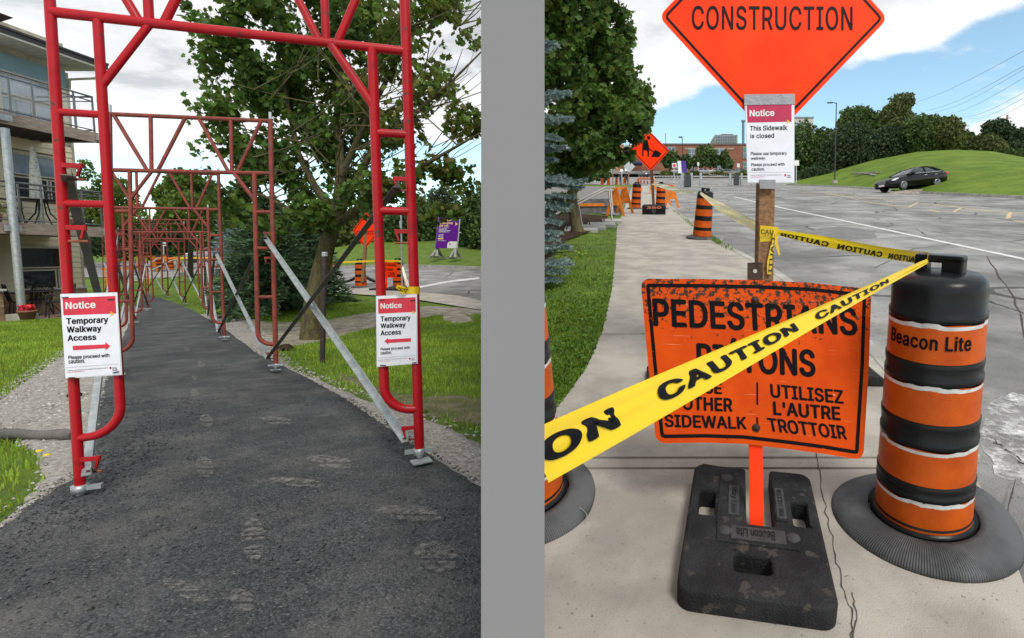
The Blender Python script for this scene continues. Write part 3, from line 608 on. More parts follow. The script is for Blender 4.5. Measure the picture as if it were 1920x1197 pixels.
# ------------------------------------------------------------------ traffic barrels
BH = 1.0
def brad(z, r0=.205, r1=.168): return r0 + (r1 - r0) * z / BH
BANDS = [(.055, .18), (.245, .39), (.49, .633), (.715, .86)]
def make_barrel(M, label, group, near=False, ring=True, r0=.205, r1=.168, n=28, handle_yaw=0.3):
    t = empty('traffic_barrel', label=label, cat='traffic barrel', group=group, M=M)
    br = lambda z: brad(z, r0, r1); n = 64 if near else n
    prof = [(br(0) + .012, .035), (br(.02) + .012, .05), (br(.03), .055)]
    if near: prof = [(br(0) + .02, .03), (br(0) + .02, .05), (br(.05) + .006, .055), (br(.05) + .006, .075), (br(.06), .08)]
    edges = [(.06 if near else .05)]
    for a, b in BANDS:
        if near: prof += [(br(a) + .007, a - .018), (br(a) + .007, a - .004), (br(a), a), (br(b), b), (br(b) + .006, b + .004), (br(b) + .006, b + .022), (br(b) + .0, b + .026)]
        else: prof += [(br(a), a), (br(b), b)]
    prof += [(br(1) + .004, .965), (br(1) - .003, .99), (br(1) - .02, 1.008), (br(1) - .07, 1.018), (.0005, 1.024)]
    prof.sort(key=lambda p: p[1]) if near else None
    mb = MB(); mb.lathe(prof, n); mb.build('body', m_black, t)
    for k, (a, b) in enumerate(BANDS):
        mb = MB(); V = []; nn = n
        hi = [b - (.003 + .002 * math.sin(j * .7 + k)) if near else b for j in range(nn)]
        for j in range(nn):
            c, s = math.cos(2 * math.pi * j / nn), math.sin(2 * math.pi * j / nn)
            for z in (a + .002, hi[j]): V.append(((br(z) + .0035) * c, (br(z) + .0035) * s, z))
        mb.add(V, [(2 * j, 2 * ((j + 1) % nn), 2 * ((j + 1) % nn) + 1, 2 * j + 1) for j in range(nn)], True); bo = mb.build('reflective_band', m_oband, t)
        if near:
            mb = MB(); V = []
            for j in range(nn):
                c, s = math.cos(2 * math.pi * j / nn), math.sin(2 * math.pi * j / nn); zt = b - .006 + .011 * max(0, math.sin(j * (.17 + .05 * k) + 2.2 * k * k) + .35 * math.sin(j * 1.3 + k) - .1) + (.012 if (j + 9 * k) % 41 < 2 else 0)
                for z in (b - .03, zt): V.append(((br(z) + .0022 + (.003 if z == zt else 0)) * c, (br(z) + .0022 + (.003 if z == zt else 0)) * s, z))
            mb.add(V, [(2 * j, 2 * ((j + 1) % nn), 2 * ((j + 1) % nn) + 1, 2 * j + 1) for j in range(nn)], True); mb.build('torn_edge', m_torn, bo)
    mb = MB(); c, s = math.cos(handle_yaw), math.sin(handle_yaw); e = lambda x, z: (x * c, x * s, z)
    w = .08 if near else .1
    R = Matrix.Rotation(handle_yaw, 4, 'Z')
    for d in ((-w + .02, 1.035, .045, .08), (w - .035, 1.035, .07, .08), (0, 1.065, 2 * w, .028)):
        mb.box((d[0], 0, d[1]), (d[2], .05, d[3]), M=R)
    mb.build('handle', m_black, t, bevel=.008 if near else 0)
    if ring:
        wob = (lambda a, r: (.018 * math.sin(2 * a + .6) + .008 * math.sin(3 * a)) * max(0, (r - .22) / .14)) if near else None
        mb = MB(); mb.lathe([(br(0) + .025, .004), (br(0) + .028, .050), (br(0) + .05, .056), (.27, .052), (.31, .040), (.335, .027), (.347 - .006 * near, .016), (.35 - .006 * near, .002), (.33, -.004), (.24, -.004)], 72 if near else 28, wob=wob)
        mb.build('rubber_ring', m_tyre, t)
    return t
pb = gR(1727, 975, .03)
barrel = make_barrel(place(pb, lean=math.radians(-3.0), tilt=math.radians(0)), 'big black and orange traffic barrel in the foreground beside the pedestrian sign', 'traffic barrels along the sidewalk', near=True, handle_yaw=math.radians(-48), r0=.172, r1=.152)
# lettering wrapped round its top band
band = [c for c in barrel.children if c.name.startswith('reflective_band')][-1]
mb = MB(); V, F, asp = text2d('Beacon Lite', .028, 1.05); a0, a1 = math.radians(-90 - 90), math.radians(-90 + 14); z0, z1 = .768, .822
mb.add([((brad(z0 + (z1 - z0) * b, .172, .152) + .0052 + .0001 * l) * math.cos(a0 + (a1 - a0) * a), (brad(z0 + (z1 - z0) * b, .172, .152) + .0052 + .0001 * l) * math.sin(a0 + (a1 - a0) * a), z0 + (z1 - z0) * b) for a, b, l in V], F)
mb.build('lettering', m_ink, band)
# barrel whose left side runs into the partition wall
p2b = gR(966, 935, .03); b2 = make_barrel(place(p2b, lean=math.radians(-1)), 'traffic barrel pushed up against the grey wall, mostly hidden by yellow tape', 'traffic barrels along the sidewalk', near=True)
def clip_at_wall(root):
    Mw = root.matrix_basis
    for c in [root] + list(root.children_recursive):
        if c.type != 'MESH': continue
        bm = bmesh.new(); bm.from_mesh(c.data); M = Mw.copy(); bm.transform(M)
        p0 = np.array([WX(1), 1, 0]) + wp * hw * .9
        bmesh.ops.bisect_plane(bm, geom=bm.verts[:] + bm.edges[:] + bm.faces[:], plane_co=p0, plane_no=wp, clear_inner=True)
        bm.transform(M.inverted()); bm.to_mesh(c.data); bm.free()
clip_at_wall(b2)
mb = MB(); wpts = [gR(u, v, .07) for u, v in [(1054, 937), (1062, 933), (1078, 931), (1094, 928), (1098, 926), (1096, 930)]]; mb.tube(wpts, .0022, 5)
wpts = [gR(u, v, .065) for u, v in [(1060, 938), (1066, 941), (1078, 948), (1092, 956), (1100, 964), (1101, 974)]]; mb.tube(wpts, .0022, 5)
tag(mb.build('wire_tie', m_galv), 'thin twisted silver wire lying on the rubber ring beside the grey wall', 'wire')
for (u, v, lab, ln) in [(1316, 447, 'traffic barrel at the kerb holding up the sagging tape, in the middle of the sidewalk', 3), (1192, 392, 'traffic barrel standing left of the digging worker sign', 3), (1238, 392, 'traffic barrel half hidden behind the post of the digging worker sign', 2)]:
    if True: make_barrel(place(gR(u, v, .03), lean=math.radians(ln), yaw=random.random()), lab, 'traffic barrels along the sidewalk')
for (u, v, lab) in [(1129, 347.5, 'far traffic barrel at the left end of the row past the steps'), (1141, 347.5, 'far traffic barrel second from the left in the row past the steps'), (1156, 346.5, 'far traffic barrel third from the left in the row past the steps'), (1171, 346, 'far traffic barrel at the right end of the row, beside the sidewalk'), (1225, 346, 'far traffic barrel in the road behind the digging worker sign')]:
    make_barrel(place(gR(u, v, .03), lean=.03), lab, 'traffic barrels along the sidewalk', n=16)
# ------------------------------------------------------------------ rubber base block and the sign it carries
def block_mesh(W, D, H, holes, slot, bevel):
    xs = sorted({0, W} | {h[i] for h in holes for i in (0, 1)} | {slot[0], slot[1]}); ys_ = sorted({0, D} | {h[i] for h in holes for i in (2, 3)} | {slot[2]})
    def solid(x, y):
        if any(h[0] < x < h[1] and h[2] < y < h[3] for h in holes): return False
        return not (slot[0] < x < slot[1] and y > slot[2])
    ok = {(i, j) for i in range(len(xs) - 1) for j in range(len(ys_) - 1) if solid((xs[i] + xs[i + 1]) / 2, (ys_[j] + ys_[j + 1]) / 2)}
    bm = bmesh.new(); vd = {}
    def vt(i, j, z):
        if (i, j, z) not in vd: vd[i, j, z] = bm.verts.new((xs[i], ys_[j], z))
        return vd[i, j, z]
    for i, j in ok:
        bm.faces.new([vt(i, j, H), vt(i + 1, j, H), vt(i + 1, j + 1, H), vt(i, j + 1, H)]); bm.faces.new([vt(i, j, 0), vt(i, j + 1, 0), vt(i + 1, j + 1, 0), vt(i + 1, j, 0)])
        for di, dj, a, b in ((0, -1, (i, j), (i + 1, j)), (1, 0, (i + 1, j), (i + 1, j + 1)), (0, 1, (i + 1, j + 1), (i, j + 1)), (-1, 0, (i, j + 1), (i, j))):
            if (i + di, j + dj) not in ok: bm.faces.new([vt(*a, 0), vt(*b, 0), vt(*b, H), vt(*a, H)])
    bmesh.ops.recalc_face_normals(bm, faces=bm.faces); bmesh.ops.dissolve_limit(bm, angle_limit=.01, verts=bm.verts[:], edges=bm.edges[:])
    outer = [e for e in bm.edges if abs(e.verts[0].co.z - e.verts[1].co.z) > .5 * H and (e.verts[0].co.x < 1e-4 or e.verts[0].co.x > W - 1e-4) and (e.verts[0].co.y < 1e-4 or e.verts[0].co.y > D - 1e-4)]
    bmesh.ops.bevel(bm, geom=outer, offset=.05, segments=6, affect='EDGES', profile=.5, clamp_overlap=False)
    vedge = [e for e in bm.edges if abs(e.verts[0].co.z - e.verts[1].co.z) > .5 * H and e.calc_face_angle(0) > .8]
    bmesh.ops.bevel(bm, geom=vedge, offset=.014, segments=3, affect='EDGES', profile=.5, clamp_overlap=False)
    hedge = [e for e in bm.edges if e.calc_face_angle(0) > .6 and e.verts[0].co.z > H * .9 and e.verts[1].co.z > H * .9]
    bmesh.ops.bevel(bm, geom=hedge, offset=.013, segments=3, affect='EDGES', profile=.5, clamp_overlap=False)
    me = bpy.data.meshes.new('block'); bm.to_mesh(me); bm.free(); me.materials.append(m_rubber); return me
fL, fR2 = gR(1266, 1143, .032), gR(1573, 1187, .032)
W_ = np.linalg.norm(fR2 - fL); ex = (fR2 - fL) / W_; ey = np.cross(NR, ex); D0 = .765
Mb = Matrix(((*(float(k) for k in ex), 0), (*(float(k) for k in ey), 0), (*(float(k) for k in NR), 0), (0, 0, 0, 1))).transposed(); Mb.translation = Vector([float(k) for k in fL])
blk = empty('ballast_block', label='heavy black recycled rubber sign base with three hand holes on the sidewalk, in front', cat='sign base', M=Mb)
H_ = .08; Wb = W_
o = link('rubber_block', block_mesh(Wb, D0, H_, [(.36 * Wb, .61 * Wb, .115, .20), (.075 * Wb, .205 * Wb, .40, .56), (.80 * Wb, .92 * Wb, .39, .545)], (.45 * Wb, .655 * Wb, .37), .03), blk)
mb = MB()
for x0, x1, y0, y1 in ((.235, .82, .245, .355), (.235, .43, .355, .72), (.67, .765, .40, .62)): mb.box(((x0 + x1) / 2 * Wb, (y0 + y1) / 2, H_ + .002), ((x1 - x0) * Wb, y1 - y0, .008))
mb.build('raised_panel', m_rubber, blk, bevel=.003)
m_rub2 = mat('label_plate_rubber', (.062, .064, .066), .7, col2=(.045, .046, .048), scale=20, spec=.3, bump=.4, bscale=150)
for (x0, x1, y0, y1, s, up) in ((.335, .725, .262, .335, 'Beacon Lite', 'flip'), (.31, .395, .40, .60, 'Stay Line', 'down'), (.68, .75, .41, .61, '800.363.1778', 'side')):
    mb = MB(); mb.box(((x0 + x1) / 2 * Wb, (y0 + y1) / 2, H_ + .0075), ((x1 - x0) * Wb, y1 - y0, .004)); pl = mb.build('label_plate', m_rub2, blk, bevel=.001)
    mb = MB(); z = H_ + .0097; X0, X1 = x0 * Wb + .008, x1 * Wb - .008; Y0, Y1 = y0 + .012, y1 - .012
    if up == 'flip': text_quad(mb, s, (X1 - .03, Y1, z), (X0 + .012, Y1, z), (X1 - .03, Y0, z), (0, 0, 1), .001, .02)
    elif up == 'down': text_quad(mb, s, (X0, Y1, z), (X0, Y0, z), (X1, Y1, z), (0, 0, 1), .001, .02)
    else: text_quad(mb, s, (X1, Y0, z), (X1, Y1, z), (X0, Y0, z), (0, 0, 1), .001, .02)
    mb.build('lettering', m_rubber, pl)
mb = MB()
for x, y in ((.29, .305), (.775, .305), (.29, .655)): mb.lathe([(.0, .0), (.024, .0), (.026, -.01)], 18, c=(x * Wb, y, H_ + .011))
mb.build('boss', m_rub2, blk)
# pedestrian sign
def rounded(poly, r, k=5):
    out = []; n = len(poly)
    for i in range(n):
        p0, p, p1 = [np.asarray(poly[j % n], float) for j in (i - 1, i, i + 1)]
        a = (p0 - p) / np.linalg.norm(p0 - p); b = (p1 - p) / np.linalg.norm(p1 - p)
        A, B = p + a * r, p + b * r
        for t in np.linspace(0, 1, k): out.append((1 - t) ** 2 * A + 2 * t * (1 - t) * p + t * t * B)
    return np.array(out)
def inset(poly, d):
    c = poly.mean(0); q = poly - c; L = np.linalg.norm(q, axis=1, keepdims=True); n = len(poly); out = []
    for i in range(n):
        t = poly[(i + 1) % n] - poly[i - 1]; t = t / np.linalg.norm(t); nn = np.array([-t[1], t[0]])
        if nn @ (c - poly[i]) < 0: nn = -nn
        out.append(poly[i] + nn * d)
    return np.array(out)
class Plane:
    def __init__(s, P0, P1, P2):
        s.o = np.asarray(P0, float); s.x = P1 - s.o; s.x /= np.linalg.norm(s.x); n = np.cross(s.x, P2 - s.o); s.n = n / np.linalg.norm(n)
        if s.n @ (C_ - s.o) < 0: s.n = -s.n
        s.y = np.cross(s.n, s.x)
    def px(s, u, v): return hit_plane(u, v, s.o, s.n)
    def loc(s, u, v): d = s.px(u, v) - s.o; return np.array([d @ s.x, d @ s.y])
    def w(s, a, b, h=0.0): return s.o + s.x * a + s.y * b + s.n * h
    def mat(s): 
        M = Matrix(((*s.x, 0), (*s.y, 0), (*s.n, 0), (0, 0, 0, 1))).transposed(); M.translation = Vector(s.o); return M
def ring_faces(mb, A, B, f):
    n = len(A); mb.add([f(*a) for a in A] + [f(*b) for b in B], [(i, (i + 1) % n, n + (i + 1) % n, n + i) for i in range(n)])
def ink_worn(name, lo, hi, scale=16):
    m = mat(name, (.006, .006, .008), .5, spec=.08, var=.05); N, L = m.node_tree.nodes, m.node_tree.links; b = N['Principled BSDF']
    n = N.new('ShaderNodeTexNoise'); n.inputs['Scale'].default_value = scale; n.inputs['Detail'].default_value = 10; n.inputs['Roughness'].default_value = .8; L.new(N['Texture Coordinate'].outputs['Object'], n.inputs['Vector'])
    r = N.new('ShaderNodeValToRGB'); r.color_ramp.elements[0].position = lo; r.color_ramp.elements[1].position = hi; L.new(n.outputs[0], r.inputs[0]); L.new(r.outputs[0], b.inputs['Alpha']); return m
m_inkw1 = ink_worn('worn_black_print', .385, .395)
def worn_orange():
    m = mat('worn_orange_sheet', (.74, .085, .002), .5, col2=(.62, .06, .002), scale=4, spec=.12, detail=9)
    N, L = m.node_tree.nodes, m.node_tree.links; b = N['Principled BSDF']; tcn = N['Texture Coordinate'].outputs['Object']; cur = b.inputs['Base Color'].links[0].from_socket
    sp = N.new('ShaderNodeSeparateXYZ'); L.new(tcn, sp.inputs[0])
    for scale, lo, colr, topbias, off in ((44, .60, (.045, .035, .022), .15, 0), (15, .685, (.66, .64, .62), .0, 5), (60, .69, (.06, .045, .03), .04, 9)):
        mp = N.new('ShaderNodeMapping'); L.new(tcn, mp.inputs[0]); mp.inputs['Location'].default_value = (off, off, off)
        n = N.new('ShaderNodeTexNoise'); n.inputs['Scale'].default_value = scale; n.inputs['Detail'].default_value = 9; n.inputs['Roughness'].default_value = .7; L.new(mp.outputs[0], n.inputs['Vector'])
        x = n.outputs[0]
        if topbias:      # mildew clings to the upper part of the sheet
            mr = N.new('ShaderNodeMapRange'); L.new(sp.outputs[1], mr.inputs[0]); mr.inputs[1].default_value = .36; mr.inputs[2].default_value = .60; mr.inputs[3].default_value = -.05; mr.inputs[4].default_value = topbias * .62
            ad = N.new('ShaderNodeMath'); L.new(x, ad.inputs[0]); L.new(mr.outputs[0], ad.inputs[1]); x = ad.outputs[0]
        r = N.new('ShaderNodeValToRGB'); r.color_ramp.elements[0].position = lo; r.color_ramp.elements[0].color = (0, 0, 0, 1); r.color_ramp.elements[1].position = lo + .02; L.new(x, r.inputs[0])
        mx = N.new('ShaderNodeMix'); mx.data_type = 'RGBA'; L.new(r.outputs[0], mx.inputs[0]); L.new(cur, mx.inputs[6]); mx.inputs[7].default_value = (*colr, 1); cur = mx.outputs[2]
    for rot, off in ((.5, 0), (-.9, 7), (1.4, 3)):      # fine pale scratches
        mp = N.new('ShaderNodeMapping'); L.new(tcn, mp.inputs[0]); mp.inputs['Location'].default_value = (off, off, 0); mp.inputs['Rotation'].default_value = (0, 0, rot); mp.inputs['Scale'].default_value = (3.5, 95, 1)
        n = N.new('ShaderNodeTexNoise'); n.inputs['Scale'].default_value = 1.6; n.inputs['Detail'].default_value = 3; L.new(mp.outputs[0], n.inputs['Vector'])
        r = N.new('ShaderNodeValToRGB'); r.color_ramp.elements[0].position = .70; r.color_ramp.elements[0].color = (0, 0, 0, 1); r.color_ramp.elements[1].position = .735; r.color_ramp.elements[1].color = (.5, .5, .5, 1); L.new(n.outputs[0], r.inputs[0])
        mx = N.new('ShaderNodeMix'); mx.data_type = 'RGBA'; L.new(r.outputs[0], mx.inputs[0]); L.new(cur, mx.inputs[6]); mx.inputs[7].default_value = (.9, .35, .2, 1); cur = mx.outputs[2]
    L.new(cur, b.inputs['Base Color']); return m
m_worn = worn_orange()
PS = Plane(at(1228, 832, 2.06), at(1615, 850, 2.04), at(1202, 523, 2.15))
ps = empty('pedestrian_sign', label='battered orange pedestrians sign in two languages on a flat orange strap', cat='sign', M=PS.mat())
z5 = lambda x, y: (1180 + x / 2.992, 480 + y / 2.992)
outl = [(62, 128), (400, 130), (700, 136), (1000, 150), (1358, 186), (1345, 600), (1312, 1148), (1100, 1112), (900, 1085), (640, 1055), (420, 1048), (150, 1052), (105, 600)]
pl2 = np.array([PS.loc(*z5(*p)) for p in outl]); 
def round_corners(pts, idx, r):
    out = []; n = len(pts)
    for i in range(n):
        if i not in idx: out.append(pts[i]); continue
        p0, p, p1 = pts[i - 1], pts[i], pts[(i + 1) % n]; a = (p0 - p) / np.linalg.norm(p0 - p); b = (p1 - p) / np.linalg.norm(p1 - p)
        for t in np.linspace(0, 1, 7): out.append((1 - t) ** 2 * (p + a * r) + 2 * t * (1 - t) * p + t * t * (p + b * r))
    return np.array(out)
rc = round_corners(pl2, {0, 4, 6, 11}, .042)
mb = MB(); mb.prism([tuple(p) for p in rc], lambda a, b: PS.w(a, b, -.004), lambda a, b: PS.w(a, b, .0)); mb.build('sign_panel', m_worn, ps, world=True)
panel = [c for c in ps.children][0]
A = inset(rc, .020); B = inset(rc, .034)
mb = MB(); ring_faces(mb, A, B, lambda a, b: PS.w(a, b, .0012)); mb.build('border', m_inkw1, panel, world=True)
mb = MB()
for s, LLp, LRp, ULp in (('PEDESTRIANS', (135, 396), (1282, 450), (128, 236)), ('PIÉTONS', (378, 642), (1046, 682), (374, 448)), ('USE', (365, 768), (520, 777), (363, 703)), ('OTHER', (298, 864), (580, 876), (296, 786)), ('SIDEWALK', (200, 960), (660, 974), (196, 888)),
                         ('UTILISEZ', (793, 795), (1203, 832), (788, 716)), ("L'AUTRE", (808, 893), (1186, 925), (804, 815)), ('TROTTOIR', (785, 985), (1224, 1032), (770, 906))):
    text_quad(mb, s, PS.px(*z5(*LLp)), PS.px(*z5(*LRp)), PS.px(*z5(*ULp)), PS.n, .0014, .034 if len(s) < 8 or s == 'PIÉTONS' else .03)
for y0, y1 in ((710, 836), (905, 990)): mb.add([PS.px(*z5(x, y)) + PS.n * .0014 for x, y in ((712, y0), (722, y0), (723, y1), (713, y1))], [(0, 1, 2, 3)])
mb.build('lettering', m_inkw1, panel, world=True)
m_rust = mat('rusty_steel', (.085, .05, .035), .7, col2=(.045, .03, .025), scale=25, metal=.4, spec=.3, bump=.3, bscale=80)
for x, y in ((705, 250), (711, 965)):
    mb = MB(); c = PS.loc(*z5(x, y)); mb.lathe([(.0, .007), (.006, .007), (.007, .003), (.0155, .003), (.0165, .0)], 20, c=(c[0], c[1], .001)); mb.build('bolt', m_rust, ps)
mb = MB(); tabp = [(665, 37), (750, 37), (750, 145), (665, 140)]
mb.prism([PS.loc(*z5(*p)) for p in tabp], lambda a, b: PS.w(a, b, -.012), lambda a, b: PS.w(a, b, -.006)); mb.build('steel_tab', m_rust, ps, world=True)
mb = MB(); c = PS.loc(*z5(707, 85)); mb.lathe([(.0, .0), (.0085, .0)], 20, c=(c[0], c[1], -.0052)); mb.build('tab_hole', mat('pale_disc', (.55, .52, .48), .8), ps)
sb = gR(1419, 1000); st0 = PS.px(1418, 845) - PS.n * .012; st1 = PS.px(1417, 500) - PS.n * .010; upd = np.array([0, -1, 0])
mb = MB()
sfoot = gR(1419, 1006, .04)
for a, b in ((sfoot, st0), (st0, st1)): mb.bar(a, b, .054, .006, up=upd)
mb.build('strap', m_orange, ps, world=True)
mb = MB(); fq = [at(u, v, Y) for u, v, Y in ((1431, 947, 2.18), (1453, 950, 2.18), (1452, 995, 2.10), (1447, 1007, 2.07), (1431, 1012, 2.06))]; mb.add(fq + [p - [0, -.006, .004] for p in fq], [(0, 1, 2, 3, 4), (9, 8, 7, 6, 5)] + [(i, (i + 1) % 5, 5 + (i + 1) % 5, 5 + i) for i in range(5)]); mb.build('foot_plate', mat('pale_orange_steel', (.95, .21, .06), .5, col2=(.85, .16, .045), scale=8), ps, world=True)
# ------------------------------------------------------------------ diamond signs
def diamond(name, label, c, hx, hz, n, ex, ez, m_face, post=None, worker=False, group=None):
    pass
cS = at(1450, 33, 3.2); PD = Plane(at(1238, 30, 3.2), at(1662, 36, 3.2), at(1447, -190, 3.26))
cs_ = empty('construction_sign', label='large orange construction diamond sign on a wooden post, cut by the top of the picture', cat='sign', M=PD.mat())
cl = PD.loc(1450, 33); hx = (PD.loc(1665, 36)[0] - PD.loc(1235, 30)[0]) / 2; bot = PD.loc(1446, 263); dv = bot - cl; hz = np.linalg.norm(dv); upv = -dv / hz; rgt = np.array([1.0, 0.005])
dm = np.array([cl - rgt * hx, cl + dv, cl + rgt * hx, cl + upv * hz]); dr = rounded(dm, .055, 6)
mb = MB(); mb.prism([tuple(p) for p in dr], lambda a, b: PD.w(a, b, -.003), lambda a, b: PD.w(a, b, 0)); mb.build('sign_panel', m_orange, cs_, world=True); pan = cs_.children[0]
mb = MB(); ring_faces(mb, inset(dr, .022), inset(dr, .036), lambda a, b: PD.w(a, b, .0015)); mb.build('border', m_ink, pan, world=True)
z6 = lambda x, y: (1230 + x / 4.267, y / 4.267)
mb = MB(); text_quad(mb, 'CONSTRUCTION', PD.px(*z6(286, 240)), PD.px(*z6(1572, 247)), PD.px(*z6(287, 47)), PD.n, .0018, .012, 1.06); mb.build('lettering', m_ink, pan, world=True)
pb0 = gR(1428, 735); pt = PD.px(1447, -60) - PD.n * .06; pm = PD.px(1439, 380) - PD.n * .06
pb0 = pm + (pm - pt) * ((pm[2] - zR(0, pm[1])) / (pt[2] - pm[2])); mb = MB(); mb.bar(pb0, pt, .092, .092, up=(0, -1, 0)); mb.build('wooden_post', m_wood, cs_, world=True, bevel=.004)
def wing_base(parent, p, w=.78, hgt=.16):
    for s in (-1, 1):
        mb = MB(); prof = [(0.06, hgt), (.2, hgt * 1.05), (.45, hgt * .6), (w - .04, .07), (w, .05)]; V = []
        for x, z in prof:
            for y in (-.13, .13):
                V += [(s * x, y, z), (s * x, y, max(0, z - .075))]
        F = []
        for i in range(len(prof) - 1):
            a = i * 4; F += [(a, a + 4, a + 6, a + 2), (a + 1, a + 3, a + 7, a + 5), (a, a + 1, a + 5, a + 4), (a + 2, a + 6, a + 7, a + 3)]
        F += [(0, 2, 3, 1), (len(V) - 4, len(V) - 3, len(V) - 1, len(V) - 2)]
        mb.add(V, F); o = mb.build('base_wing', m_rubber, parent, bevel=.012); o.matrix_local = parent_matrix(parent).inverted() @ p
wing_base(cs_, place(gR(1428, 712, .03)))
def sheet_px(mb, PL, pts, h): mb.add([PL.px(*p) + PL.n * h for p in pts], [tuple(range(len(pts)))])
def notice(name, label, PL, pouch, paper, header, mhead, texts, shapes, extras=None, group=None, thick=.004):
    c0 = PL.px(*pouch[0]); M = PL.mat(); M.translation = Vector(np.mean([PL.px(*p) for p in pouch], 0)); t = empty(name, label=label, cat='notice', group=group, M=M)
    mb = MB(); P = [PL.px(*p) for p in pouch]; n = len(P); mb.add([p for p in P] + [p + PL.n * thick * .4 for p in P], [tuple(range(n))[::-1], tuple(range(n, 2 * n))] + [(i, (i + 1) % n, n + (i + 1) % n, n + i) for i in range(n)])
    mb.build('plastic_pouch', mat('clear_pouch_edge', (.62, .66, .68), .2, spec=.6, var=.05), t, world=True)
    mb = MB(); sheet_px(mb, PL, paper, thick * .4 + .0008); pp = mb.build('paper', m_paper, t, world=True)
    mb = MB(); sheet_px(mb, PL, header, thick * .4 + .0013); mb.build('header', mhead, pp, world=True)
    for m_, lst in texts.items():
        mb = MB()
        for s, LLp, LRp, ULp, bd in lst: text_quad(mb, s, PL.px(*LLp), PL.px(*LRp), PL.px(*ULp), PL.n, thick * .4 + .0018, bd)
        mb.build('lettering', MATS[m_], pp, world=True)
    for nm, m_, pts in shapes:
        mb = MB(); sheet_px(mb, PL, pts, thick * .4 + .0022); mb.build(nm, MATS[m_], pp, world=True)
    for nm, m_, pts, h in (extras or []):
        mb = MB(); P = [PL.px(*p) for p in pts]; n = len(P); mb.add([p + PL.n * (h - .003) for p in P] + [p + PL.n * h for p in P], [tuple(range(n))[::-1], tuple(range(n, 2 * n))] + [(i, (i + 1) % n, n + (i + 1) % n, n + i) for i in range(n)]); mb.build(nm, MATS[m_], t, world=True)
    return t
m_grey = mat('grey_print', (.25, .25, .27), .5, var=.05); m_pink = mat('red_print', (.62, .03, .10), .5, var=.05); m_purp = mat('purple_print', (.10, .016, .30), .5, var=.05)
def chev(f, x, y, s): return [f(x - s * .5, y - s), f(x + s, y), f(x - s * .5, y + s), f(x - s * .15, y)]
def circ(f, x, y, r, n=14): return [f(x + r * math.cos(2 * math.pi * i / n), y + r * math.sin(2 * math.pi * i / n)) for i in range(n)]
f7 = lambda x, y: (1390 + x / 7.48, 190 + y / 7.48)
PN = Plane(PD.px(1396, 196) + PD.n * .012, PD.px(1489, 196) + PD.n * .012, PD.px(1440, 338) + PD.n * .012)
notice('notice', 'white and crimson sidewalk closed notice duct-taped below the big construction sign', PN, [f7(*p) for p in ((45, 40), (745, 20), (745, 1150), (88, 1150))], [f7(*p) for p in ((60, 55), (735, 40), (738, 1135), (88, 1136))], [f7(*p) for p in ((75, 60), (702, 45), (703, 290), (84, 305))], m_dkred,
    {'white_print': [('Notice', f7(112, 222), f7(462, 212), f7(112, 126), .03)],
     'black_print': [('This Sidewalk', f7(120, 418), f7(642, 406), f7(120, 348), .018), ('is closed', f7(125, 523), f7(458, 516), f7(125, 458), .018), ('Please use temporary', f7(133, 772), f7(638, 764), f7(132, 716), .012), ('walkway.', f7(135, 836), f7(342, 830), f7(134, 784), .012), ('Please proceed with', f7(138, 924), f7(605, 916), f7(137, 872), .012), ('caution.', f7(142, 978), f7(328, 975), f7(142, 932), .012),
                     ('Together, we improve the well-being of the people we serve.', f7(120, 1050), f7(572, 1044), f7(120, 1033), .0)],
     'red_print': [('www.PerleyHealth.ca', f7(120, 1077), f7(315, 1073), f7(120, 1058), .0)], 'grey_print': [('Perley', f7(637, 1056), f7(690, 1053), f7(637, 1036), .01), ('Health', f7(637, 1077), f7(693, 1074), f7(637, 1060), .01)]},
    [('arrowhead', 'yellow_print', chev(f7, 648, 292, 34)), ('logo', 'red_print', circ(f7, 613, 1041, 15)), ('logo', 'purple_print', circ(f7, 618, 1038, 8)), ('rule', 'grey_print', [f7(110, 999), f7(718, 996), f7(718, 998.5), f7(110, 1001.5)])],
    [('duct_tape', 'grey_duct_tape', [(1395, 178), (1489.5, 177), (1490, 196.5), (1395, 198)], .006), ('duct_tape', 'grey_duct_tape', [(1423, 337.5), (1454, 338), (1452.5, 355), (1424.5, 354.5)], .007)])
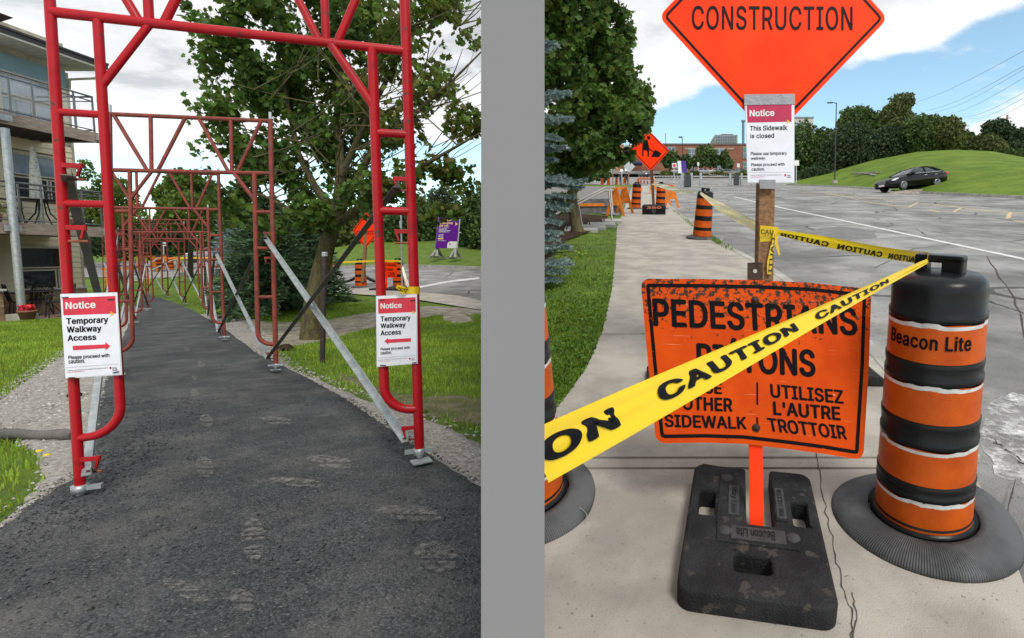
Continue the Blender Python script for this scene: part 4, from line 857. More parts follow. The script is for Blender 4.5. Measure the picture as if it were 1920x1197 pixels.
# ------------------------------------------------------------------ caution tape
def ribbon_tape(name, pts, wvec, m, text_spans, label, group, flip=False, bow=.0, parent=None, k=60, tm=None, back=None, wscale=None):
    """pts: k x 3 centre line; wvec: k x 3 half-width vectors; text_spans: (s0, s1, w0, w1) along the length"""
    pts = np.asarray(pts); wv = np.asarray(wvec); n = len(pts); d = np.gradient(pts, axis=0); d /= np.linalg.norm(d, axis=1)[:, None]
    nr = np.cross(wv, d); nr /= np.linalg.norm(nr, axis=1)[:, None]; sgn = np.sign((nr * (C_ - pts)).sum(1)); nr *= sgn[:, None]
    L = np.r_[0, np.cumsum(np.linalg.norm(np.diff(pts, axis=0), axis=1))]
    def surf(s, w, h=0.0):
        i = np.clip(np.interp(s, L, np.arange(n)), 0, n - 1.0001); a = int(i); f = i - a
        P = pts[a] * (1 - f) + pts[a + 1] * f; W = wv[a] * (1 - f) + wv[a + 1] * f; N_ = nr[a] * (1 - f) + nr[a + 1] * f
        bend = bow * (math.cos(w * 2.6 + s * 3.0) * .8 + .5 * math.sin(w * 5.1 + s * 1.3))
        return P + W * w + N_ * (bend * np.linalg.norm(W) + h)
    ws = np.linspace(-1, 1, 33 if bow > .15 else 11); V = []; F = []
    for s in np.linspace(0, L[-1], k):
        for w in ws: V.append(surf(s, w))
    m_ = len(ws)
    for i in range(k - 1):
        for j in range(m_ - 1): F.append((i * m_ + j, i * m_ + j + 1, (i + 1) * m_ + j + 1, (i + 1) * m_ + j))
    mb = MB(); mb.add(V, F, True)
    if label: t = empty(name, loc=pts[n // 2], label=label, cat='barrier tape', group=group)
    else: t = parent
    o = mb.build('tape_strip', m, t, world=True)
    mb = MB()
    for s0, s1, w0, w1, *wd_ in text_spans:
        T, Ft, asp = text2d(wd_[0] if wd_ else 'CAUTION', .045, 1.05)
        mb.add([surf(s0 + (s1 - s0) * a, w0 + (w1 - w0) * b, (.0022 if bow > .15 else .0016) + .00012 * l) for a, b, l in T], Ft)
    if text_spans: mb.build('lettering', tm or m_ink, o, world=True)
    return t, L
HND = np.array(barrel.matrix_world @ Vector((-.035, .02, 1.055))); HND = HND + (C_ - HND) / np.linalg.norm(C_ - HND) * .05
zA, zB = .70, 2.16
A_, B_ = at(1008, 857, zA), HND; print('handle', pix(HND), HND); tt = np.linspace(0, 1, 80)
pts = A_ + (B_ - A_) * tt[:, None]; dd = (B_ - A_) / np.linalg.norm(B_ - A_)
vw = C_ - pts; wv = np.cross(vw, dd); wv /= np.linalg.norm(wv, axis=1)[:, None]; wv *= np.where(wv[:, 2:3] < 0, -1, 1)
hwid = np.interp(tt, [0, .09, .18, .41, .71, .95, 1], [.037, .0355, .0325, .023, .0135, .009, .007])
def s_at(u):                                                 # length along the tape where it crosses image column u
    pu = pix(pts)[0]; Ls = np.linalg.norm(pts - pts[0], axis=1); return float(np.interp(u, pu, Ls))
c0, c1, c2, c3 = s_at(1230), s_at(1494), s_at(1527), s_at(1640); per = (c1 - c0) * 1.19
spans = [(c0 - per, c1 - per, -.42, .50), (c0, c1, -.42, .50), (c0 + per, c1 + per, -.5, .45)]
spans += [(c0 + per * 2 - .005, min(c1 + per * 2, s_at(1745)), -.5, .45)] if c0 + per * 2 < s_at(1735) - .1 else []
spans = [(a, b, c, d) if a > 0 else (max(.001, b - (c1 - c0) * .335), b, c, d, 'ON') for a, b, c, d in spans]
Lfull = np.linalg.norm(B_ - A_)
ribbon_tape('caution_tape', pts, wv * hwid[:, None], m_tape, [s for s in spans if s[1] < Lfull and s[0] > .0005], 'wide yellow caution tape stretched across the foreground from wall to barrel', 'yellow caution tapes', bow=.2, k=170)
# the "ON" that is left of the first word where the tape meets the wall
if False:
    tpo = [o for o in bpy.data.objects if o.get('label', '').startswith('wide yellow caution tape')][0]; strip = tpo.children[0]
    T, Ft, asp = text2d('ON', .045, 1.05); mb = MB(); b_ = c1 - per; a_ = b_ - (c1 - c0) * .335
    d_ = np.gradient(pts, axis=0); 
    def sf(s, w, l=0):
        f = s / Lfull; P = A_ + (B_ - A_) * f; W = wv[min(79, max(0, int(f * 79)))] * float(np.interp(f, tt, hwid)); N_ = np.cross(W, dd); N_ /= np.linalg.norm(N_); N_ *= np.sign(N_ @ (C_ - P))
        return P + W * w + N_ * (.2 * (math.cos(w * 2.6 + s * 3) * .8 + .5 * math.sin(w * 5.1 + s * 1.3)) * np.linalg.norm(W) + .0016 + .00012 * l)
    mb.add([sf(a_ + (b_ - a_) * a, -.42 + .92 * b, l) for a, b, l in T], Ft); mb.build('lettering', m_ink, strip, world=True)
def tape_px(name, uvY, widths, label, m=m_tape, text=True, tm=None, bow=.06, sag=True, n=50):
    uvY = np.array(uvY, float); t = np.linspace(0, 1, len(uvY)); q = np.linspace(0, 1, n)
    P0 = at(uvY[:, 0], uvY[:, 1], uvY[:, 2]); 
    # smooth through the points
    from numpy import interp
    co = [np.polyfit(t, P0[:, i], min(len(uvY) - 1, 3)) for i in range(3)]; pts = np.stack([np.polyval(c, q) for c in co], 1)
    d = np.gradient(pts, axis=0); d /= np.linalg.norm(d, axis=1)[:, None]; w = np.cross(C_ - pts, d); w /= np.linalg.norm(w, axis=1)[:, None]; w *= np.where(w[:, 2:3] < 0, -1, 1)
    wd_ = interp(q, np.linspace(0, 1, len(widths)), widths)
    Lt = np.linalg.norm(np.diff(pts, axis=0), axis=1).sum(); sp = []
    if text:
        s = .06
        while s + .34 < Lt - .03: sp.append((s + .34, s, -.9, .1) if text == 'mirror' else (s, s + .34, -.5, .5)); s += .40
    return ribbon_tape(name, pts, w * wd_[:, None] / 2, m, sp, label, 'yellow caution tapes', bow=bow, k=n, tm=tm)
tape_px('caution_tape', [(1452, 435, 3.14), (1540, 452, 2.85), (1640, 471, 2.5), (pix(HND)[0], pix(HND)[1] - 4, HND[1] + .02)], [.03, .055, .05, .045], 'yellow caution tape from the wooden post to the big barrel handle', m=m_tape2, text='mirror', tm=mat('green_black_print', (.02, .03, .012), .5, var=.05))
tape_px('caution_tape', [(1424, 430, 3.18), (1392, 412, 4.3), (1350, 388, 7.0), (1313, 362, 11.1)], [.05, .075, .11, .05], 'pale sagging caution tape from the wooden post to the barrel behind', m=m_tapew, text=False)
tape_px('caution_tape', [(1424, 433, 3.18), (1397, 419, 4.2), (1358, 396, 6.8)], [.03, .035, .02], 'yellow fold along the lower edge of the pale sagging tape', text=True)
tape_px('caution_tape', [(1300, 360, 11.1), (1270, 357, 13), (1245, 350, 15.5), (1222, 346, 17.9)], [.03, .09, .12, .05], 'caution tape between the barrel and the post of the worker sign', m=m_tapew, text=False)
# the knot on the wooden post
kn = empty('tape_knot', loc=at(1437, 440, 3.2), label='yellow tape wrapped and knotted round the wooden post', cat='barrier tape', group='yellow caution tapes')
Mp = PD.mat(); 
for k_, (v, dz, ty) in enumerate(((434, .055, .10), (446, .045, -.05))):
    mb = MB(); c = hit_plane(1437.5, v, PD.o - PD.n * .06, PD.n); mb.box((0, 0, 0), (.104, .104, dz), M=Matrix.Translation(Vector(c)) @ Matrix.Rotation(ty, 4, 'Y') @ Matrix.Rotation(.02, 4, 'X')); mb.build('wrap', m_tape, kn, world=True)
PK = Plane(PD.px(1400, 400) + PD.n * .006, PD.px(1500, 400) + PD.n * .006, PD.px(1440, 500) + PD.n * .006)
for pts_ in ([(1449, 430), (1455, 433), (1453, 450), (1449, 480), (1446, 515), (1438, 514), (1438, 492), (1444, 465), (1448, 447)], [(1451, 438), (1456, 445), (1463, 478), (1460, 480), (1452, 455)]):
    mb = MB(); P = [PK.px(*p) for p in pts_]; n = len(P); mb.add(P + [p + PK.n * .002 for p in P], [tuple(range(n))[::-1], tuple(range(n, 2 * n))] + [(i, (i + 1) % n, n + (i + 1) % n, n + i) for i in range(n)]); tl = mb.build('loose_end', m_tape, kn, world=True)
    if len(pts_) > 6:
        mb = MB(); text_quad(mb, 'CAUTI', PK.px(1453, 446), PK.px(1446, 512), PK.px(1447, 446), PK.n, .0032, .02); mb.build('lettering', MATS['green_black_print'], tl, world=True)
mb = MB()
text_quad(mb, 'CAU', PK.px(1426, 439), PK.px(1450, 441), PK.px(1426, 430), PK.n, .004, .02); mb.build('lettering', MATS['green_black_print'], kn.children[0], world=True)
# ------------------------------------------------------------------ worker sign and barricades farther along
PW = Plane(at(1181, 283, 18.1), at(1255, 284, 18.1), at(1218, 247, 18.1))
ws = empty('worker_sign', label='orange diamond sign with a digging worker standing on the far sidewalk', cat='sign', M=PW.mat())
dw = np.array([PW.loc(*p) for p in ((1180.5, 280.5), (1220, 321), (1255, 283), (1217, 245))]); dwr = rounded(dw, .06, 4)
mb = MB(); mb.prism([tuple(p) for p in dwr], lambda a, b: PW.w(a, b, -.004), lambda a, b: PW.w(a, b, 0)); pw = mb.build('sign_panel', m_orange, ws, world=True)
mb = MB(); ring_faces(mb, inset(dwr, .03), inset(dwr, .05), lambda a, b: PW.w(a, b, .004)); mb.build('border', m_ink, pw, world=True)
fw = lambda x, y: (1120 + x / 6.4, 250 + y / 6.4)
mb = MB()
for pts_ in ([(598, 36), (618, 34), (634, 46), (636, 62), (624, 77), (606, 76), (597, 60)], [(526, 100), (560, 82), (592, 80), (606, 90), (610, 130), (612, 190), (624, 210), (618, 282), (604, 282), (600, 222), (582, 200), (556, 208), (552, 278), (537, 278), (540, 180), (546, 116), (530, 122)], [(600, 100), (616, 150), (622, 180), (690, 232), (684, 238), (612, 190), (604, 160)], [(645, 285), (672, 232), (684, 208), (704, 203), (738, 222), (770, 244), (738, 288)]):
    mb.add([PW.px(*fw(*p)) + PW.n * .006 for p in pts_], [tuple(range(len(pts_)))])
mb.build('worker_symbol', m_ink, pw, world=True)
mb = MB(); a = PW.px(1219, 262) - PW.n * .05; b = gR(1226, 398); mb.bar(b, a, .1, .1, up=(0, -1, 0)); mb.build('wooden_post', m_wood, ws, world=True)
wb = empty('ballast_block', label='black rubber base with pink sprayed letters at the foot of the worker sign', cat='sign base', M=place(gR(1226, 404), tilt=math.radians(18)))
mb = MB(); 
for x, w in ((-.3, .34), (.3, .34)): mb.box((x * .8, .05, .16), (w, .12, .36))
mb.box((0, .03, .29), (.72, .14, .16)); mb.box((0, .1, .03), (.8, .5, .06)); wbb = mb.build('rubber_block', m_rubber, wb, bevel=.015)
mb = MB(); text_quad(mb, '380', (-.26, -.045, .26), (.26, -.045, .26), (-.26, -.045, .35), (0, -1, 0), .004, .05); mb.build('lettering', mat('pink_spray', (.85, .25, .18), .7, var=.1), wbb)
def sawhorse(M, L, label, striped=False, hgt=.95, group='orange sawhorse barricades'):
    t = empty('sawhorse_barricade', label=label, cat='barricade', group=group, M=M)
    for x in (-L / 2 + .12, L / 2 - .12):
        for s in (-1, 1):
            mb = MB(); mb.bar((x, s * .30, 0), (x, s * .035, hgt), .095, .03, up=(1, 0, 0)); mb.build('leg', m_owood, t)
        mb = MB(); mb.prism([(-.2, .38), (.2, .38), (.055, hgt), (-.055, hgt)], lambda a, b: (x - .02, a, b), lambda a, b: (x + .02, a, b)); mb.build('gusset', m_owood, t)
    if striped:
        for z in (hgt - .12, hgt - .42):
            n = 9
            for i in range(n):
                x0 = -L / 2 + i * L / n; mb = MB(); mb.prism([(x0, z), (x0 + L / n, z), (x0 + L / n + .12, z + .24), (x0 + .12, z + .24)], lambda a, b: (a, -.07, b), lambda a, b: (a, -.04, b)); mb.build('board_stripe', mat('barricade_red', (.50, .03, .035), .5, var=.15) if i % 2 else mat('barricade_white', (.75, .70, .62), .5, var=.1), t)
    mb = MB(); mb.bar((-L / 2, 0, hgt - .02), (L / 2, 0, hgt - .02), .1, .05, up=(0, 1, 0)); mb.build('rail', m_owood, t)
    return t
sawhorse(place(gR(1163, 404), yaw=math.radians(78)), 1.6, 'orange wooden sawhorse seen end-on beside the steps, left of the barrels')
sawhorse(place(gR(1252, 388), yaw=math.radians(97)), 2.2, 'orange sawhorse behind the worker sign post at the kerb')
sawhorse(place(gR(1210, 362), yaw=math.radians(100)), 6.5, 'long red and white striped barricade behind the worker sign', True, 1.1)
# ------------------------------------------------------------------ steps, handrail and low wall on the left
m_step = mat('pale_step_concrete', (.42, .41, .385), .8, col2=(.33, .32, .30), scale=4, detail=9, bump=.2, bscale=90)
stp = empty('concrete_steps', loc=gR(1140, 418), label='pale concrete steps going down beside the sidewalk lawn', cat='steps')
for k, (u, v, w) in enumerate(((1147, 419, .55), (1128, 426, .75), (1108, 431, .75), (1090, 435, .8))):
    mb = MB(); mb.box((0, 0, .02 - .0 * k), (w, .8, .16), M=place(gR(u, v), yaw=.1)); s = mb.build('step', m_step, stp, world=True, bevel=.012)
    mb = MB(); mb.box((-w / 2 + .05, 0, .104), (.035, .8, .01), M=place(gR(u, v), yaw=.1)); mb.build('nosing_strip', m_rubber, s, world=True)
m_steel = mat('brushed_handrail_steel', (.52, .49, .44), .35, col2=(.42, .39, .35), scale=10, metal=.7)
hr = empty('handrail', loc=gR(1149, 414), label='metal double handrail sloping down to the left beside the steps', cat='handrail')
zh = lambda x, y: (1021 + x / 7.98, 330 + y / 7.98)
mb = MB(); mb.tube([at(*zh(*p), Y) for p, Y in (((1048, 172), 16.5), ((905, 175), 16.3), ((520, 372), 15.3), ((330, 458), 14.8), ((180, 540), 14.4))], .026, 8); mb.build('rail', m_steel, hr, world=True)
mb = MB(); mb.tube([at(*zh(*p), Y) for p, Y in (((1030, 218), 15.9), ((880, 225), 15.7), ((530, 410), 14.7), ((330, 498), 14.2), ((160, 575), 13.8))], .026, 8); mb.build('rail', m_steel, hr, world=True)
for p, Y, q in (((962, 235), 15.8, (1012, 680)), ((990, 190), 16.4, (1020, 560)), ((505, 425), 14.65, (568, 790))):
    mb = MB(); a = at(*zh(*p), Y); b = at(*zh(*q), Y - .2); mb.tube([a, b], .026, 8); mb.build('rail_post', m_steel, hr, world=True)
lw = empty('low_wall', loc=gR(1085, 395), label='low dark grey retaining wall behind the handrail', cat='wall')
mb = MB(); a, b = at(*zh(330, 520), 19), at(*zh(1110, 500), 20.2); mb.bar(a, b, .5, .75, up=(0, 0, 1)); mb.bar(at(*zh(330, 450), 19), at(*zh(1120, 428), 20.2), .56, .14, up=(0, 0, 1)); mb.build('wall_block', mat('dark_stone', (.15, .155, .155), .9, col2=(.085, .088, .09), scale=6, detail=9, bump=.5, bscale=40), lw, world=True)
mb = MB(); mb.box((0, 0, 0), (1.5, .14, .1), M=Matrix.Translation(Vector(at(1092, 384.5, 18.6)))); tag(mb.build('orange_rail_board', m_owood), 'faded orange board lying on the low wall behind the tree trunk', 'board')
polyR('worn_pavement', [(1000, 346), (1120, 350), (1184, 352), (1174, 380), (1160, 405), (1060, 392), (990, 388)], mat('dusty_pavement', (.22, .21, .20), .9, col2=(.13, .125, .12), scale=2.5, detail=10, bump=.5, bscale=40), .05)
# ------------------------------------------------------------------ scaffold frames over the walkway
m_red = mat('bright_red_enamel', (.41, .005, .012), .35, col2=(.28, .004, .009), scale=9, spec=.32, detail=9, mixlo=.3, mixhi=.5, speck=(22, .65, (.10, .035, .025)))
m_orust = mat('faded_rust_red_paint', (.26, .045, .03), .6, col2=(.15, .035, .025), scale=10, spec=.35, detail=9, speck=(18, .64, (.13, .075, .055)))
FW, ZX, ZT = 1.46, 2.2, 2.80                        # width, underside bar and top bar heights of a frame
KS = 2.2 / 1.85
FITS = {1: ((-2.19, 2.02, -.96), 18.8, -2.1, -.1, 1.23), 2: ((-4.65, 4.64, -1.09), 14.6, -6.6, -.8, 1.26), 3: ((-7.05, 7.08, -1.21), 22.4, -5.7, -.4, 1.21), 4: ((-10.16, 10.62, -1.30), 21.7, -7.8, -1.1, 1.29),
        5: ((-12.89, 13.88, -1.42), 19.7, -2.9, -.6, 1.29), 6: ((-14.64, 15.36, -1.51), 10.4, -4.4, -.2, 1.32), 7: ((-17.88, 18.28, -1.52), 13.3, -4.5, -.2, 1.41), 8: ((-20.93, 20.76, -1.51), 8.0, -3.9, -.1, 1.56)}
def frame_M(k):
    t, yw, ti, ro, w = FITS[k]
    M = Matrix.Translation(Vector([c * KS for c in t]) + Vector((0, 0, HC))) @ Matrix.Rotation(math.radians(yw), 4, 'Z') @ Matrix.Rotation(math.radians(ti), 4, 'X') @ Matrix.Rotation(math.radians(ro), 4, 'Y')
    return M, w * KS
NAMES = {1: 'bright red scaffold frame nearest the camera, carrying the two notices', 2: 'rust red scaffold frame second along the walkway, behind the bright red one', 3: 'rust red scaffold frame third along the walkway from the front', 4: 'rust red scaffold frame fourth along the walkway from the front',
         5: 'rust red scaffold frame fifth along the walkway from the front', 6: 'rust red scaffold frame sixth along the walkway, where it starts to curve left', 7: 'rust red scaffold frame seventh along the walkway, second from the far end', 8: 'rust red scaffold frame at the far end of the walkway'}
IN = .165
def lock(parent, x, z, s, m):
    """brace lock: arm, hanging dog and stud on the inner side of a leg"""
    mb = MB(); mb.box((x + s * .05, -.012, z), (.075, .012, .022)); mb.build('lock_arm', m, parent, bevel=.002)
    mb = MB(); mb.bar((x + s * .083, -.014, z + .012), (x + s * .068, -.014, z - .05), .014, .008); mb.build('lock_dog', m, parent)
    mb = MB(); mb.tube([(x + s * .02, -.012, z - .062), (x + s * .09, -.012, z - .062)], .0062, 8); mb.build('lock_stud', m_rust if m is m_orust else mat('rusty_stud', (.30, .09, .04), .7, col2=(.20, .06, .03), scale=20), parent)
def make_frame(k):
    M, W = frame_M(k); m = m_red if k == 1 else m_orust; n = 16 if k == 1 else (10 if k < 4 else 7)
    t = empty('scaffold_frame', label=NAMES[k], cat='scaffold frame', group='scaffold frames along the walkway', M=M)
    rl, rr = (.0195, .0255) if k == 1 else (.020, .024); q = W / 1.46
    def T(name, pts, r): mb = MB(); mb.tube(pts, r, n); return mb.build(name, m, t)
    T('outer_post', [(0, 0, .03), (0, 0, ZX), (0, 0, ZT + .02)], rl); T('outer_post', [(W, 0, .03), (W, 0, ZX), (W, 0, ZT + .02)], rr)
    for x0, s, r in ((0, 1, rl * .97), (W, -1, rr * .97)):
        xi = x0 + s * IN * q; R = .135
        arc = [(xi - s * R * q * (1 - math.cos(a)), 0, .27 + R - R * math.sin(a) - .0) for a in np.linspace(0, math.pi / 2, 9)]
        T('inner_post', [(xi, 0, ZX), (xi, 0, 1.2)] + arc + [(x0, 0, .27)], r)
        for z in (1.76, 1.35, .80): T('rung', [(x0, 0, z), (xi, 0, z)], r * .88)
        T('knee_brace', [(xi, 0, 1.89), (x0 + s * .36 * q, 0, ZX)], r * .88)
    T('cross_bar', [(0, 0, ZX), (W, 0, ZX)], (rl + rr) / 2); T('top_bar', [(0, 0, ZT), (W, 0, ZT)], (rl + rr) / 2)
    rt = (rl + rr) / 2 * .85
    for fx in (.243, .742): T('strut', [(fx * W, 0, ZX), (fx * W, 0, ZT)], rt)
    for a, b in ((.022, .218), (.455, .280), (.538, .722), (.94, .775)): T('diagonal', [(a * W, 0, ZT), (b * W, 0, ZX)], rt)
    if k <= 5:
        for z in (1.52, 1.24, .17) + (() if k > 1 else ()):
            lock(t, 0, z, 1, m); lock(t, W, z, -1, m)
    for x in (0, W):
        mb = MB(); mb.tube([(x, 0, ZT), (x, 0, ZT + .1)], rl * .8, 8); mb.build('coupling_pin', m_galv, t)
        jb = MB(); jb.tube([(x, 0, -.0), (x, 0, .045)], .017, 10); jb.box((x + (.03 if x == 0 else 0), 0, .035), (.15 if k > 1 or x else .10, .026, .02), rz=.05); jb.lathe([(.0, .05), (.032, .05), (.032, .015), (.0, .015)], 14, c=(x, 0, 0)); j = jb.build('jack_nut', m_galv, t)
        jb = MB(); jb.box((x + .01, -.035, -.014), (.10, .09, .006), rz=.3); jb.build('base_plate', m_galv, j)
    return t
FR = {k: make_frame(k) for k in FITS}
# sink or lift each frame so that its plates lie on the walkway
for k, f in FR.items():
    M, W = frame_M(k); p = M @ Vector((W, 0, 0)); p0 = M @ Vector((0, 0, 0)); dz = (zL(p.x, p.y) + zL(p0.x, p0.y)) / 2 + .045 - (p.z + p0.z) / 2
    print('frame', k, 'dz', round(float(dz), 3)); f.location.z += float(np.clip(dz, -.12, .12)) if k > 2 else float(np.clip(dz, -.03, .03))
bpy.context.view_layer.update()
m_gal2 = mat('shade_darkened_steel', (.14, .135, .12), .6, col2=(.09, .088, .08), scale=8, metal=.4, detail=8)  # second copy of the galvanised steel, its colour darkened to stand for shade
def brace(k, side, down_front, m, label):
    A, Wa = frame_M(k); A = FR[k].matrix_world; B, Wb2 = frame_M(k + 1); B = FR[k + 1].matrix_world
    xa, xb = (Wa - .06, Wb2 - .06) if side > 0 else (.06, .06)
    za, zb = (.115, 1.46) if down_front else (1.46, .115); off = -.022 if down_front else -.034
    a = A @ Vector((xa, off, za)); b = B @ Vector((xb, off + .02, zb)); a = np.array(a); b = np.array(b); d = (b - a) / np.linalg.norm(b - a)
    t = empty('cross_brace', loc=(a + b) / 2, label=label, cat='cross brace', group='cross braces between the scaffold frames')
    x, y = ortho(d); w = .036
    e = [a - d * .03, b + d * .03]
    mb = MB(); mb.bar(e[0] + x * w / 2, e[1] + x * w / 2, .004, w, up=x); mb.bar(e[0] + y * w / 2 + x * .003, e[1] + y * w / 2 + x * .003, w, .004, up=x); mb.build('angle_bar', m, t, world=True)
    for p in (a, b):
        mb = MB(); mb.tube([p - x * .012, p + x * .02], .009, 8); mb.build('end_bolt', m_rust, t, world=True)
ORD = {1: 'first and second', 2: 'second and third', 3: 'third and fourth', 4: 'fourth and fifth', 5: 'fifth and sixth', 6: 'sixth and seventh', 7: 'seventh and eighth'}
for k in range(1, 8):
    for side in (1, -1):
        sd = 'right' if side > 0 else 'left'
        brace(k, side, True, m_galv, f'pale galvanised brace rising away, {sd} of the walkway between the {ORD[k]} frames')
        brace(k, side, False, m_gal2, f'shade-coloured galvanised brace sloping down away, {sd} of the walkway between the {ORD[k]} frames')
# ------------------------------------------------------------------ notices tied to the first frame
M1 = FR[1].matrix_world; W1 = frame_M(1)[1]
o1 = np.array(M1 @ Vector((0, -.034, 0))); o2 = np.array(M1 @ Vector((W1, -.034, 0))); o3 = np.array(M1 @ Vector((0, -.034, 1)))
PF = Plane(o1, o2, o3)
fl_ = lambda x, y: (100 + x / 6.65, 540 + y / 6.65)
small = 'Together, we improve the well-being of the people we serve.'
m_strap = mat('black_zip_tie', (.012, .012, .013), .4, var=.05)
def seg(f, x0, y0, x1, y1, w): 
    return [f(x0, y0 - w), f(x1, y1 - w), f(x1, y1 + w), f(x0, y0 + w)]
notice('notice', 'white and red temporary walkway notice with arrow pointing right, on the left posts', PF, [fl_(*p) for p in ((88, 76), (800, 55), (862, 1085), (155, 1132))], [fl_(*p) for p in ((96, 82), (798, 64), (846, 1074), (158, 1124))], [fl_(*p) for p in ((120, 128), (777, 100), (790, 320), (131, 344))], m_hred,
    {'white_print': [('Notice', fl_(160, 268), fl_(536, 252), fl_(155, 176), .03)],
     'black_print': [('Temporary', fl_(170, 476), fl_(692, 452), fl_(166, 378), .03), ('Walkway', fl_(176, 580), fl_(608, 560), fl_(172, 482), .03), ('Access', fl_(184, 664), fl_(542, 648), fl_(180, 590), .03), ('Please proceed with', fl_(194, 902), fl_(706, 872), fl_(192, 844), .018), ('caution.', fl_(197, 945), fl_(402, 932), fl_(195, 890), .018), (small, fl_(178, 1044), fl_(690, 1006), fl_(177, 1024), .0)],
     'red_print': [('www.PerleyHealth.ca', fl_(180, 1066), fl_(392, 1048), fl_(179, 1046), .0)], 'grey_print': [('Perley', fl_(740, 1012), fl_(800, 1008), fl_(739, 990), .01), ('Health', fl_(742, 1034), fl_(806, 1030), fl_(741, 1014), .01)]},
    [('arrowhead', 'yellow_print', chev(fl_, 732, 324, 34)), ('arrow', 'notice_red', [fl_(*p) for p in ((247, 722), (655, 704), (653, 674), (715, 724), (660, 778), (657, 752), (252, 778))]), ('logo', 'red_print', circ(fl_, 717, 997, 14)), ('logo', 'purple_print', circ(fl_, 722, 995, 7)), ('rule', 'grey_print', [fl_(165, 993), fl_(820, 946), fl_(820, 949), fl_(165, 996)])],
    [('zip_tie', 'black_zip_tie', seg(fl_, 118, 122, 200, 117, 6), .0085), ('zip_tie', 'black_zip_tie', seg(fl_, 684, 147, 766, 143, 6), .0085), ('zip_tie', 'black_zip_tie', seg(fl_, 200, 1120, 284, 1116, 6), .0085), ('zip_tie', 'black_zip_tie', seg(fl_, 754, 1054, 830, 1042, 6), .0085)])
fr_ = lambda x, y: (560 + x / 3.99, 380 + y / 3.99); fr2_ = lambda x, y: (600 + x / 3.99, 650 + y / 3.99)
notice('notice', 'white and red temporary walkway notice with arrow pointing left, on the right posts', PF, [fr_(578, 700), fr_(886, 684), fr2_(731, 128), fr2_(424, 154)], [fr_(582, 704), fr_(882, 690), fr2_(722, 126), fr2_(428, 151)], [fr_(595, 722), fr_(875, 708), fr_(877, 818), fr_(596, 832)], m_hred,
    {'white_print': [('Notice', fr_(613, 796), fr_(772, 788), fr_(613, 754), .03)],
     'black_print': [('Temporary', fr_(613, 900), fr_(838, 889), fr_(613, 852), .03), ('Walkway', fr_(613, 950), fr_(800, 940), fr_(613, 905), .03), ('Access', fr_(613, 996), fr_(767, 986), fr_(613, 958), .03), ('Please proceed with', fr_(613, 1112), fr_(833, 1098), fr_(613, 1086), .018), ('caution.', fr_(613, 1138), fr_(698, 1132), fr_(613, 1112), .018), (small, fr2_(438, 106), fr2_(656, 90), fr2_(438, 98), .0)],
     'red_print': [('www.PerleyHealth.ca', fr2_(440, 117), fr2_(528, 111), fr2_(440, 108), .0)], 'grey_print': [('Perley', fr2_(681, 92), fr2_(707, 91), fr2_(681, 83), .01), ('Health', fr2_(682, 103), fr2_(710, 102), fr2_(682, 95), .01)]},
    [('arrowhead', 'yellow_print', chev(fr_, 855, 823, 15)), ('arrow', 'notice_red', [fr_(*p) for p in ((840, 1014), (840, 1040), (672, 1050), (673, 1062), (642, 1038), (668, 1012), (668, 1024))]), ('logo', 'red_print', circ(fr2_, 671, 90, 7)), ('logo', 'purple_print', circ(fr2_, 673, 89, 3.5)), ('rule', 'grey_print', [fr2_(435, 84), fr2_(715, 66), fr2_(715, 67.5), fr2_(435, 85.5)])],
    [('zip_tie', 'black_zip_tie', seg(fr_, 606, 731, 642, 728, 3), .0085), ('zip_tie', 'black_zip_tie', seg(fr_, 838, 732, 873, 731, 3), .0085), ('zip_tie', 'black_zip_tie', seg(fr2_, 450, 138, 494, 141, 3), .0085), ('zip_tie', 'black_zip_tie', seg(fr2_, 690, 122, 722, 118, 3), .0085)])
# caution tape tied to the right post
yt = empty('tape_knot', loc=PF.px(772, 546), label='yellow caution tape knotted round the right post above the notice', cat='barrier tape')
mb = MB(); mb.tube([PF.px(775, 538) - PF.n * .034, PF.px(775, 552) - PF.n * .034], .031, 14); mb.build('wrap', m_tape, yt, world=True)
mb = MB(); P = [PF.px(*p) + PF.n * h for p, h in (((764, 541), .01), ((764, 551), .006), ((755, 551), .03), ((744, 540), .04), ((746, 534), .035), ((757, 537), .02))]; mb.add(P, [(0, 1, 2, 5), (5, 2, 3, 4)]); mb.build('loose_end', m_tape, yt, world=True)
mb = MB(); text_quad(mb, 'CAUTI', PF.px(746, 545) + PF.n * .04, PF.px(762, 549) + PF.n * .014, PF.px(748, 538) + PF.n * .038, PF.n, .003, .03); mb.build('lettering', m_ink, yt.children[0], world=True)
# ------------------------------------------------------------------ things on the right of the walkway
mp_ = mat('brown_steel_post', (.045, .028, .025), .6, col2=(.028, .02, .018), scale=12, spec=.4, speck=(30, .68, (.2, .2, .2)))
pst = empty('steel_post', loc=g1(604, 678), label='dark brown round steel post with a grey cap standing in the grass before the tree', cat='post')
b = g1(604, 678, -.02); tp = at(609, 478, b[1] + .15)
mb = MB(); mb.tube([b, tp], .032, 14); mb.build('shaft', mp_, pst, world=True); mb = MB(); mb.lathe([(.036, -.02), (.036, .0), (.033, .005), (.036, .012), (.036, .03), (.03, .036), (.0, .037)], 16, c=tp); mb.build('cap', m_galv, pst, world=True)
ok_l = 'barrels and signs at the far end of the side road'
def placeL(u, v, yaw=0, off=.02): return place(g1(u, v, off), up=UP, yaw=yaw)
for (u, v, lab) in [(677, 540, 'traffic barrel seen between the tree and the right posts'), (748, 540, 'traffic barrel behind the silver pole, right of the far pedestrians sign'), (617, 521, 'traffic barrel partly hidden behind the maple trunk')]:
    make_barrel(placeL(u, v), lab, 'barrels across the lawn', n=22, handle_yaw=0)
PQ = Plane(at(640, 540, 18.8), at(760, 540, 18.8), at(640, 440, 18.8))
fs = empty('pedestrian_sign', label='small orange pedestrians sign seen between the right posts of the front frame', cat='sign', M=PQ.mat())
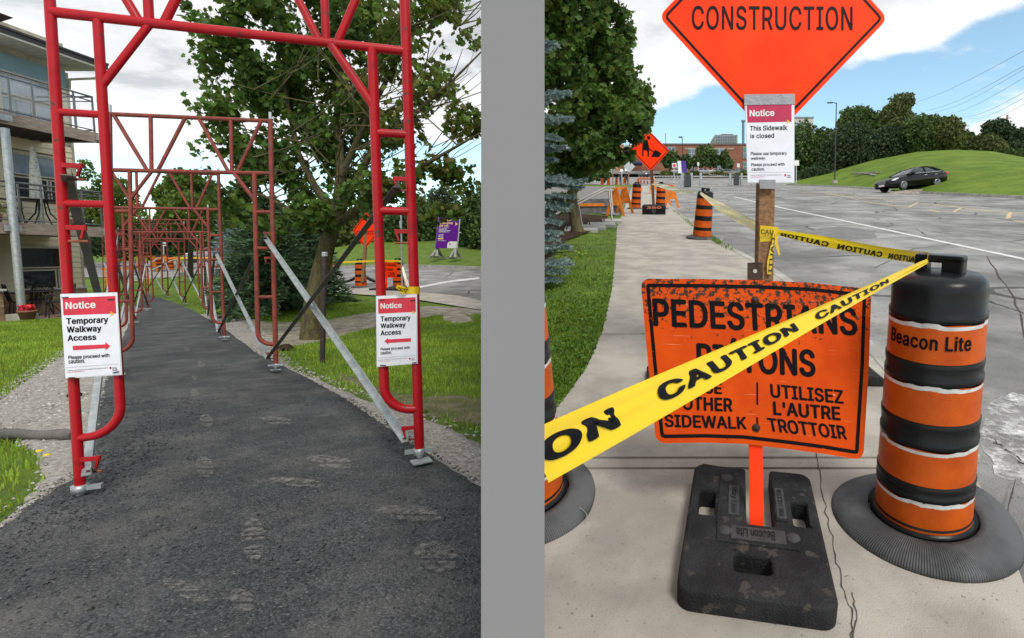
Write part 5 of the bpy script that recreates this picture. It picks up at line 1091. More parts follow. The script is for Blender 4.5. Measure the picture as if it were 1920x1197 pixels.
zq = lambda x, y: (640 + x / 6.65, 390 + y / 6.65)
pq = np.array([PQ.loc(*zq(*p)) for p in ((440, 672), (692, 685), (690, 875), (442, 868))]); mb = MB(); mb.prism([tuple(p) for p in pq], lambda a, b: PQ.w(a, b, -.006), lambda a, b: PQ.w(a, b, 0)); fsp = mb.build('sign_panel', m_orange, fs, world=True)
mb = MB()
for s, a, b, c in (('PEDESTRIANS', (452, 728), (684, 732), (452, 690)), ('PIÉTONS', (480, 786), (645, 788), (480, 742)), ('UTILISEZ', (585, 818), (672, 820), (585, 800)), ("L'AUTRE", (588, 838), (668, 840), (588, 822)), ('TROTTOIR', (580, 860), (676, 862), (580, 842)), ('SIDEWALK', (460, 858), (560, 860), (460, 842))):
    text_quad(mb, s, PQ.px(*zq(*a)), PQ.px(*zq(*b)), PQ.px(*zq(*c)), PQ.n, .006, .02)
mb.build('lettering', m_ink, fsp, world=True)
mb = MB(); mb.bar(PQ.px(*zq(563, 1003)), PQ.px(*zq(567, 668)) - PQ.n * .01, .055, .01, up=(0, -1, 0)); mb.build('strap', m_orange, fs, world=True)
mb = MB(); mb.box((0, 0, .03), (1.5, .5, .07), M=placeL(738, 545)); mb.build('rubber_block', m_rubber, fs, world=True)
PC = Plane(at(650, 435, 20), at(720, 436, 20), at(685, 400, 20))
fc = empty('construction_sign', label='orange diamond construction sign half hidden by leaves, behind the maple', cat='sign', M=PC.mat())
dc = rounded(np.array([PC.loc(*p) for p in ((661, 433), (685, 467), (713, 433), (687, 398))]), .05, 4); mb = MB(); mb.prism([tuple(p) for p in dc], lambda a, b: PC.w(a, b, -.005), lambda a, b: PC.w(a, b, 0)); pp = mb.build('sign_panel', m_orange, fc, world=True)
mb = MB(); ring_faces(mb, inset(dc, .03), inset(dc, .05), lambda a, b: PC.w(a, b, .004)); mb.build('border', m_ink, pp, world=True)
mb = MB(); text_quad(mb, 'CONSTRUCTION', PC.px(669, 440), PC.px(705, 440), PC.px(669, 433), PC.n, .006, .01); mb.build('lettering', m_ink, pp, world=True)
mb = MB(); mb.bar(PC.px(680, 530), PC.px(686, 430) - PC.n * .05, .1, .1, up=(0, -1, 0)); mb.build('wooden_post', m_wood, fc, world=True); wing_base(fc, placeL(678, 534), .9, .3)
sp_ = empty('sign_pole', loc=g1(754, 553), label='thin silver pole behind the right posts with yellow tape hanging from it', cat='pole')
b = g1(754, 553, -.05); mb = MB(); mb.tube([b, at(752, 400, b[1])], .032, 8); mb.build('shaft', m_galv, sp_, world=True)
mb = MB(); mb.prism([(0, 0), (.09, .02), (.07, -.22), (.03, -.25)], lambda a, b_: np.array(at(748, 415, b[1] - .05)) + [a, 0, b_], lambda a, b_: np.array(at(748, 415, b[1] - .06)) + [a, 0, b_]); mb.build('bracket', m_galv, sp_, world=True)
tape_px('caution_tape', [(755, 495, 16.4), (758, 515, 15), (765, 535, 11), (773, 546, 4.5)], [.04, .07, .06, .03], 'pale caution tape drooping from the silver pole to the right post', m=m_tapew, text=False)
tape_px('caution_tape', [(640, 492, 19), (668, 491, 19), (705, 489.5, 19), (755, 490.5, 19)], [.07, .07, .07, .07], 'thin yellow tape line strung between the far barrels', text=False)
tape_px('caution_tape', [(330, 485, 37), (380, 484, 37), (440, 486, 37), (500, 487, 37)], [.12, .12, .12, .12], 'thin yellow tape line beyond the far barricades', text=False)
# purple billboard on the far lawn
PB = Plane(at(818, 465, 34), at(858, 466, 34.8), at(822, 407, 34)); m_bpur = mat('purple_vinyl', (.14, .012, .30), .4, col2=(.12, .010, .27), scale=4)
bb = empty('billboard', label='purple billboard with yellow headline on wooden props on the far lawn', cat='billboard', M=PB.mat())
zb = lambda x, y: (800 + x / 10.88, 390 + y / 10.88)
bq = np.array([PB.loc(*zb(*p)) for p in ((185, 822), (612, 826), (668, 178), (245, 184))]); mb = MB(); mb.prism([tuple(p) for p in bq], lambda a, b: PB.w(a, b, -.16), lambda a, b: PB.w(a, b, 0)); bpn = mb.build('sign_panel', m_bpur, bb, world=True)
mb = MB(); mb.prism([tuple(PB.loc(*zb(*p))) for p in ((616, 820), (634, 815), (694, 185), (670, 176))], lambda a, b: PB.w(a, b, -.17), lambda a, b: PB.w(a, b, .012)); mb.build('edge_trim', mat('board_edge', (.55, .56, .52), .7), bpn, world=True)
mb = MB(); mb.add([PB.px(*zb(*p)) + PB.n * .008 for p in ((412, 822), (608, 825), (622, 686), (480, 684), (440, 700), (420, 740))], [tuple(range(6))]); mb.build('logo_panel', m_inkw, bpn, world=True)
mby, mbw = MB(), MB()
for mbx, lst in ((mby, (('Join us in', (262, 284), (502, 272), (272, 230)), ('answering', (260, 344), (528, 340), (266, 290)), ('the call.', (252, 388), (452, 384), (258, 340)))), (mbw, (('Our campaign for', (248, 424), (448, 420), (250, 404)), ('innovation and', (246, 452), (412, 448), (248, 432)), ('excellence in seniors', (242, 480), (486, 474), (244, 458)), ('and veterans care', (240, 502), (456, 498), (242, 484)), ('answering', (240, 560), (340, 556), (242, 536)), ('THE CALL', (236, 602), (340, 600), (238, 566)), ('perleyhealth.ca', (226, 680), (392, 680), (228, 662))))):
    for s, a, b, c in lst: text_quad(mbx, s, PB.px(*zb(*a)), PB.px(*zb(*b)), PB.px(*zb(*c)), PB.n, .01, .04)
mby.add([PB.px(*p) + PB.n * .01 for p in chev(zb, 596, 330, 40)], [(0, 1, 2, 3)]); mby.add([PB.px(*zb(*p)) + PB.n * .01 for p in ((226, 644), (336, 642), (340, 614), (228, 616))], [(0, 1, 2, 3)])
mby.build('lettering', mat('pale_yellow_print', (.90, .62, .22), .5, var=.05), bpn, world=True); mbw.build('lettering', m_inkw, bpn, world=True)
mbl = MB(); mbl.add([PB.px(*p) + PB.n * .012 for p in circ(zb, 475, 738, 18)], [tuple(range(14))]); mbl.build('logo', MATS['red_print'], bpn, world=True)
m_prop = mat('grey_timber', (.32, .31, .28), .8, col2=(.2, .195, .18), scale=9)
for xc, yb_ in ((215, 1000), (590, 1022)):
    for dx, dyb in ((-110, 0), (90, -14), (-10, 2)):
        mb = MB(); mb.bar(at(*zb(xc, 828), 34.3), at(*zb(xc + dx, yb_ + dyb), 33.6 if dx < 0 else 34.9), .13, .13); mb.build('prop', m_prop, bb, world=True)
    mb = MB(); mb.bar(at(*zb(xc - 190, yb_ + 6), 33.6), at(*zb(xc + 130, yb_ - 8), 34.9), .12, .1); mb.build('runner', m_prop, bb, world=True)
# crushed drain pipe lying on the gravel at the left
dp = empty('drain_pipe', loc=g1(60, 824), label='flattened grey brown plastic pipe lying across the gravel left of the front frame', cat='pipe')
pp_ = [g1(u, v, .035) for u, v in ((-120, 828), (-20, 825), (30, 824), (62, 826), (85, 827), (110, 825), (140, 826))]; mb = MB(); mb.tube(pp_, [.036, .036, .036, .03, .033, .036, .034], 10); mb.build('pipe', mat('grey_brown_plastic', (.14, .125, .115), .55, col2=(.085, .078, .072), scale=7, spec=.4), dp, world=True)
# far end: barricades, steps, barrels, sign
for (u, v, lab) in [(426, 504, 'far traffic barrel left of the orange barricade at the end of the walkway'), (447.5, 503, 'far traffic barrel right of the first one at the end of the walkway')]:
    pass
E1 = 37.0
def placeY(u, v, Y, yaw=0): return place(at(u, v, Y), up=UP, yaw=yaw)
for (u, v, lab) in [(298, 508, 'left one of the two traffic barrels beyond the walkway steps'), (320, 507, 'right one of the two traffic barrels beyond the walkway steps')]:
    make_barrel(placeY(u, v, E1), lab, 'barrels across the lawn', n=16)
sawhorse(placeY(313, 512, 35.5, .15), 1.75, 'orange sawhorse in front of the two far barrels above the steps', hgt=1.0)
sawhorse(placeY(287, 508, 37, 1.2), 1.8, 'orange sawhorse seen end-on left of the two far barrels', hgt=1.0)
sawhorse(placeY(240, 540, 27, .9), 1.8, 'orange sawhorse low at the left behind the scaffold posts', hgt=1.0)
fst = empty('concrete_steps', loc=at(300, 535, 29), label='concrete steps rising at the far end of the covered walkway', cat='steps')
for i in range(5):
    mb = MB(); c = at(305 - i * 1.5, 541 - i * 7.2, 28.2 + i * .75); mb.box((0, 0, -.12), (3.6 - i * .3, .9, .3), M=Matrix.Translation(Vector(c)) @ Matrix.Rotation(.25, 4, 'Z')); mb.build('step', m_step, fst, world=True)
fh = empty('handrail', loc=at(305, 520, 29), label='pale handrail on the steps at the far end of the covered walkway', cat='handrail')
zr1 = lambda x, y: (215 + x / 5.2, 390 + y / 5.2)
mb = MB(); mb.tube([at(*zr1(360, 612), 27.8), at(*zr1(545, 515), 30), at(*zr1(605, 505), 30.5)], .03, 6); mb.build('rail', m_steel, fh, world=True)
mb = MB(); mb.tube([at(*zr1(350, 540), 30.5), at(*zr1(410, 495), 31.5), at(*zr1(450, 490), 32)], .03, 6); mb.build('rail', m_steel, fh, world=True)
for a, b, Y in (((605, 505), (605, 640), 30.5), ((455, 560), (455, 720), 29)):
    mb = MB(); mb.tube([at(*zr1(*a), Y), at(*zr1(*b), Y)], .03, 6); mb.build('rail_post', m_steel, fh, world=True)
ss = empty('street_sign', loc=at(307, 490, 44), label='small white street sign on a pole beyond the far end of the walkway', cat='sign')
mb = MB(); mb.bar(at(307, 497, 44), at(307, 455, 44), .07, .07); mb.build('pole', m_galv, ss, world=True); mb = MB(); c = at(306.5, 458, 43.9); mb.box(c, (.38, .03, .3)); sf_ = mb.build('sign_face', m_inkw, ss, world=True); mb = MB(); mb.box(c + np.array([-.02, -.02, 0]), (.2, .01, .07), rz=0); mb.build('arrow', m_ink, sf_, world=True)
# ------------------------------------------------------------------ apartment building on the left
XB, XO = -18.2, -16.45                       # wall face and outer edge of the balconies
def yw(u, X): return X / ((u - PU) / FPX)     # distance at which the plane x = X crosses column u
bld = empty('apartment_building', loc=(XB, 16, -.85), label='cream sided apartment building with balconies at the left edge', cat='building')
m_side = mat('cream_siding', (.76, .68, .49), .75, col2=(.70, .62, .44), scale=2, spec=.25, bump=.15, bscale=60)
m_trim = mat('taupe_trim', (.52, .47, .37), .7, col2=(.35, .32, .25), scale=4)
m_blue = mat('blue_grey_panel', (.22, .33, .37), .7, col2=(.19, .29, .33), scale=2)
m_soff = mat('pale_soffit', (.62, .60, .55), .8, var=.08); m_fasc = mat('dark_brown_gutter', (.035, .022, .02), .4, col2=(.025, .017, .016), scale=6, spec=.5)
m_glass = mat('window_glass', (.022, .028, .032), .05, spec=.9, var=.2, scale=1); m_frame = mat('window_frame_paint', (.58, .53, .44), .6, var=.1)
m_skyglass = mat('sky_painted_glass', (.33, .40, .46), .06, spec=.9, col2=(.16, .22, .28), scale=1.2)  # pale sky reflection painted into the pane colour
m_brick = mat('buff_brick', (.42, .30, .17), .85, col2=(.31, .21, .11), scale=18, isl=.22, bump=.3, bscale=80); m_mort = mat('mortar', (.36, .33, .28), .9, var=.1)
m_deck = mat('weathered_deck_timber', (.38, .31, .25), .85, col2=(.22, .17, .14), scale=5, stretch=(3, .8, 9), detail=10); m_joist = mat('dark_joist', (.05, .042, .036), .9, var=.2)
m_rail = mat('grey_railing', (.22, .225, .23), .45, metal=.5, var=.1); m_clear = None
def glass_panel():
    m = bpy.data.materials.new('balcony_glass'); m.use_nodes = True; N, L = m.node_tree.nodes, m.node_tree.links; b = N['Principled BSDF']
    b.inputs['Base Color'].default_value = (.75, .8, .8, 1); b.inputs['Roughness'].default_value = .08; b.inputs['Alpha'].default_value = .12; b.inputs['Specular IOR Level'].default_value = .8; return m
m_clear = glass_panel()
y0b, y1b = 14.2, yw(157, XB); zg, zt = -.9, 7.0
mb = MB(); mb.box((XB - 5, (y0b + y1b) / 2, (zg + zt) / 2 + .3), (9.9, y1b - y0b, zt - zg + .8)); core = mb.build('wall', m_trim, bld, world=True)
# siding planks, one object each, leaving the windows out
def win(za, zb_, ya, yb, parts): return dict(z=(za, zb_), y=(ya, yb), parts=parts)
WY = (yw(38, XB), yw(128, XB))
wins = [win(.02, 1.28, *WY, [(0, 1, .5, 1), (0, .72, 0, .46), (.76, 1, 0, .46)]), win(2.72, 4.02, WY[0] - .05, WY[1], [(0, 1, .52, 1), (0, .72, 0, .48), (.76, 1, 0, .48)]), win(4.72, 6.25, WY[0] - .1, WY[1] - .1, [(0, 1, .62, 1), (0, .6, 0, .57), (.65, 1, 0, .57)])]
storeys = [(-.02, 1.62), (1.95, 4.42), (4.75, 6.2)]
shared = {}
def plank(ya, yb, z, h=.165):
    key = round(yb - ya, 3)
    if key not in shared:
        V = [(-.0, 0, 0), (.026, 0, 0), (.008, 0, h), (-.0, 0, h)]; L = yb - ya; V = V + [(x, L, z_) for x, _, z_ in V]
        me = bpy.data.meshes.new('siding_plank'); me.from_pydata(V, [], [(0, 1, 2, 3), (7, 6, 5, 4), (0, 4, 5, 1), (1, 5, 6, 2), (2, 6, 7, 3)]); me.materials.append(m_side); shared[key] = me
    o = link('siding_plank', shared[key], bld); o.matrix_local = parent_matrix(bld).inverted() @ Matrix.Translation((XB, ya, z))
for za, zb_ in storeys:
    z = za
    while z < zb_:
        segs = [(y0b, y1b - .06)]
        for w in wins:
            if w['z'][0] - .1 < z + .08 < w['z'][1] + .08: segs = [(y0b, w['y'][0] - .075), (w['y'][1] + .075, y1b - .06)]
        for a, b in segs: plank(a, b, z)
        z += .168
mb = MB(); mb.box((XB + .012, y1b - .03, 3), (.04, .07, 7.6)); mb.build('corner_board', m_trim, bld, world=True)
mb = MB(); mb.box((XB + .012, (y0b + y1b) / 2, 6.52), (.035, y1b - y0b, .55)); mb.build('frieze_panel', m_blue, bld, world=True)
for w in wins:
    (za, zb_), (ya, yb) = w['z'], w['y']; L, H = yb - ya, zb_ - za
    mb = MB(); t = .06
    for c, d in (((ya - t / 2, (za + zb_) / 2), (t, H + 2 * t)), ((yb + t / 2, (za + zb_) / 2), (t, H + 2 * t)), (((ya + yb) / 2, za - t / 2), (L, t)), (((ya + yb) / 2, zb_ + t / 2), (L, t))): mb.box((XB + .035, c[0], c[1]), (.06, d[0], d[1]))
    fo = mb.build('window', m_frame, bld, world=True)
    for a, b, c, d in w['parts']:
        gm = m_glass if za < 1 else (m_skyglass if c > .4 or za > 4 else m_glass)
        mb = MB(); mb.box((XB + .012, ya + (a + b) / 2 * L, za + (c + d) / 2 * H), (.02, (b - a) * L - .05, (d - c) * H - .05)); mb.build('pane', gm, fo, world=True)
    mb = MB()
    for a, b, c, d in w['parts']:
        for e, f in (((a * L, c * H), (b * L, c * H + .035)), ((a * L, d * H - .035), (b * L, d * H)), ((a * L, c * H + .035), (a * L + .035, d * H - .035)), ((b * L - .035, c * H + .035), (b * L, d * H - .035))): mb.box((XB + .028, ya + (e[0] + f[0]) / 2, za + (e[1] + f[1]) / 2), (.03, f[0] - e[0], f[1] - e[1]))
    mb.build('sash', m_frame, fo, world=True)
# roof: soffit boards, gutter and slab
m_roof = mat('dark_shingles', (.07, .06, .055), .9, col2=(.045, .04, .037), scale=12)
XE = -17.3
mb = MB(); mb.box(((XE + XB) / 2 - .2, (13 + y1b + .4) / 2, 7.02), (XE - XB + .45, y1b - 12.6, .05)); so = mb.build('soffit', m_soff, bld, world=True)
for i in range(18):
    mb = MB(); mb.box((XE - .5, 13.1 + i * .26, 6.993), (.95, .012, .006)); mb.build('soffit_joint', m_trim, so, world=True)
mb = MB(); mb.box((XE - .01, (13 + y1b + .4) / 2, 7.13), (.1, y1b - 12.6, .17)); mb.box((XE + .05, (13 + y1b + .4) / 2, 7.2), (.06, y1b - 12.6, .06)); mb.box((XB - 1, y1b + .4, 7.13), (2.6, .1, .17)); mb.build('gutter', m_fasc, bld, world=True)
mb = MB(); mb.add([(XE, 13, 7.22), (XE, y1b + .45, 7.22), (XB - 4, y1b - 1.2, 8.3), (XB - 4, 13, 8.3)], [(0, 1, 2, 3)]); mb.build('roof', m_roof, bld, world=True)
mb = MB(); mb.tube([(XE - .05, y1b + .3, 7.0), (XE - .25, y1b + .25, 6.72), (XB + .1, y1b - .02, 6.6), (XB + .06, y1b - .02, 6.3)], .04, 8); mb.build('downspout', m_trim, bld, world=True)
P = at(26, 34, 13.2); mb = MB(); e2 = np.array([(0, 0, 0), (-.25, -.5, .35), (-1.6, -1.8, 1.15)]); 
V = [P, P + [-.10, -.25, .03], P + [-.45, -.25, .33], P + [-1.6, -.3, .95], P + [-1.6, -.3, .1], P + [-.5, -.28, -.42], P + [-.10, -.25, -.22]]
mb.add([np.array(v) for v in V] + [np.array(v) + [0, -1.2, 0] for v in V], [tuple(range(7)), tuple(range(13, 6, -1))] + [(i, (i + 1) % 7, 7 + (i + 1) % 7, 7 + i) for i in range(7)]); mb.build('eave_corner', m_fasc, bld, world=True)
# balconies
def balcony(zd, rail_h=1.05, clear=True):
    t = bld; ya, yb = 13.55, yw(207, XO) - .02
    mb = MB(); mb.box((XO - .025, (ya + yb) / 2, zd), (.05, yb - ya, .30)); fa = mb.build('balcony', m_deck, t, world=True)
    mb = MB(); mb.box(((XO + XB) / 2, yb - .03, zd), (XO - XB - .06, .05, .28)); mb.build('end_board', m_deck, fa, world=True)
    for i in range(12):
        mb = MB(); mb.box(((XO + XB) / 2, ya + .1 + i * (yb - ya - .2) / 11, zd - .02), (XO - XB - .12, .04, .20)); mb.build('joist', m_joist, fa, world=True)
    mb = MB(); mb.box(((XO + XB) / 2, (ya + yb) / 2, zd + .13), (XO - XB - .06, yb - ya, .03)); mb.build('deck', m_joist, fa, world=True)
    z0 = zd + .16
    mb = MB(); ps_ = [(XO - .06, ya), (XO - .06, yb - .05), (XB + .05, yb - .05)]
    for z, r in ((z0 + rail_h, .028), (z0 + rail_h - .13, .018), (z0 + .06, .018)): mb.tube([(x, y, z) for x, y in ps_], r, 8)
    mb.build('railing', m_rail, fa, world=True)
    for i in range(6):
        mb = MB(); y = ya + .25 + i * (yb - ya - .3) / 5; mb.box((XO - .06, y, z0 + rail_h / 2), (.035, .035, rail_h)); mb.build('baluster', m_rail, fa, world=True)
    for x in (-.6, -1.1):
        mb = MB(); mb.box((XO + x, yb - .05, z0 + rail_h / 2), (.035, .035, rail_h)); mb.build('baluster', m_rail, fa, world=True)
    if clear:
        for i in range(5):
            mb = MB(); y = ya + .25 + (i + .5) * (yb - ya - .3) / 5; mb.box((XO - .06, y, z0 + .48), (.008, (yb - ya - .3) / 5 - .06, rail_h - .3)); mb.build('glass_panel', m_clear, fa, world=True)
balcony(4.58); balcony(1.74, clear=False)
for (u, Y_, top, lab) in ((0, 0, 0, 0),):
    pass
for (y_, z1, lab, foot) in ((14.05, 4.3, 'pale galvanised column on a concrete footing at the corner of the patio', True), (yw(207, XO) + .04, 5.75, 'pale galvanised column rising behind the front red frame, at the far balcony corner', False)):
    zb0 = float(zL(XO, y_)); t = empty('steel_column', loc=(XO + .08, y_, zb0), label=lab, cat='column', group='columns that carry the balconies')
    mb = MB(); mb.tube([(XO + .08, y_, zb0), (XO + .08, y_, z1)], .085, 14); sh = mb.build('shaft', m_galv, t, world=True)
    for z in (1.74, 4.58):
        if z < z1 + .3: mb = MB(); mb.box((XO + .06, y_, z), (.08, .34, .16)); mb.build('bracket', m_galv, t, world=True)
    if foot: mb = MB(); mb.box((XO + .08, y_, zb0 + .07), (.42, .42, .22)); mb.build('footing', m_conc, t, world=True, bevel=.02)
# brick base, projecting left bay and patio
ZP = float(np.mean([zL(-17.0, 14.2), zL(-17.6, 15.5)])) + .03; print('patio', ZP, zL(-17, 14.2), zL(-17.6, 15.5), zL(-17.6, 16.8))
def bricks(name, x, ya, yb, za, zb_, parent):
    mb = MB(); r = 0; z = za; V = []; Fq = []
    bl, bh, j = .21, .066, .010
    while z < zb_ - .03:
        y = ya - (r % 2) * bl / 2
        while y < yb:
            a, b = max(y, ya), min(y + bl - j, yb)
            if b - a > .03: n = len(V); V += [(x, a, z), (x, b, z), (x, b, z + bh - j), (x, a, z + bh - j), (x + .012, a, z), (x + .012, b, z), (x + .012, b, z + bh - j), (x + .012, a, z + bh - j)]; Fq += [(n + 4, n + 5, n + 6, n + 7), (n, n + 1, n + 5, n + 4), (n + 3, n + 7, n + 6, n + 2), (n, n + 4, n + 7, n + 3), (n + 1, n + 2, n + 6, n + 5)]
            y += bl
        z += bh; r += 1
    mb.add(V, Fq); o = mb.build(name, m_brick, parent, world=True); o['kind'] = 'stuff'
mb = MB(); mb.box((XB + .03, (y0b + y1b) / 2, -.45), (.08, y1b - y0b, .86)); bb0 = mb.build('brick_base', m_mort, bld, world=True); bricks('brickwork', XB + .07, y0b, y1b, -.9, -.04, bb0)
mb = MB(); mb.box((XB + .05, (y0b + y1b) / 2, -.005), (.12, y1b - y0b, .05)); mb.build('sill_course', m_soff, bld, world=True)
yb_ = 14.05; xb_ = at(9, 600, yb_)[0]; bay = MB(); bay.box((xb_ - 2, yb_ - 1, -.4), (4, 2, 1.0)); bo = bay.build('brick_bay', m_mort, bld, world=True)
mb = MB(); mb.box((xb_ - 2, yb_ - 1.02, .86), (3.86, 2, 1.45)); mb.build('bay_panel', m_side, bld, world=True); mb = MB(); mb.box((xb_ - 1.95, yb_ - 1, .12), (4.05, 2.1, .05)); mb.build('bay_sill', m_soff, bld, world=True)
# brick courses on the bay's near and right faces
V = []; Fq = []; z = -.85; r = 0
while z < .06:
    y = yb_ - 2 - (r % 2) * .1
    while y < yb_:
        a, b = max(y, yb_ - 2), min(y + .2, yb_)
        if b - a > .03: n = len(V); V += [(xb_ + .012, a, z), (xb_ + .012, b, z), (xb_ + .012, b, z + .056), (xb_ + .012, a, z + .056)]; Fq.append((n, n + 1, n + 2, n + 3))
        y += .21
    x = xb_ - 1.2 - (r % 2) * .1
    while x < xb_:
        n = len(V); b = min(x + .2, xb_); V += [(x, yb_ - 2.012, z), (b, yb_ - 2.012, z), (b, yb_ - 2.012, z + .056), (x, yb_ - 2.012, z + .056)]; Fq.append((n, n + 1, n + 2, n + 3)); x += .21
    z += .066; r += 1
mb = MB(); mb.add(V, Fq); o = mb.build('brickwork', m_brick, bo, world=True); o['kind'] = 'stuff'
m_pav = mat('reddish_paver', (.30, .20, .165), .85, col2=(.22, .15, .125), scale=6, isl=.15)
pat = MB(); y = 13.9
mb0 = MB(); mb0.box((XB + .95, 15.7, ZP - .05), (2.1, 3.7, .06)); pat = mb0.build('patio', m_mort); tag(pat, kind='structure')
sh_p = None
for i in range(17):
    for j in range(9):
        if sh_p is None:
            m1 = MB(); m1.box((0, 0, 0), (.205, .205, .03)); o = m1.build('paver', m_pav, pat); sh_p = o.data
        else: o = link('paver', sh_p, pat)
        o.location = (XB + .1 + j * .22, 13.95 + i * .22, ZP - .015 + random.uniform(-.003, .003))
def patio_chair(M, label, group):
    t = empty('patio_chair', label=label, cat='chair', group=group, M=M); m = mat('dark_cast_metal', (.035, .037, .04), .5, metal=.3, var=.2)
    mb = MB(); mb.box((0, 0, .43), (.48, .46, .03)); mb.build('seat', m, t)
    b = MB(); pts = [(-.22, .23, .45), (-.23, .30, .75), (-.16, .33, .92), (.16, .33, .92), (.23, .30, .75), (.22, .23, .45)]; b.tube(pts, .018, 6)
    for i in range(6):
        for s in (-1, 1):
            x0 = -.2 + i * .08; b.bar((x0, .245, .48), (max(-.2, min(.2, x0 + s * .28)), .32, .88), .014, .012)
    b.build('backrest', m, t)
    for s in (-1, 1):
        for y in (-.2, .2): mb = MB(); mb.tube([(s * .21, y, .43), (s * .24, y * 1.2, 0)], .014, 6); mb.build('leg', m, t)
        mb = MB(); mb.tube([(s * .24, .26, .68), (s * .27, 0, .66), (s * .26, -.2, .62), (s * .22, -.2, .43)], .016, 6); mb.build('armrest', m, t)
    return t
gp = 'patio furniture of dark cast metal'; zp = ZP
for u, y_, yaw, lab in ((45, 15.0, 2.6, 'dark lattice patio chair at the left, behind the flower pot'), (73, 16.0, -1.9, 'dark lattice patio chair behind the round table against the brick'), (112, 14.9, -.6, 'dark lattice patio chair at the right, partly behind the left notice')):
    c = at(u, 590, y_); patio_chair(Matrix.Translation((c[0], y_, zp)) @ Matrix.Rotation(yaw, 4, 'Z'), lab, gp)
c = at(84, 590, 15.3); tb = empty('patio_table', loc=(c[0], 15.3, zp), label='round dark metal patio table between the lattice chairs', cat='table'); m_cast = MATS['dark_cast_metal']
mb = MB(); mb.lathe([(.0, .70), (.5, .70), (.52, .715), (.5, .73), (.0, .73)], 28); mb.build('tabletop', m_cast, tb)
for k in range(4):
    a = k * math.pi / 2 + .4; mb = MB(); mb.tube([(.1 * math.cos(a), .1 * math.sin(a), .70), (.16 * math.cos(a), .16 * math.sin(a), .35), (.42 * math.cos(a), .42 * math.sin(a), .0)], .018, 6); mb.build('leg', m_cast, tb)
c = at(52, 600, 13.95); fp = empty('flower_pot', loc=(c[0], 13.95, ZP), label='terracotta pot with red flowers on the edge of the patio', cat='flower pot')
mb = MB(); mb.lathe([(.0, 0), (.12, 0), (.165, .24), (.19, .245), (.19, .29), (.16, .29), (.15, .25), (.0, .25)], 24); mb.build('pot', mat('terracotta', (.30, .13, .09), .8, col2=(.22, .10, .07), scale=8), fp)
V = []; Fq = []
for i in range(260):
    a, r, h = rng.random() * 6.28, rng.random() ** .5 * .14, .30 + rng.random() * .12; n = len(V); s = .022; d = rng.normal(size=3); d /= np.linalg.norm(d); x, y = ortho(d); p = np.array([r * math.cos(a), r * math.sin(a), h]); V += [p - x * s - y * s, p + x * s - y * s, p + x * s + y * s, p - x * s + y * s]; Fq.append((n, n + 1, n + 2, n + 3))
mb = MB(); mb.add(V, Fq); mb.build('blossom', mat('red_petals', (.75, .04, .06), .6, isl=.3, var=.1), fp)
# balcony furniture of the middle storey
zb2 = 1.74 + .16
c = at(58, 400, 15.2); ch = patio_chair(Matrix.Translation((-17.3, 14.75, zb2)) @ Matrix.Rotation(2.2, 4, 'Z'), 'dark sling chair on the middle balcony, turned to the right', 'balcony furniture'); mb = MB(); mb.prism([(-.2, .42), (.2, .42), (.22, 1.05), (-.22, 1.05)], lambda a, b: (a, .24 + (b - .42) * .35, b), lambda a, b: (a, .26 + (b - .42) * .35, b)); mb.build('sling', mat('grey_mesh', (.15, .145, .135), .8, var=.15), ch)
tb2 = copy_tree(tb, None, Matrix.Translation((-17.3, 15.6, zb2))); tb2['label'] = 'dark round table on the middle balcony behind the railing'
um = empty('closed_parasol', loc=(-17.6, 15.75, zb2), label='closed white patterned parasol standing on the middle balcony', cat='parasol')
mb = MB(); mb.tube([(0, 0, 0), (0, 0, 2.3)], .025, 8); mb.build('pole', m_galv, um); mb = MB(); mb.lathe([(.05, 2.25), (.10, 1.7), (.14, 1.1), (.15, .75)], 12, wob=None); mb.build('folded_canopy', mat('patterned_white_cloth', (.66, .65, .60), .9, col2=(.40, .42, .36), scale=16, mixlo=.42, mixhi=.5), um)
for k, (x, y, lab) in enumerate(((-16.75, 16.0, 'planter of yellow flowers hanging inside the middle balcony rail'), (-16.8, 14.0, 'green potted plant on the middle balcony near the column'))):
    p_ = empty('planter', loc=(x, y, zb2), label=lab, cat='planter'); mb = MB(); mb.lathe([(.0, 0), (.12, 0), (.15, .2), (.0, .2)], 14); mb.build('pot', MATS['terracotta'], p_)
    V = []; Fq = []
    for i in range(220):
        p = np.array([rng.normal(0, .12), rng.normal(0, .2), .25 + rng.random() * .3]); d = rng.normal(size=3); d /= np.linalg.norm(d); xx, yy = ortho(d); s = .035; n = len(V); V += [p - xx * s, p - yy * s * .5, p + xx * s, p + yy * s * .5]; Fq.append((n, n + 1, n + 2, n + 3))
    mb = MB(); mb.add(V, Fq); mb.build('foliage', mat('planter_leaves', (.22, .22, .02), .7, isl=.4, col2=(.06, .12, .02), scale=14), p_)
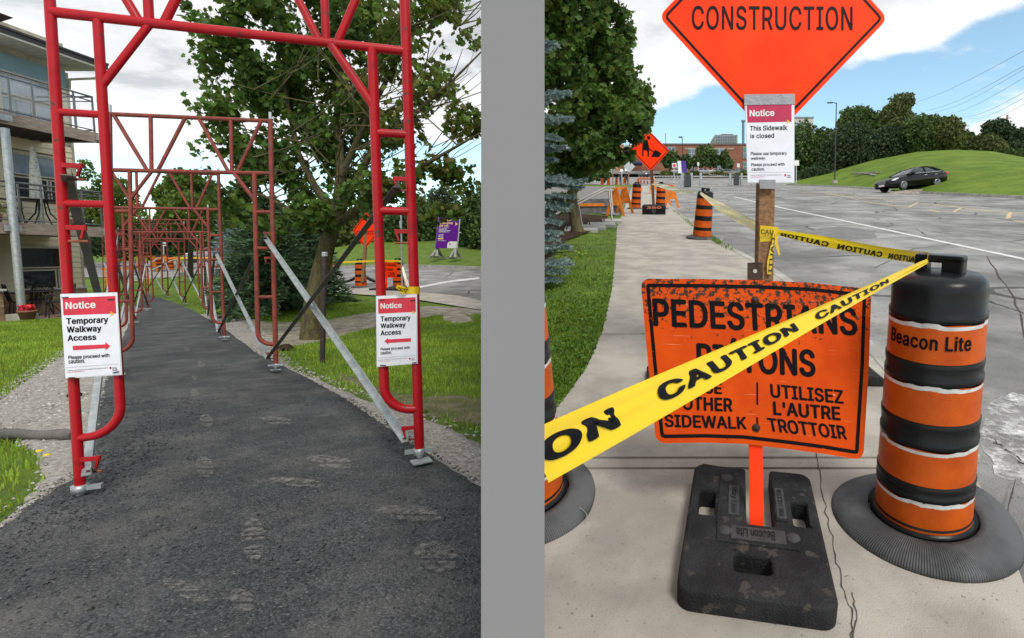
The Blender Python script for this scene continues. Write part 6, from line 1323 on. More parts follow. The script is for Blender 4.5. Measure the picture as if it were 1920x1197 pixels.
# ------------------------------------------------------------------ foliage builders
def leaf_arrays(P, size, shape='maple', droop=.35, up=.5, nrm=None):
    """a bent leaf at each point: random facing, biased upwards"""
    n = len(P); N_ = rng.normal(size=(n, 3)); N_[:, 2] = np.abs(N_[:, 2]) * up + .15 * up; N_ /= np.linalg.norm(N_, axis=1, keepdims=True)
    A = rng.normal(size=(n, 3)); X = np.cross(A, N_); X /= np.linalg.norm(X, axis=1, keepdims=True); Y = np.cross(N_, X)
    s = size * (.6 + rng.random(n) * .8)
    if shape == 'maple':
        T = [(0, -.5, 0), (.5, -.28, -.08), (.36, .12, -.05), (.52, .38, -.12), (.14, .3, 0), (0, .62, -.1), (-.14, .3, 0), (-.52, .38, -.12), (-.36, .12, -.05), (-.5, -.28, -.08)]
        F = [(0, 1, 2, 4), (0, 4, 6, 8), (2, 3, 4, 4), (4, 5, 6, 6), (6, 7, 8, 8), (0, 8, 9, 9)]
        tri = [(0, 1, 2), (0, 2, 4), (2, 3, 4), (0, 4, 6), (4, 5, 6), (0, 6, 8), (6, 7, 8), (0, 8, 9)]
    elif shape == 'clump':
        T = [(0, -.6, -.1), (.5, -.1, 0), (.2, .2, .08), (.1, .7, -.12), (-.3, .3, .0), (-.55, -.05, -.06)]; tri = [(0, 1, 2), (0, 2, 4), (2, 3, 4), (0, 4, 5)]
    else:
        T = [(0, -.6, 0), (.32, 0, -.05), (0, .6, -.1), (-.32, 0, -.05)]; tri = [(0, 1, 2), (0, 2, 3)]
    V = np.concatenate([P[:, None] + s[:, None, None] * (np.array(T)[None, :, 0:1] * X[:, None] + np.array(T)[None, :, 1:2] * Y[:, None] + np.array(T)[None, :, 2:3] * N_[:, None])], 1)
    k = len(T); F = (np.arange(n) * k)[:, None, None] + np.array(tri)[None]
    return V.reshape(-1, 3), F.reshape(-1, 3)
def blob_points(blobs, n, hollow=.55):
    """points in lumpy shells: blobs are (cx, cy, cz, rx, ry, rz)"""
    B = np.array(blobs, float); w = B[:, 3] * B[:, 5] + B[:, 3] * B[:, 4]; idx = rng.choice(len(B), n, p=w / w.sum())
    d = rng.normal(size=(n, 3)); d /= np.linalg.norm(d, axis=1, keepdims=True); r = hollow + (1 - hollow) * rng.random(n) ** .5
    r *= 1 + .13 * np.sin(d[:, 0] * 9 + idx) * np.sin(d[:, 2] * 8 + idx * 2) + rng.normal(0, .05, n)
    return B[idx, :3] + d * r[:, None] * B[idx, 3:]
def right_of_wall(P, side): 
    k = P[:, 0] - WX(P[:, 1]); return k > .12 if side > 0 else k < -.12
m_bark = mat('grey_brown_bark', (.10, .075, .052), .9, col2=(.045, .034, .025), scale=9, stretch=(4, 4, 1), bump=1.2, bscale=16, detail=10); m_moss = mat('mossy_bark', (.13, .115, .04), .9, col2=(.06, .05, .03), scale=6, stretch=(3, 3, 1), bump=1.2, bscale=18, detail=10)
m_leafA = mat('maple_leaf', (.16, .235, .038), .55, isl=.42, col2=(.075, .13, .02), scale=.8, spec=.3, trans=.48)
m_leafA2 = mat('maple_leaf_dark', (.10, .185, .036), .55, isl=.4, col2=(.06, .12, .024), scale=.8, spec=.3, trans=.42)
m_leafY = mat('maple_leaf_yellowing', (.17, .15, .022), .55, isl=.3, col2=(.10, .11, .02), scale=1.1, spec=.4, trans=.4)
m_leafB = mat('shrub_leaf', (.095, .15, .036), .6, isl=.45, col2=(.05, .085, .022), scale=.5, spec=.3, trans=.25)
m_leafC = mat('shrub_leaf_olive', (.13, .155, .042), .6, isl=.4, col2=(.07, .09, .026), scale=.5, spec=.3, trans=.25)
m_leafD = mat('shrub_leaf_dark', (.055, .09, .034), .6, isl=.4, col2=(.03, .052, .02), scale=.5, spec=.3, trans=.2)
m_spr = mat('blue_spruce_needles', (.31, .41, .40), .6, isl=.35, col2=(.17, .25, .24), scale=2, spec=.3); m_sprg = mat('green_spruce_needles', (.13, .215, .105), .6, isl=.4, col2=(.075, .13, .065), scale=2, spec=.3)
def gapnoise(P):
    x, y, z = P.T * 2.3; return np.sin(x * 1.7 + 1.3 * np.sin(y * 1.1)) * np.sin(z * 1.9 + np.sin(x * .9)) + .7 * np.sin(y * 2.3 + z * 1.1) * np.sin(x * 3.1 + 2) + .5 * np.sin(z * 4.3 + x * 2.2) * np.sin(y * 4.1)
def tree(name, base, blobs, nleaf, size, m, label, group=None, trunk=None, shape='quad', limbs=None, bark=None, side=0, hollow=.5, extra=None, cat='tree', up=.5, gap=None):
    t = empty(name, loc=base, label=label, cat=cat, group=group)
    if trunk is not None:
        mb = MB(); pts, r = trunk; mb.tube(pts, r, 10)
        for lp, lr in (limbs or []): mb.tube(lp, lr, 6)
        mb.build('trunk', bark or m_bark, t, world=True)
    for k, (bl, n, sz, mm) in enumerate([(blobs, nleaf, size, m)] + (extra or [])):
        P = blob_points(bl, n, hollow)
        if gap: P = P[gapnoise(P) > gap]
        if side: P = P[right_of_wall(P, side)]
        V, F = leaf_arrays(P, sz, shape, up=up); me = mesh_np('crown', V, F, mm); o = link('crown', me, t, True); o['kind'] = 'stuff'
    return t
def blobs_px(lst, jit=0):
    """(u, v, Y, ru, rv) in picture terms become ellipsoids of real size at their own distance"""
    out = []
    for u, v, Y, ru, rv in lst:
        c = at(u, v, Y); k = Y / FPX; out.append((c[0], c[1], c[2], ru * k, (ru + rv) / 2 * k, rv * k))
    return out
# big maple right of the walkway
Ym = 9.8; tb_ = g1(583, 636, -.05)
trunk = ([tb_, at(589, 560, Ym), at(600, 510, Ym), at(612, 465, Ym), at(624, 425, Ym)], [.20, .158, .145, .138, .128])
def lim(pts, r0, r1): P = [at(*p) for p in pts]; return (P, np.linspace(r0, r1, len(P)))
limbs = [lim([(622, 432, Ym), (634, 380, Ym + .1), (640, 320, Ym + .3), (632, 230, Ym + .6), (640, 120, Ym + .8), (650, 0, Ym + 1), (655, -120, Ym + 1.2)], .11, .03),
         lim([(624, 425, Ym), (660, 402, Ym - .2), (700, 370, Ym - .6), (760, 330, Ym - .9), (830, 290, Ym - 1.2), (900, 250, Ym - 1.4)], .085, .012),
         lim([(628, 420, Ym), (662, 350, Ym), (700, 280, Ym - .2), (770, 220, Ym - .4), (850, 150, Ym - .5), (910, 90, Ym - .6)], .075, .010),
         lim([(630, 400, Ym), (590, 350, Ym + .2), (560, 290, Ym + .3), (540, 200, Ym + .5), (520, 90, Ym + .6), (500, -40, Ym + .7)], .08, .015),
         lim([(640, 330, Ym + .2), (690, 220, Ym + .3), (740, 120, Ym + .3), (800, 20, Ym + .3), (830, -80, Ym + .4)], .06, .012),
         lim([(612, 445, Ym), (560, 400, Ym - .1), (500, 370, Ym - .2), (440, 345, Ym - .3)], .05, .012)]
for i in range(120):                                           # fine branches among the leaves
    a = limbs[rng.integers(0, len(limbs))][0]; j = rng.integers(1, len(a) - 1); f = rng.random(); p = a[j] * (1 - f) + a[j + 1] * f; d = np.array([rng.normal(.35, .7), rng.normal(0, .6), abs(rng.normal(.35, .35))]); d /= np.linalg.norm(d); L = .5 + rng.random() * 1.1
    limbs.append(([p, p + d * L * .5 + [0, 0, .05], p + d * L + [0, 0, .16]], [.014, .009, .004]))
for i in range(26):                                            # bare twigs fanning out on the right
    u0, v0 = rng.uniform(700, 850), rng.uniform(160, 330); p = at(u0, v0, Ym - .5 + rng.normal(0, .3)); q = at(u0 + rng.uniform(50, 110), v0 - rng.uniform(20, 130), Ym - .6 + rng.normal(0, .4)); m_ = (p + q) / 2 + rng.normal(0, .06, 3)
    if q[0] < WX(q[1]) - .1: limbs.append(([p, m_, q], [.009, .006, .003]))
bl = blobs_px([(470, 40, Ym, 80, 80), (430, 120, Ym, 60, 70), (410, 200, Ym - .3, 50, 45), (450, 290, Ym, 70, 60), (500, 180, Ym + .8, 90, 110), (560, 60, Ym + .6, 110, 110), (600, 180, Ym + .9, 110, 90), (520, 330, Ym + .3, 80, 60), (440, 360, Ym - .2, 45, 40), (500, 410, Ym, 80, 40), (580, 300, Ym + .7, 80, 80), (590, 400, Ym - .3, 70, 35), (660, 60, Ym + .5, 100, 90), (660, 260, Ym + .9, 80, 80), (680, 380, Ym - .6, 60, 45), (400, 30, Ym, 50, 50), (440, -60, Ym, 120, 60), (600, -80, Ym + .5, 150, 80)])
bl2 = blobs_px([(760, 60, Ym, 80, 80), (840, 40, Ym, 70, 60), (790, 170, Ym - .2, 70, 60), (740, 260, Ym - .4, 60, 50), (800, 330, Ym - .8, 80, 40), (860, 330, Ym - 1, 50, 40), (870, 230, Ym - .8, 40, 40), (720, 340, Ym - .8, 50, 40), (820, 400, Ym - 1.1, 50, 20), (700, 150, Ym, 60, 60)])
tree('maple_tree', tb_, bl, 20000, .098, m_leafA2, 'big maple tree with a leaning mossy trunk on the lawn right of the walkway', trunk=trunk, limbs=limbs, shape='maple', bark=m_moss, side=-1, hollow=.1, extra=[(bl, 11000, .10, m_leafA), (bl2, 5200, .095, m_leafA), (bl2, 2300, .095, m_leafY)], up=.8, gap=-.02)
# conifers
def spruce(base, H, R, m, label, nb=150, seed=0, group=None, side=0, dens=1.0, zlow=.06):
    r_ = np.random.default_rng(seed); t = empty('spruce_tree', loc=base, label=label, cat='spruce', group=group); b = np.asarray(base, float)
    mb = MB(); mb.tube([b, b + [0, 0, H * .6], b + [0, 0, H]], [R * .05 + .03, R * .03 + .02, .01], 8); mb.build('trunk', m_bark, t, world=True)
    P, D = [], []
    for i in range(nb):
        f = zlow + (1 - zlow) * (i + r_.random()) / nb; L = R * (1 - f) ** .85 * (.8 + .35 * r_.random()) + .08; a = i * 2.399 + r_.normal(0, .25); d = np.array([math.cos(a), math.sin(a), -.18 + .5 * f]); s = b + [0, 0, f * H]
        k = max(3, int(L / .12 * dens))
        for j in range(k):
            q = (j + 1) / k; c = s + d * L * q + np.array([0, 0, -.12 * L * q * q + .07 * L * q ** 4])
            for _ in range(7):
                sd = np.cross(d, [0, 0, 1]) * r_.choice((-1, 1)) * r_.random() * .55 + d * (.3 + r_.random() * .5) + np.array([0, 0, r_.normal(.05, .22)]); sd /= np.linalg.norm(sd); P.append(c + r_.normal(0, .03, 3)); D.append(sd)
    P = np.array(P); D = np.array(D); n = len(P); Ls = (.13 + .11 * r_.random(n))[:, None] * min(1.5, max(.7, R / 1.3)); A = r_.normal(size=(n, 3)); W = np.cross(D, A); W /= np.linalg.norm(W, axis=1, keepdims=True); W2 = np.cross(D, W); w = .0145 * min(1.6, max(.8, R / 1.3))
    if side: kq = right_of_wall(P, side); P, D, W, W2, Ls = P[kq], D[kq], W[kq], W2[kq], Ls[kq]; n = len(P)
    V = np.stack([P - D * Ls * .1 - W * w, P + D * Ls * .55 - W * w * 1.25, P + D * Ls, P + D * Ls * .55 + W * w * 1.25, P - D * Ls * .1 + W * w, P + D * Ls * .55 + W2 * w * 1.25, P + D * Ls * .5 - W2 * w * 1.25], 1)
    i0 = (np.arange(n) * 7)[:, None, None]; F = i0 + np.array([(0, 1, 2), (0, 2, 4), (2, 3, 4), (0, 5, 2), (0, 2, 6)])[None]
    o = link('crown', mesh_np('crown', V.reshape(-1, 3), F.reshape(-1, 3), m), t, True); o['kind'] = 'stuff'; return t
gsp = 'spruces between the walkway and the road'
def sprL(u, v, Y, top, m, R, lab, seed, nb=150): b = at(u, v, Y); H = at(u, top, Y)[2] - b[2]; spruce(b, H, R, m, lab, nb, seed, gsp, -1)
sprL(452, 575, 20, 352, m_spr, 1.1, 'pale blue spruce behind the scaffold legs', 3)
sprL(512, 585, 14.5, 372, m_sprg, 1.35, 'wide dark green spruce left of the maple trunk', 4, 190)
sprL(568, 572, 16.0, 395, m_sprg, 1.35, 'smaller green spruce just behind the maple trunk', 5)
# trees and shrubs beyond the walkway
bgl = 'trees and shrubs beyond the far road'
def far_tree(u, vb, Y, blobs, n, size, m, label, trunk_r=.12, side=-1, shape='clump', name='tree', cat='tree', group=bgl):
    b = at(u, vb, Y); top = at(u + rng.normal(0, 3), np.mean([q[1] for q in blobs]), Y)
    tree(name, b, blobs_px([(q[0], q[1], Y + rng.normal(0, .6), q[2], q[3]) for q in blobs]), n, size, m, label, group, trunk=([b, (b + top) / 2 + rng.normal(0, .1, 3), top], [trunk_r, trunk_r * .8, trunk_r * .4]), shape=shape, side=side, hollow=.35)
far_tree(357, 521, 27, [(352, 395, 42, 36), (322, 372, 28, 30), (372, 365, 35, 35), (345, 340, 30, 22), (390, 400, 22, 30), (318, 410, 20, 20)], 6840, 0.140, m_leafA, 'round young maple with a straight trunk beyond the end of the walkway', .13)
far_tree(168, 510, 34, [(172, 380, 26, 30), (205, 400, 22, 40), (235, 385, 22, 34), (160, 320, 10, 20), (200, 345, 18, 22), (225, 350, 14, 18), (250, 410, 22, 26)], 4680, 0.140, m_leafA, 'light airy tree seen between the building corner and the frames', .10)
far_tree(160, 500, 45, [(170, 440, 30, 45), (230, 450, 34, 40), (280, 450, 30, 36), (310, 430, 26, 30)], 6480, 0.210, m_leafD, 'dark bushy tree behind the airy tree at the left', .16)
far_tree(420, 488, 56, [(400, 440, 36, 40), (450, 435, 40, 44), (330, 450, 30, 32)], 6480, 0.266, m_leafB, 'broad dark tree behind the blue spruce', .2)
far_tree(270, 476, 62, [(255, 448, 40, 30), (310, 452, 40, 26), (200, 455, 40, 26)], 6480, 0.266, m_leafB, 'low dark trees at the end of the far lawn, behind the street sign', .2)
far_tree(540, 480, 58, [(500, 440, 40, 40), (560, 430, 40, 46), (610, 440, 30, 36)], 6480, 0.266, m_leafC, 'olive green tree behind the spruces', .2)
far_tree(660, 470, 52, [(640, 430, 40, 40), (690, 425, 36, 44), (720, 430, 26, 38)], 7200, 0.252, m_leafC, 'olive green tree behind the far construction diamond', .2)
far_tree(768, 470, 50, [(745, 430, 26, 40), (778, 410, 24, 50), (800, 425, 22, 46), (770, 445, 30, 26)], 6480, 0.238, m_leafB, 'dense green bush left of the purple billboard', .2)
far_tree(840, 474, 52, [(830, 400, 36, 50), (860, 430, 36, 44), (810, 445, 30, 30)], 6840, 0.238, m_leafD, 'dark tree directly behind the purple billboard', .2)
far_tree(895, 480, 46, [(884, 410, 26, 50), (905, 430, 30, 50), (880, 460, 26, 16), (915, 380, 24, 40)], 6840, 0.224, m_leafB, 'bright green tree at the wall, right of the purple billboard', .2)
# ------------------------------------------------------------------ cars
m_tyr = mat('tyre_black', (.02, .02, .021), .8, var=.1); m_rim = mat('alloy_rim', (.55, .56, .57), .3, metal=.7, var=.2); m_cglass = mat('car_glass', (.02, .028, .03), .08, spec=.6, var=.1)
def loft(stations, mat_, name, parent, closed=True, smooth=True):
    V = []; F = []; n = len(stations[0])
    for st_ in stations: V += st_
    for i in range(len(stations) - 1):
        for j in range(n - 1): F.append((i * n + j, i * n + j + 1, (i + 1) * n + j + 1, (i + 1) * n + j))
    mb = MB(); mb.add(V, F, smooth)
    if closed: mb.add(stations[0], [tuple(range(n))]); mb.add(stations[-1], [tuple(range(n))])
    return mb.build(name, mat_, parent)
def make_car(M, body, label, group=None, lights=True, detail=True, S=1.0):
    t = empty('parked_car', label=label, cat='car', group=group, M=M @ Matrix.Scale(1, 4))
    def sec(x, hw, zt, zb=.24, zbelt=None):
        zs = zbelt or zt - .05; half = [(hw * .0, zt), (hw * .55, zt - .006), (hw * .86, zt - .03), (hw * .97, zs - .06), (hw, zs - .20), (hw * .99, zs - .34), (hw * .96, zb + .06), (hw * .86, zb)]
        return [(x * S, -y * S, z * S) for y, z in half[::-1]] + [(x * S, y * S, z * S) for y, z in half[1:]]
    B_ = [sec(-2.34, .60, .62, .30), sec(-2.28, .74, .70, .26), sec(-2.1, .83, .78), sec(-1.7, .87, .85), sec(-1.2, .885, .93), sec(-.8, .89, .985), sec(0, .895, 1.0), sec(.9, .895, 1.03), sec(1.5, .89, 1.06), sec(1.95, .86, 1.07), sec(2.22, .80, 1.06, .30), sec(2.32, .70, .98, .36)]
    loft(B_, body, 'body', t)
    prof = [(-1.02, .985), (-.55, 1.20), (-.15, 1.36), (.25, 1.445), (.65, 1.46), (1.05, 1.42), (1.45, 1.28), (1.85, 1.07)]
    def cab(x, z): k = (z - .98) / .48; hw = .82 - .23 * k; return [(x * S, -.82 * S, .97 * S), (x * S, -hw * S, (z - .045 * k) * S), (x * S, -hw * .8 * S, z * S), (x * S, 0, (z + .012 * k) * S), (x * S, hw * .8 * S, z * S), (x * S, hw * S, (z - .045 * k) * S), (x * S, .82 * S, .97 * S)]
    loft([cab(*p) for p in prof], m_cglass, 'glasshouse', t)
    rp = [(x, z + .012) for x, z in [(-.22, 1.335), (.25, 1.447), (.65, 1.462), (1.05, 1.422), (1.2, 1.375)]]
    loft([[(x * S, y * (.60 + .22 * (1.46 - z)) * S, (z - .03 * abs(y) ** 4) * S) for y in np.linspace(-1.02, 1.02, 9)] for x, z in rp], body, 'roof', t, False)
    for s in (-1, 1):
        mb = MB()
        for a, b in (((-1.0, .83, .985), (-.2, .615, 1.345)), ((.42, .835, 1.0), (.46, .60, 1.42)), ((1.9, .80, 1.06), (1.12, .615, 1.395))): mb.bar((a[0] * S, s * a[1] * S, a[2] * S), (b[0] * S, s * b[1] * S, b[2] * S), .06 * S, .05 * S)
        mb.build('window_pillar', body, t)
        if detail:
            mb = MB(); mb.bar((-.95 * S, s * .845 * S, .985 * S), (1.75 * S, s * .845 * S, 1.065 * S), .02 * S, .025 * S); mb.build('chrome_strip', m_rim, t)
            for x in (.25, 1.12): mb = MB(); mb.bar((x * S, s * .895 * S, .86 * S), ((x + .2) * S, s * .895 * S, .875 * S), .03 * S, .04 * S); mb.build('door_handle', m_rim, t)
            mb = MB(); mb.box((-.72 * S, s * .97 * S, 1.03 * S), (.16 * S, .2 * S, .12 * S)); mb.build('wing_mirror', body, t, bevel=.02)
        mb = MB(); mb.add([(x * S, s * y * S, z * S) for x, y, z in ((-2.29, .60, .64), (-2.16, .80, .62), (-1.78, .868, .74), (-1.80, .855, .80), (-2.1, .80, .745))], [(0, 1, 2, 3, 4)]); mb.build('headlight', mat('headlight_glass', (.75, .77, .78), .15, spec=.8, var=.05), t)
        mb = MB(); mb.box((2.2 * S, s * .70 * S, .93 * S), (.24 * S, .26 * S, .14 * S)); mb.build('tail_light', mat('tail_light_red', (.55, .02, .02), .2, spec=.7, var=.05), t, bevel=.03)
        for x in (-1.42, 1.28):
            mb = MB(); R = Matrix.Translation((x * S, s * .80 * S, .32 * S)) @ Matrix.Rotation(math.pi / 2 * -s, 4, 'X'); tmp = MB(); tmp.lathe([(.20, -.1), (.30, -.1), (.325, -.07), (.325, .07), (.30, .10), (.215, .105), (.0, .03)], 24); mb.add([R @ (Vector(v) * S) for v in tmp.v], tmp.f, True); w = mb.build('wheel', m_tyr, t)
            if detail:
                mb = MB()
                for k in range(10):
                    a = k * .628; mb.bar(R @ Vector((.03 * math.cos(a), .03 * math.sin(a), .085)) * 1, R @ Vector((.205 * S * math.cos(a + .1), .205 * S * math.sin(a + .1), .10 * S)), .045 * S, .02)
                tmp = MB(); tmp.lathe([(.2, .108), (.225, .110), (.225, .095), (.2, .09)], 24); mb.add([R @ (Vector(v) * S) for v in tmp.v], tmp.f, True); mb.build('rim', m_rim, w)
    if detail:
        mb = MB(); mb.box((-2.335 * S, 0, .60 * S), (.05 * S, .72 * S, .2 * S)); g = mb.build('grille', mat('chrome_grille', (.30, .31, .32), .3, metal=.6, var=.3, scale=30), t, bevel=.02)
        mb = MB(); mb.box((-2.36 * S, 0, .40 * S), (.02, .5 * S, .12 * S)); mb.build('number_plate', m_inkw, t)
    return t
m_cblack = mat('black_car_paint', (.004, .004, .005), .16, spec=.38, var=.05); m_cwhite = mat('white_car_paint', (.72, .73, .74), .25, spec=.6, var=.03); m_cgrey = mat('grey_car_paint', (.30, .32, .34), .22, spec=.6, metal=.3, var=.05); m_cdark = mat('dark_car_paint', (.045, .048, .055), .2, spec=.6, var=.05)
w1 = at(1693, 357, 41.5); w2 = w1 + np.array([math.cos(.30), math.sin(.30), .09])
ax = w2 - w1; S_ = np.linalg.norm(ax) / 2.7; axn = ax / np.linalg.norm(ax); 
yaw_extra = 0.0
axh = Matrix.Rotation(yaw_extra, 3, 'Z') @ Vector(axn); up_ = Vector((0, 0, 1)); up_ = (up_ - axh * up_.dot(axh)).normalized(); yv = up_.cross(axh)
Mc = Matrix((axh, yv, up_)).transposed().to_4x4(); S_ = 1.2; off = Mc.to_3x3() @ Vector((-1.42 * S_, -.8 * S_, 0)); Mc.translation = Vector(w1) - off + Vector((0, 0, .02))
make_car(Mc, m_cblack, 'black four-door sedan driving down off the grassy berm onto the road', S=S_)
rp_ = []; RM = Mc.copy()                      # worn earth ramp that the car is coming down
for i, x in enumerate(np.linspace(-3.4, 4.2, 10)):
    for j, y in enumerate(np.linspace(-1.9, 1.9, 7)):
        e = max(0, abs(y) - 1.1) / .8; f = max(0, abs(x - .4) - 2.6) / 1.2; rp_.append(RM @ Vector((x, y + .15 * math.sin(i * 1.7), -.03 - .42 * e ** 2 - .35 * f ** 2)))
mb = MB(); mb.add(rp_, [(i * 7 + j, i * 7 + j + 1, i * 7 + j + 8, i * 7 + j + 7) for i in range(9) for j in range(6)], True); tag(mb.build('dirt_ramp', m_dirt), kind='structure')
# pale grey car on the far road of the walkway side, behind the blue spruce
make_car(placeY(412, 493, 44, .1) @ Matrix.Scale(1, 4), m_cgrey, 'silver car on the far road, mostly hidden by the blue spruce', detail=False)
# ------------------------------------------------------------------ lamp post, poles and wires, debris on the berm
pb_ = g_berm(1567, 344); lp = empty('lamp_post', loc=pb_, label='tall dark street lamp post with a flat lamp head on the berm', cat='street lamp'); Yl = pb_[1]; m_lp = mat('dark_lamp_metal', (.05, .055, .058), .5, metal=.3, var=.1)
mb = MB(); mb.tube([pb_ - [0, 0, .1], at(1568.3, 193, Yl)], [.09, .06], 8); mb.build('pole', m_lp, lp, world=True)
mb = MB(); mb.tube([at(1568.3, 194, Yl), at(1559, 192.5, Yl)], .05, 6); mb.build('arm', m_lp, lp, world=True)
mb = MB(); c = at(1556, 193, Yl); mb.box(c, (.62, .32, .11)); mb.build('lamp_head', m_lp, lp, world=True, bevel=.03); mb = MB(); mb.box(c - [0, 0, .06], (.4, .2, .02)); mb.build('lens', m_inkw, lp.children[-1], world=True)
mb = MB(); mb.box(pb_ + [0, 0, .15], (.5, .5, .4)); mb.build('footing', m_conc, lp, world=True)
dbp = empty('board_pile', loc=g_berm(1620, 330), label='loose pile of pale grey boards lying on the grass left of the black car', cat='board pile')
for i in range(11):
    a, b = rng.uniform(1596, 1632), rng.uniform(324, 332); p = g_berm(a, b) + [0, 0, .06 + .03 * (i % 4)]; q = g_berm(a + rng.uniform(12, 26), b + rng.uniform(-4, 2)) + [0, 0, .06 + .03 * (i % 3)]; mb = MB(); mb.bar(p, q, .16, .05, up=(0, 0, 1)); mb.build('board', mat('pale_board', (.45, .45, .43), .8, col2=(.3, .3, .29), scale=3), dbp, world=True)
for i, (u, vt, vb, Y, r, lab) in enumerate(((1889, 216, 290, 120, .14, 'leaning wooden utility pole above the dark tree at the right edge'), (1810, 231, 275, 150, .12, 'short distant utility pole above the shrubs on the berm'))):
    t = empty('utility_pole', loc=at(u - 4, vb, Y), label=lab, cat='utility pole'); mb = MB(); mb.bar(at(u - 5, vb, Y), at(u, vt, Y), 2 * r, 2 * r); mb.build('shaft', m_wood, t, world=True); mb = MB(); mb.bar(at(u - 6, vt + 7, Y), at(u + 7, vt + 5, Y), .15, .15); mb.build('cross_arm', m_wood, t, world=True)
for i, ((u0, v0), (u1, v1)) in enumerate((((1930, 90), (1700, 196)), ((1930, 118), (1736, 208)), ((1930, 124), (1752, 211)), ((1930, 140), (1775, 214)), ((1930, 168), (1800, 220)), ((1930, 178), (1815, 223)), ((1930, 190), (1835, 225)))):
    mb = MB(); A2, B2 = at(u0, v0, 80), at(u1, v1, 200); mb.tube([A2 * (1 - s) + B2 * s - np.array([0, 0, 1.2 * math.sin(math.pi * s)]) for s in np.linspace(0, 1, 8)], .03, 4)
    o = mb.build('power_line', m_lp); tag(o, ('topmost', 'second highest', 'third', 'fourth', 'fifth', 'second lowest', 'lowest')[i] + ' of the thin dark overhead power lines above the berm', 'power line', 'overhead power lines at the upper right')
# ------------------------------------------------------------------ trees of the sidewalk side
gR_ = 'trees and shrubs along the berm'
def bush(u, vb, Y, blobs, n, size, m, label, name='shrub', cat='shrub', tr=.1): far_tree(u, vb, Y, blobs, n, size, m, label, tr, 0, 'clump', name, cat, gR_)
bush(1520, 338, 92, [(1500, 280, 36, 50), (1530, 300, 40, 40), (1490, 320, 30, 24), (1545, 270, 26, 30)], 10080, 0.360, m_leafB, 'dense green bush directly right of the sidewalk closed notice', 'bush_tree', 'tree', .2)
bush(1580, 330, 86, [(1575, 290, 36, 44), (1600, 270, 36, 40), (1560, 320, 40, 22), (1610, 310, 36, 24)], 10080, 0.348, m_leafD, 'dark dense bush behind the street lamp', 'bush_tree', 'tree', .2)
bush(1605, 315, 92, [(1605, 222, 32, 22), (1640, 230, 26, 20), (1590, 240, 24, 20), (1620, 250, 40, 24)], 7200, 0.330, m_leafB, 'flat-topped spreading tree right of the street lamp', 'bush_tree', 'tree', .22)
bush(1690, 300, 84, [(1688, 196, 22, 20), (1680, 216, 28, 22), (1704, 190, 10, 16), (1665, 210, 12, 12), (1690, 240, 34, 26)], 6240, 0.288, m_leafC, 'tallest open feathery tree in the middle of the berm shrubs', 'bush_tree', 'tree', .24)
bush(1660, 318, 80, [(1650, 280, 36, 36), (1680, 270, 36, 34), (1640, 305, 36, 24), (1670, 300, 34, 22)], 10080, 0.330, m_leafD, 'dark round bush under the feathery tree', 'bush_tree', 'tree', .2)
bush(1730, 300, 78, [(1720, 250, 30, 32), (1745, 245, 28, 28), (1760, 262, 26, 24), (1730, 275, 34, 22)], 9600, 0.312, m_leafB, 'rounded green tree right of the feathery tree', 'bush_tree', 'tree', .2)
bush(1775, 290, 76, [(1778, 240, 26, 20), (1770, 258, 26, 22), (1790, 262, 20, 20)], 6240, 0.288, m_leafC, 'olive green tree near the crest of the berm', 'bush_tree', 'tree', .18)
bush(1805, 290, 80, [(1805, 262, 20, 16), (1818, 268, 16, 16), (1800, 275, 20, 12)], 4320, 0.270, m_leafB, 'small bush on the skyline of the berm', 'bush', 'shrub', .1)
bush(1850, 290, 78, [(1848, 272, 30, 18), (1868, 280, 22, 12), (1830, 280, 20, 10)], 5760, 0.270, m_leafC, 'low broad olive bush right of the small skyline bush', 'bush', 'shrub', .1)
bush(1872, 290, 100, [(1868, 245, 26, 20), (1890, 258, 20, 20), (1855, 262, 18, 16), (1880, 275, 30, 14)], 7200, 0.360, m_leafD, 'dark rounded tree beside the leaning utility pole', 'bush_tree', 'tree', .25)
bush(1918, 290, 95, [(1915, 258, 18, 18), (1930, 262, 24, 22), (1910, 275, 18, 12)], 5280, 0.360, m_leafD, 'dark tree at the right edge of the picture', 'bush_tree', 'tree', .25)
bush(1905, 300, 70, [(1905, 292, 22, 12), (1930, 294, 24, 14)], 3840, 0.240, m_leafB, 'low green shrub at the right edge on top of the berm', 'bush', 'shrub', .08)
bush(1540, 344, 80, [(1530, 328, 30, 14), (1500, 333, 20, 12), (1560, 332, 20, 12)], 4800, 0.240, m_leafD, 'low dark shrub at the foot of the berm by the lamp', 'bush', 'shrub', .08)
# maple over the sidewalk
mbase = gR(1085, 437, .02); Yr = mbase[1]
tk = ([mbase - [0, 0, .05], at(1081, 425, Yr), at(1075, 395, Yr), at(1073, 370, Yr), at(1076, 300, Yr), at(1085, 200, Yr), at(1090, 60, Yr)], [.19, .14, .125, .12, .1, .08, .03])
rl_ = [lim([(1074, 365, Yr), (1110, 320, Yr - .2), (1160, 290, Yr - .4), (1200, 270, Yr - .5)], .06, .01), lim([(1076, 330, Yr), (1050, 280, Yr - .3), (1030, 200, Yr - .4)], .06, .015), lim([(1080, 260, Yr), (1120, 200, Yr + .2), (1180, 150, Yr + .2)], .06, .01), lim([(1078, 300, Yr), (1120, 250, Yr - .6), (1190, 220, Yr - .8)], .05, .01)]
rb = blobs_px([(1060, 20, Yr, 90, 70), (1110, 90, Yr, 70, 60), (1060, 130, Yr - .3, 70, 60), (1150, 60, Yr, 40, 50), (1150, 150, Yr + .2, 55, 50), (1190, 180, Yr, 36, 40), (1120, 210, Yr - .4, 70, 50), (1060, 240, Yr, 60, 55), (1180, 235, Yr - .5, 45, 36), (1110, 285, Yr - .3, 70, 36), (1060, 310, Yr, 50, 36), (1080, -60, Yr, 80, 60), (1150, 290, Yr - .3, 40, 20), (1205, 215, Yr, 22, 24)])
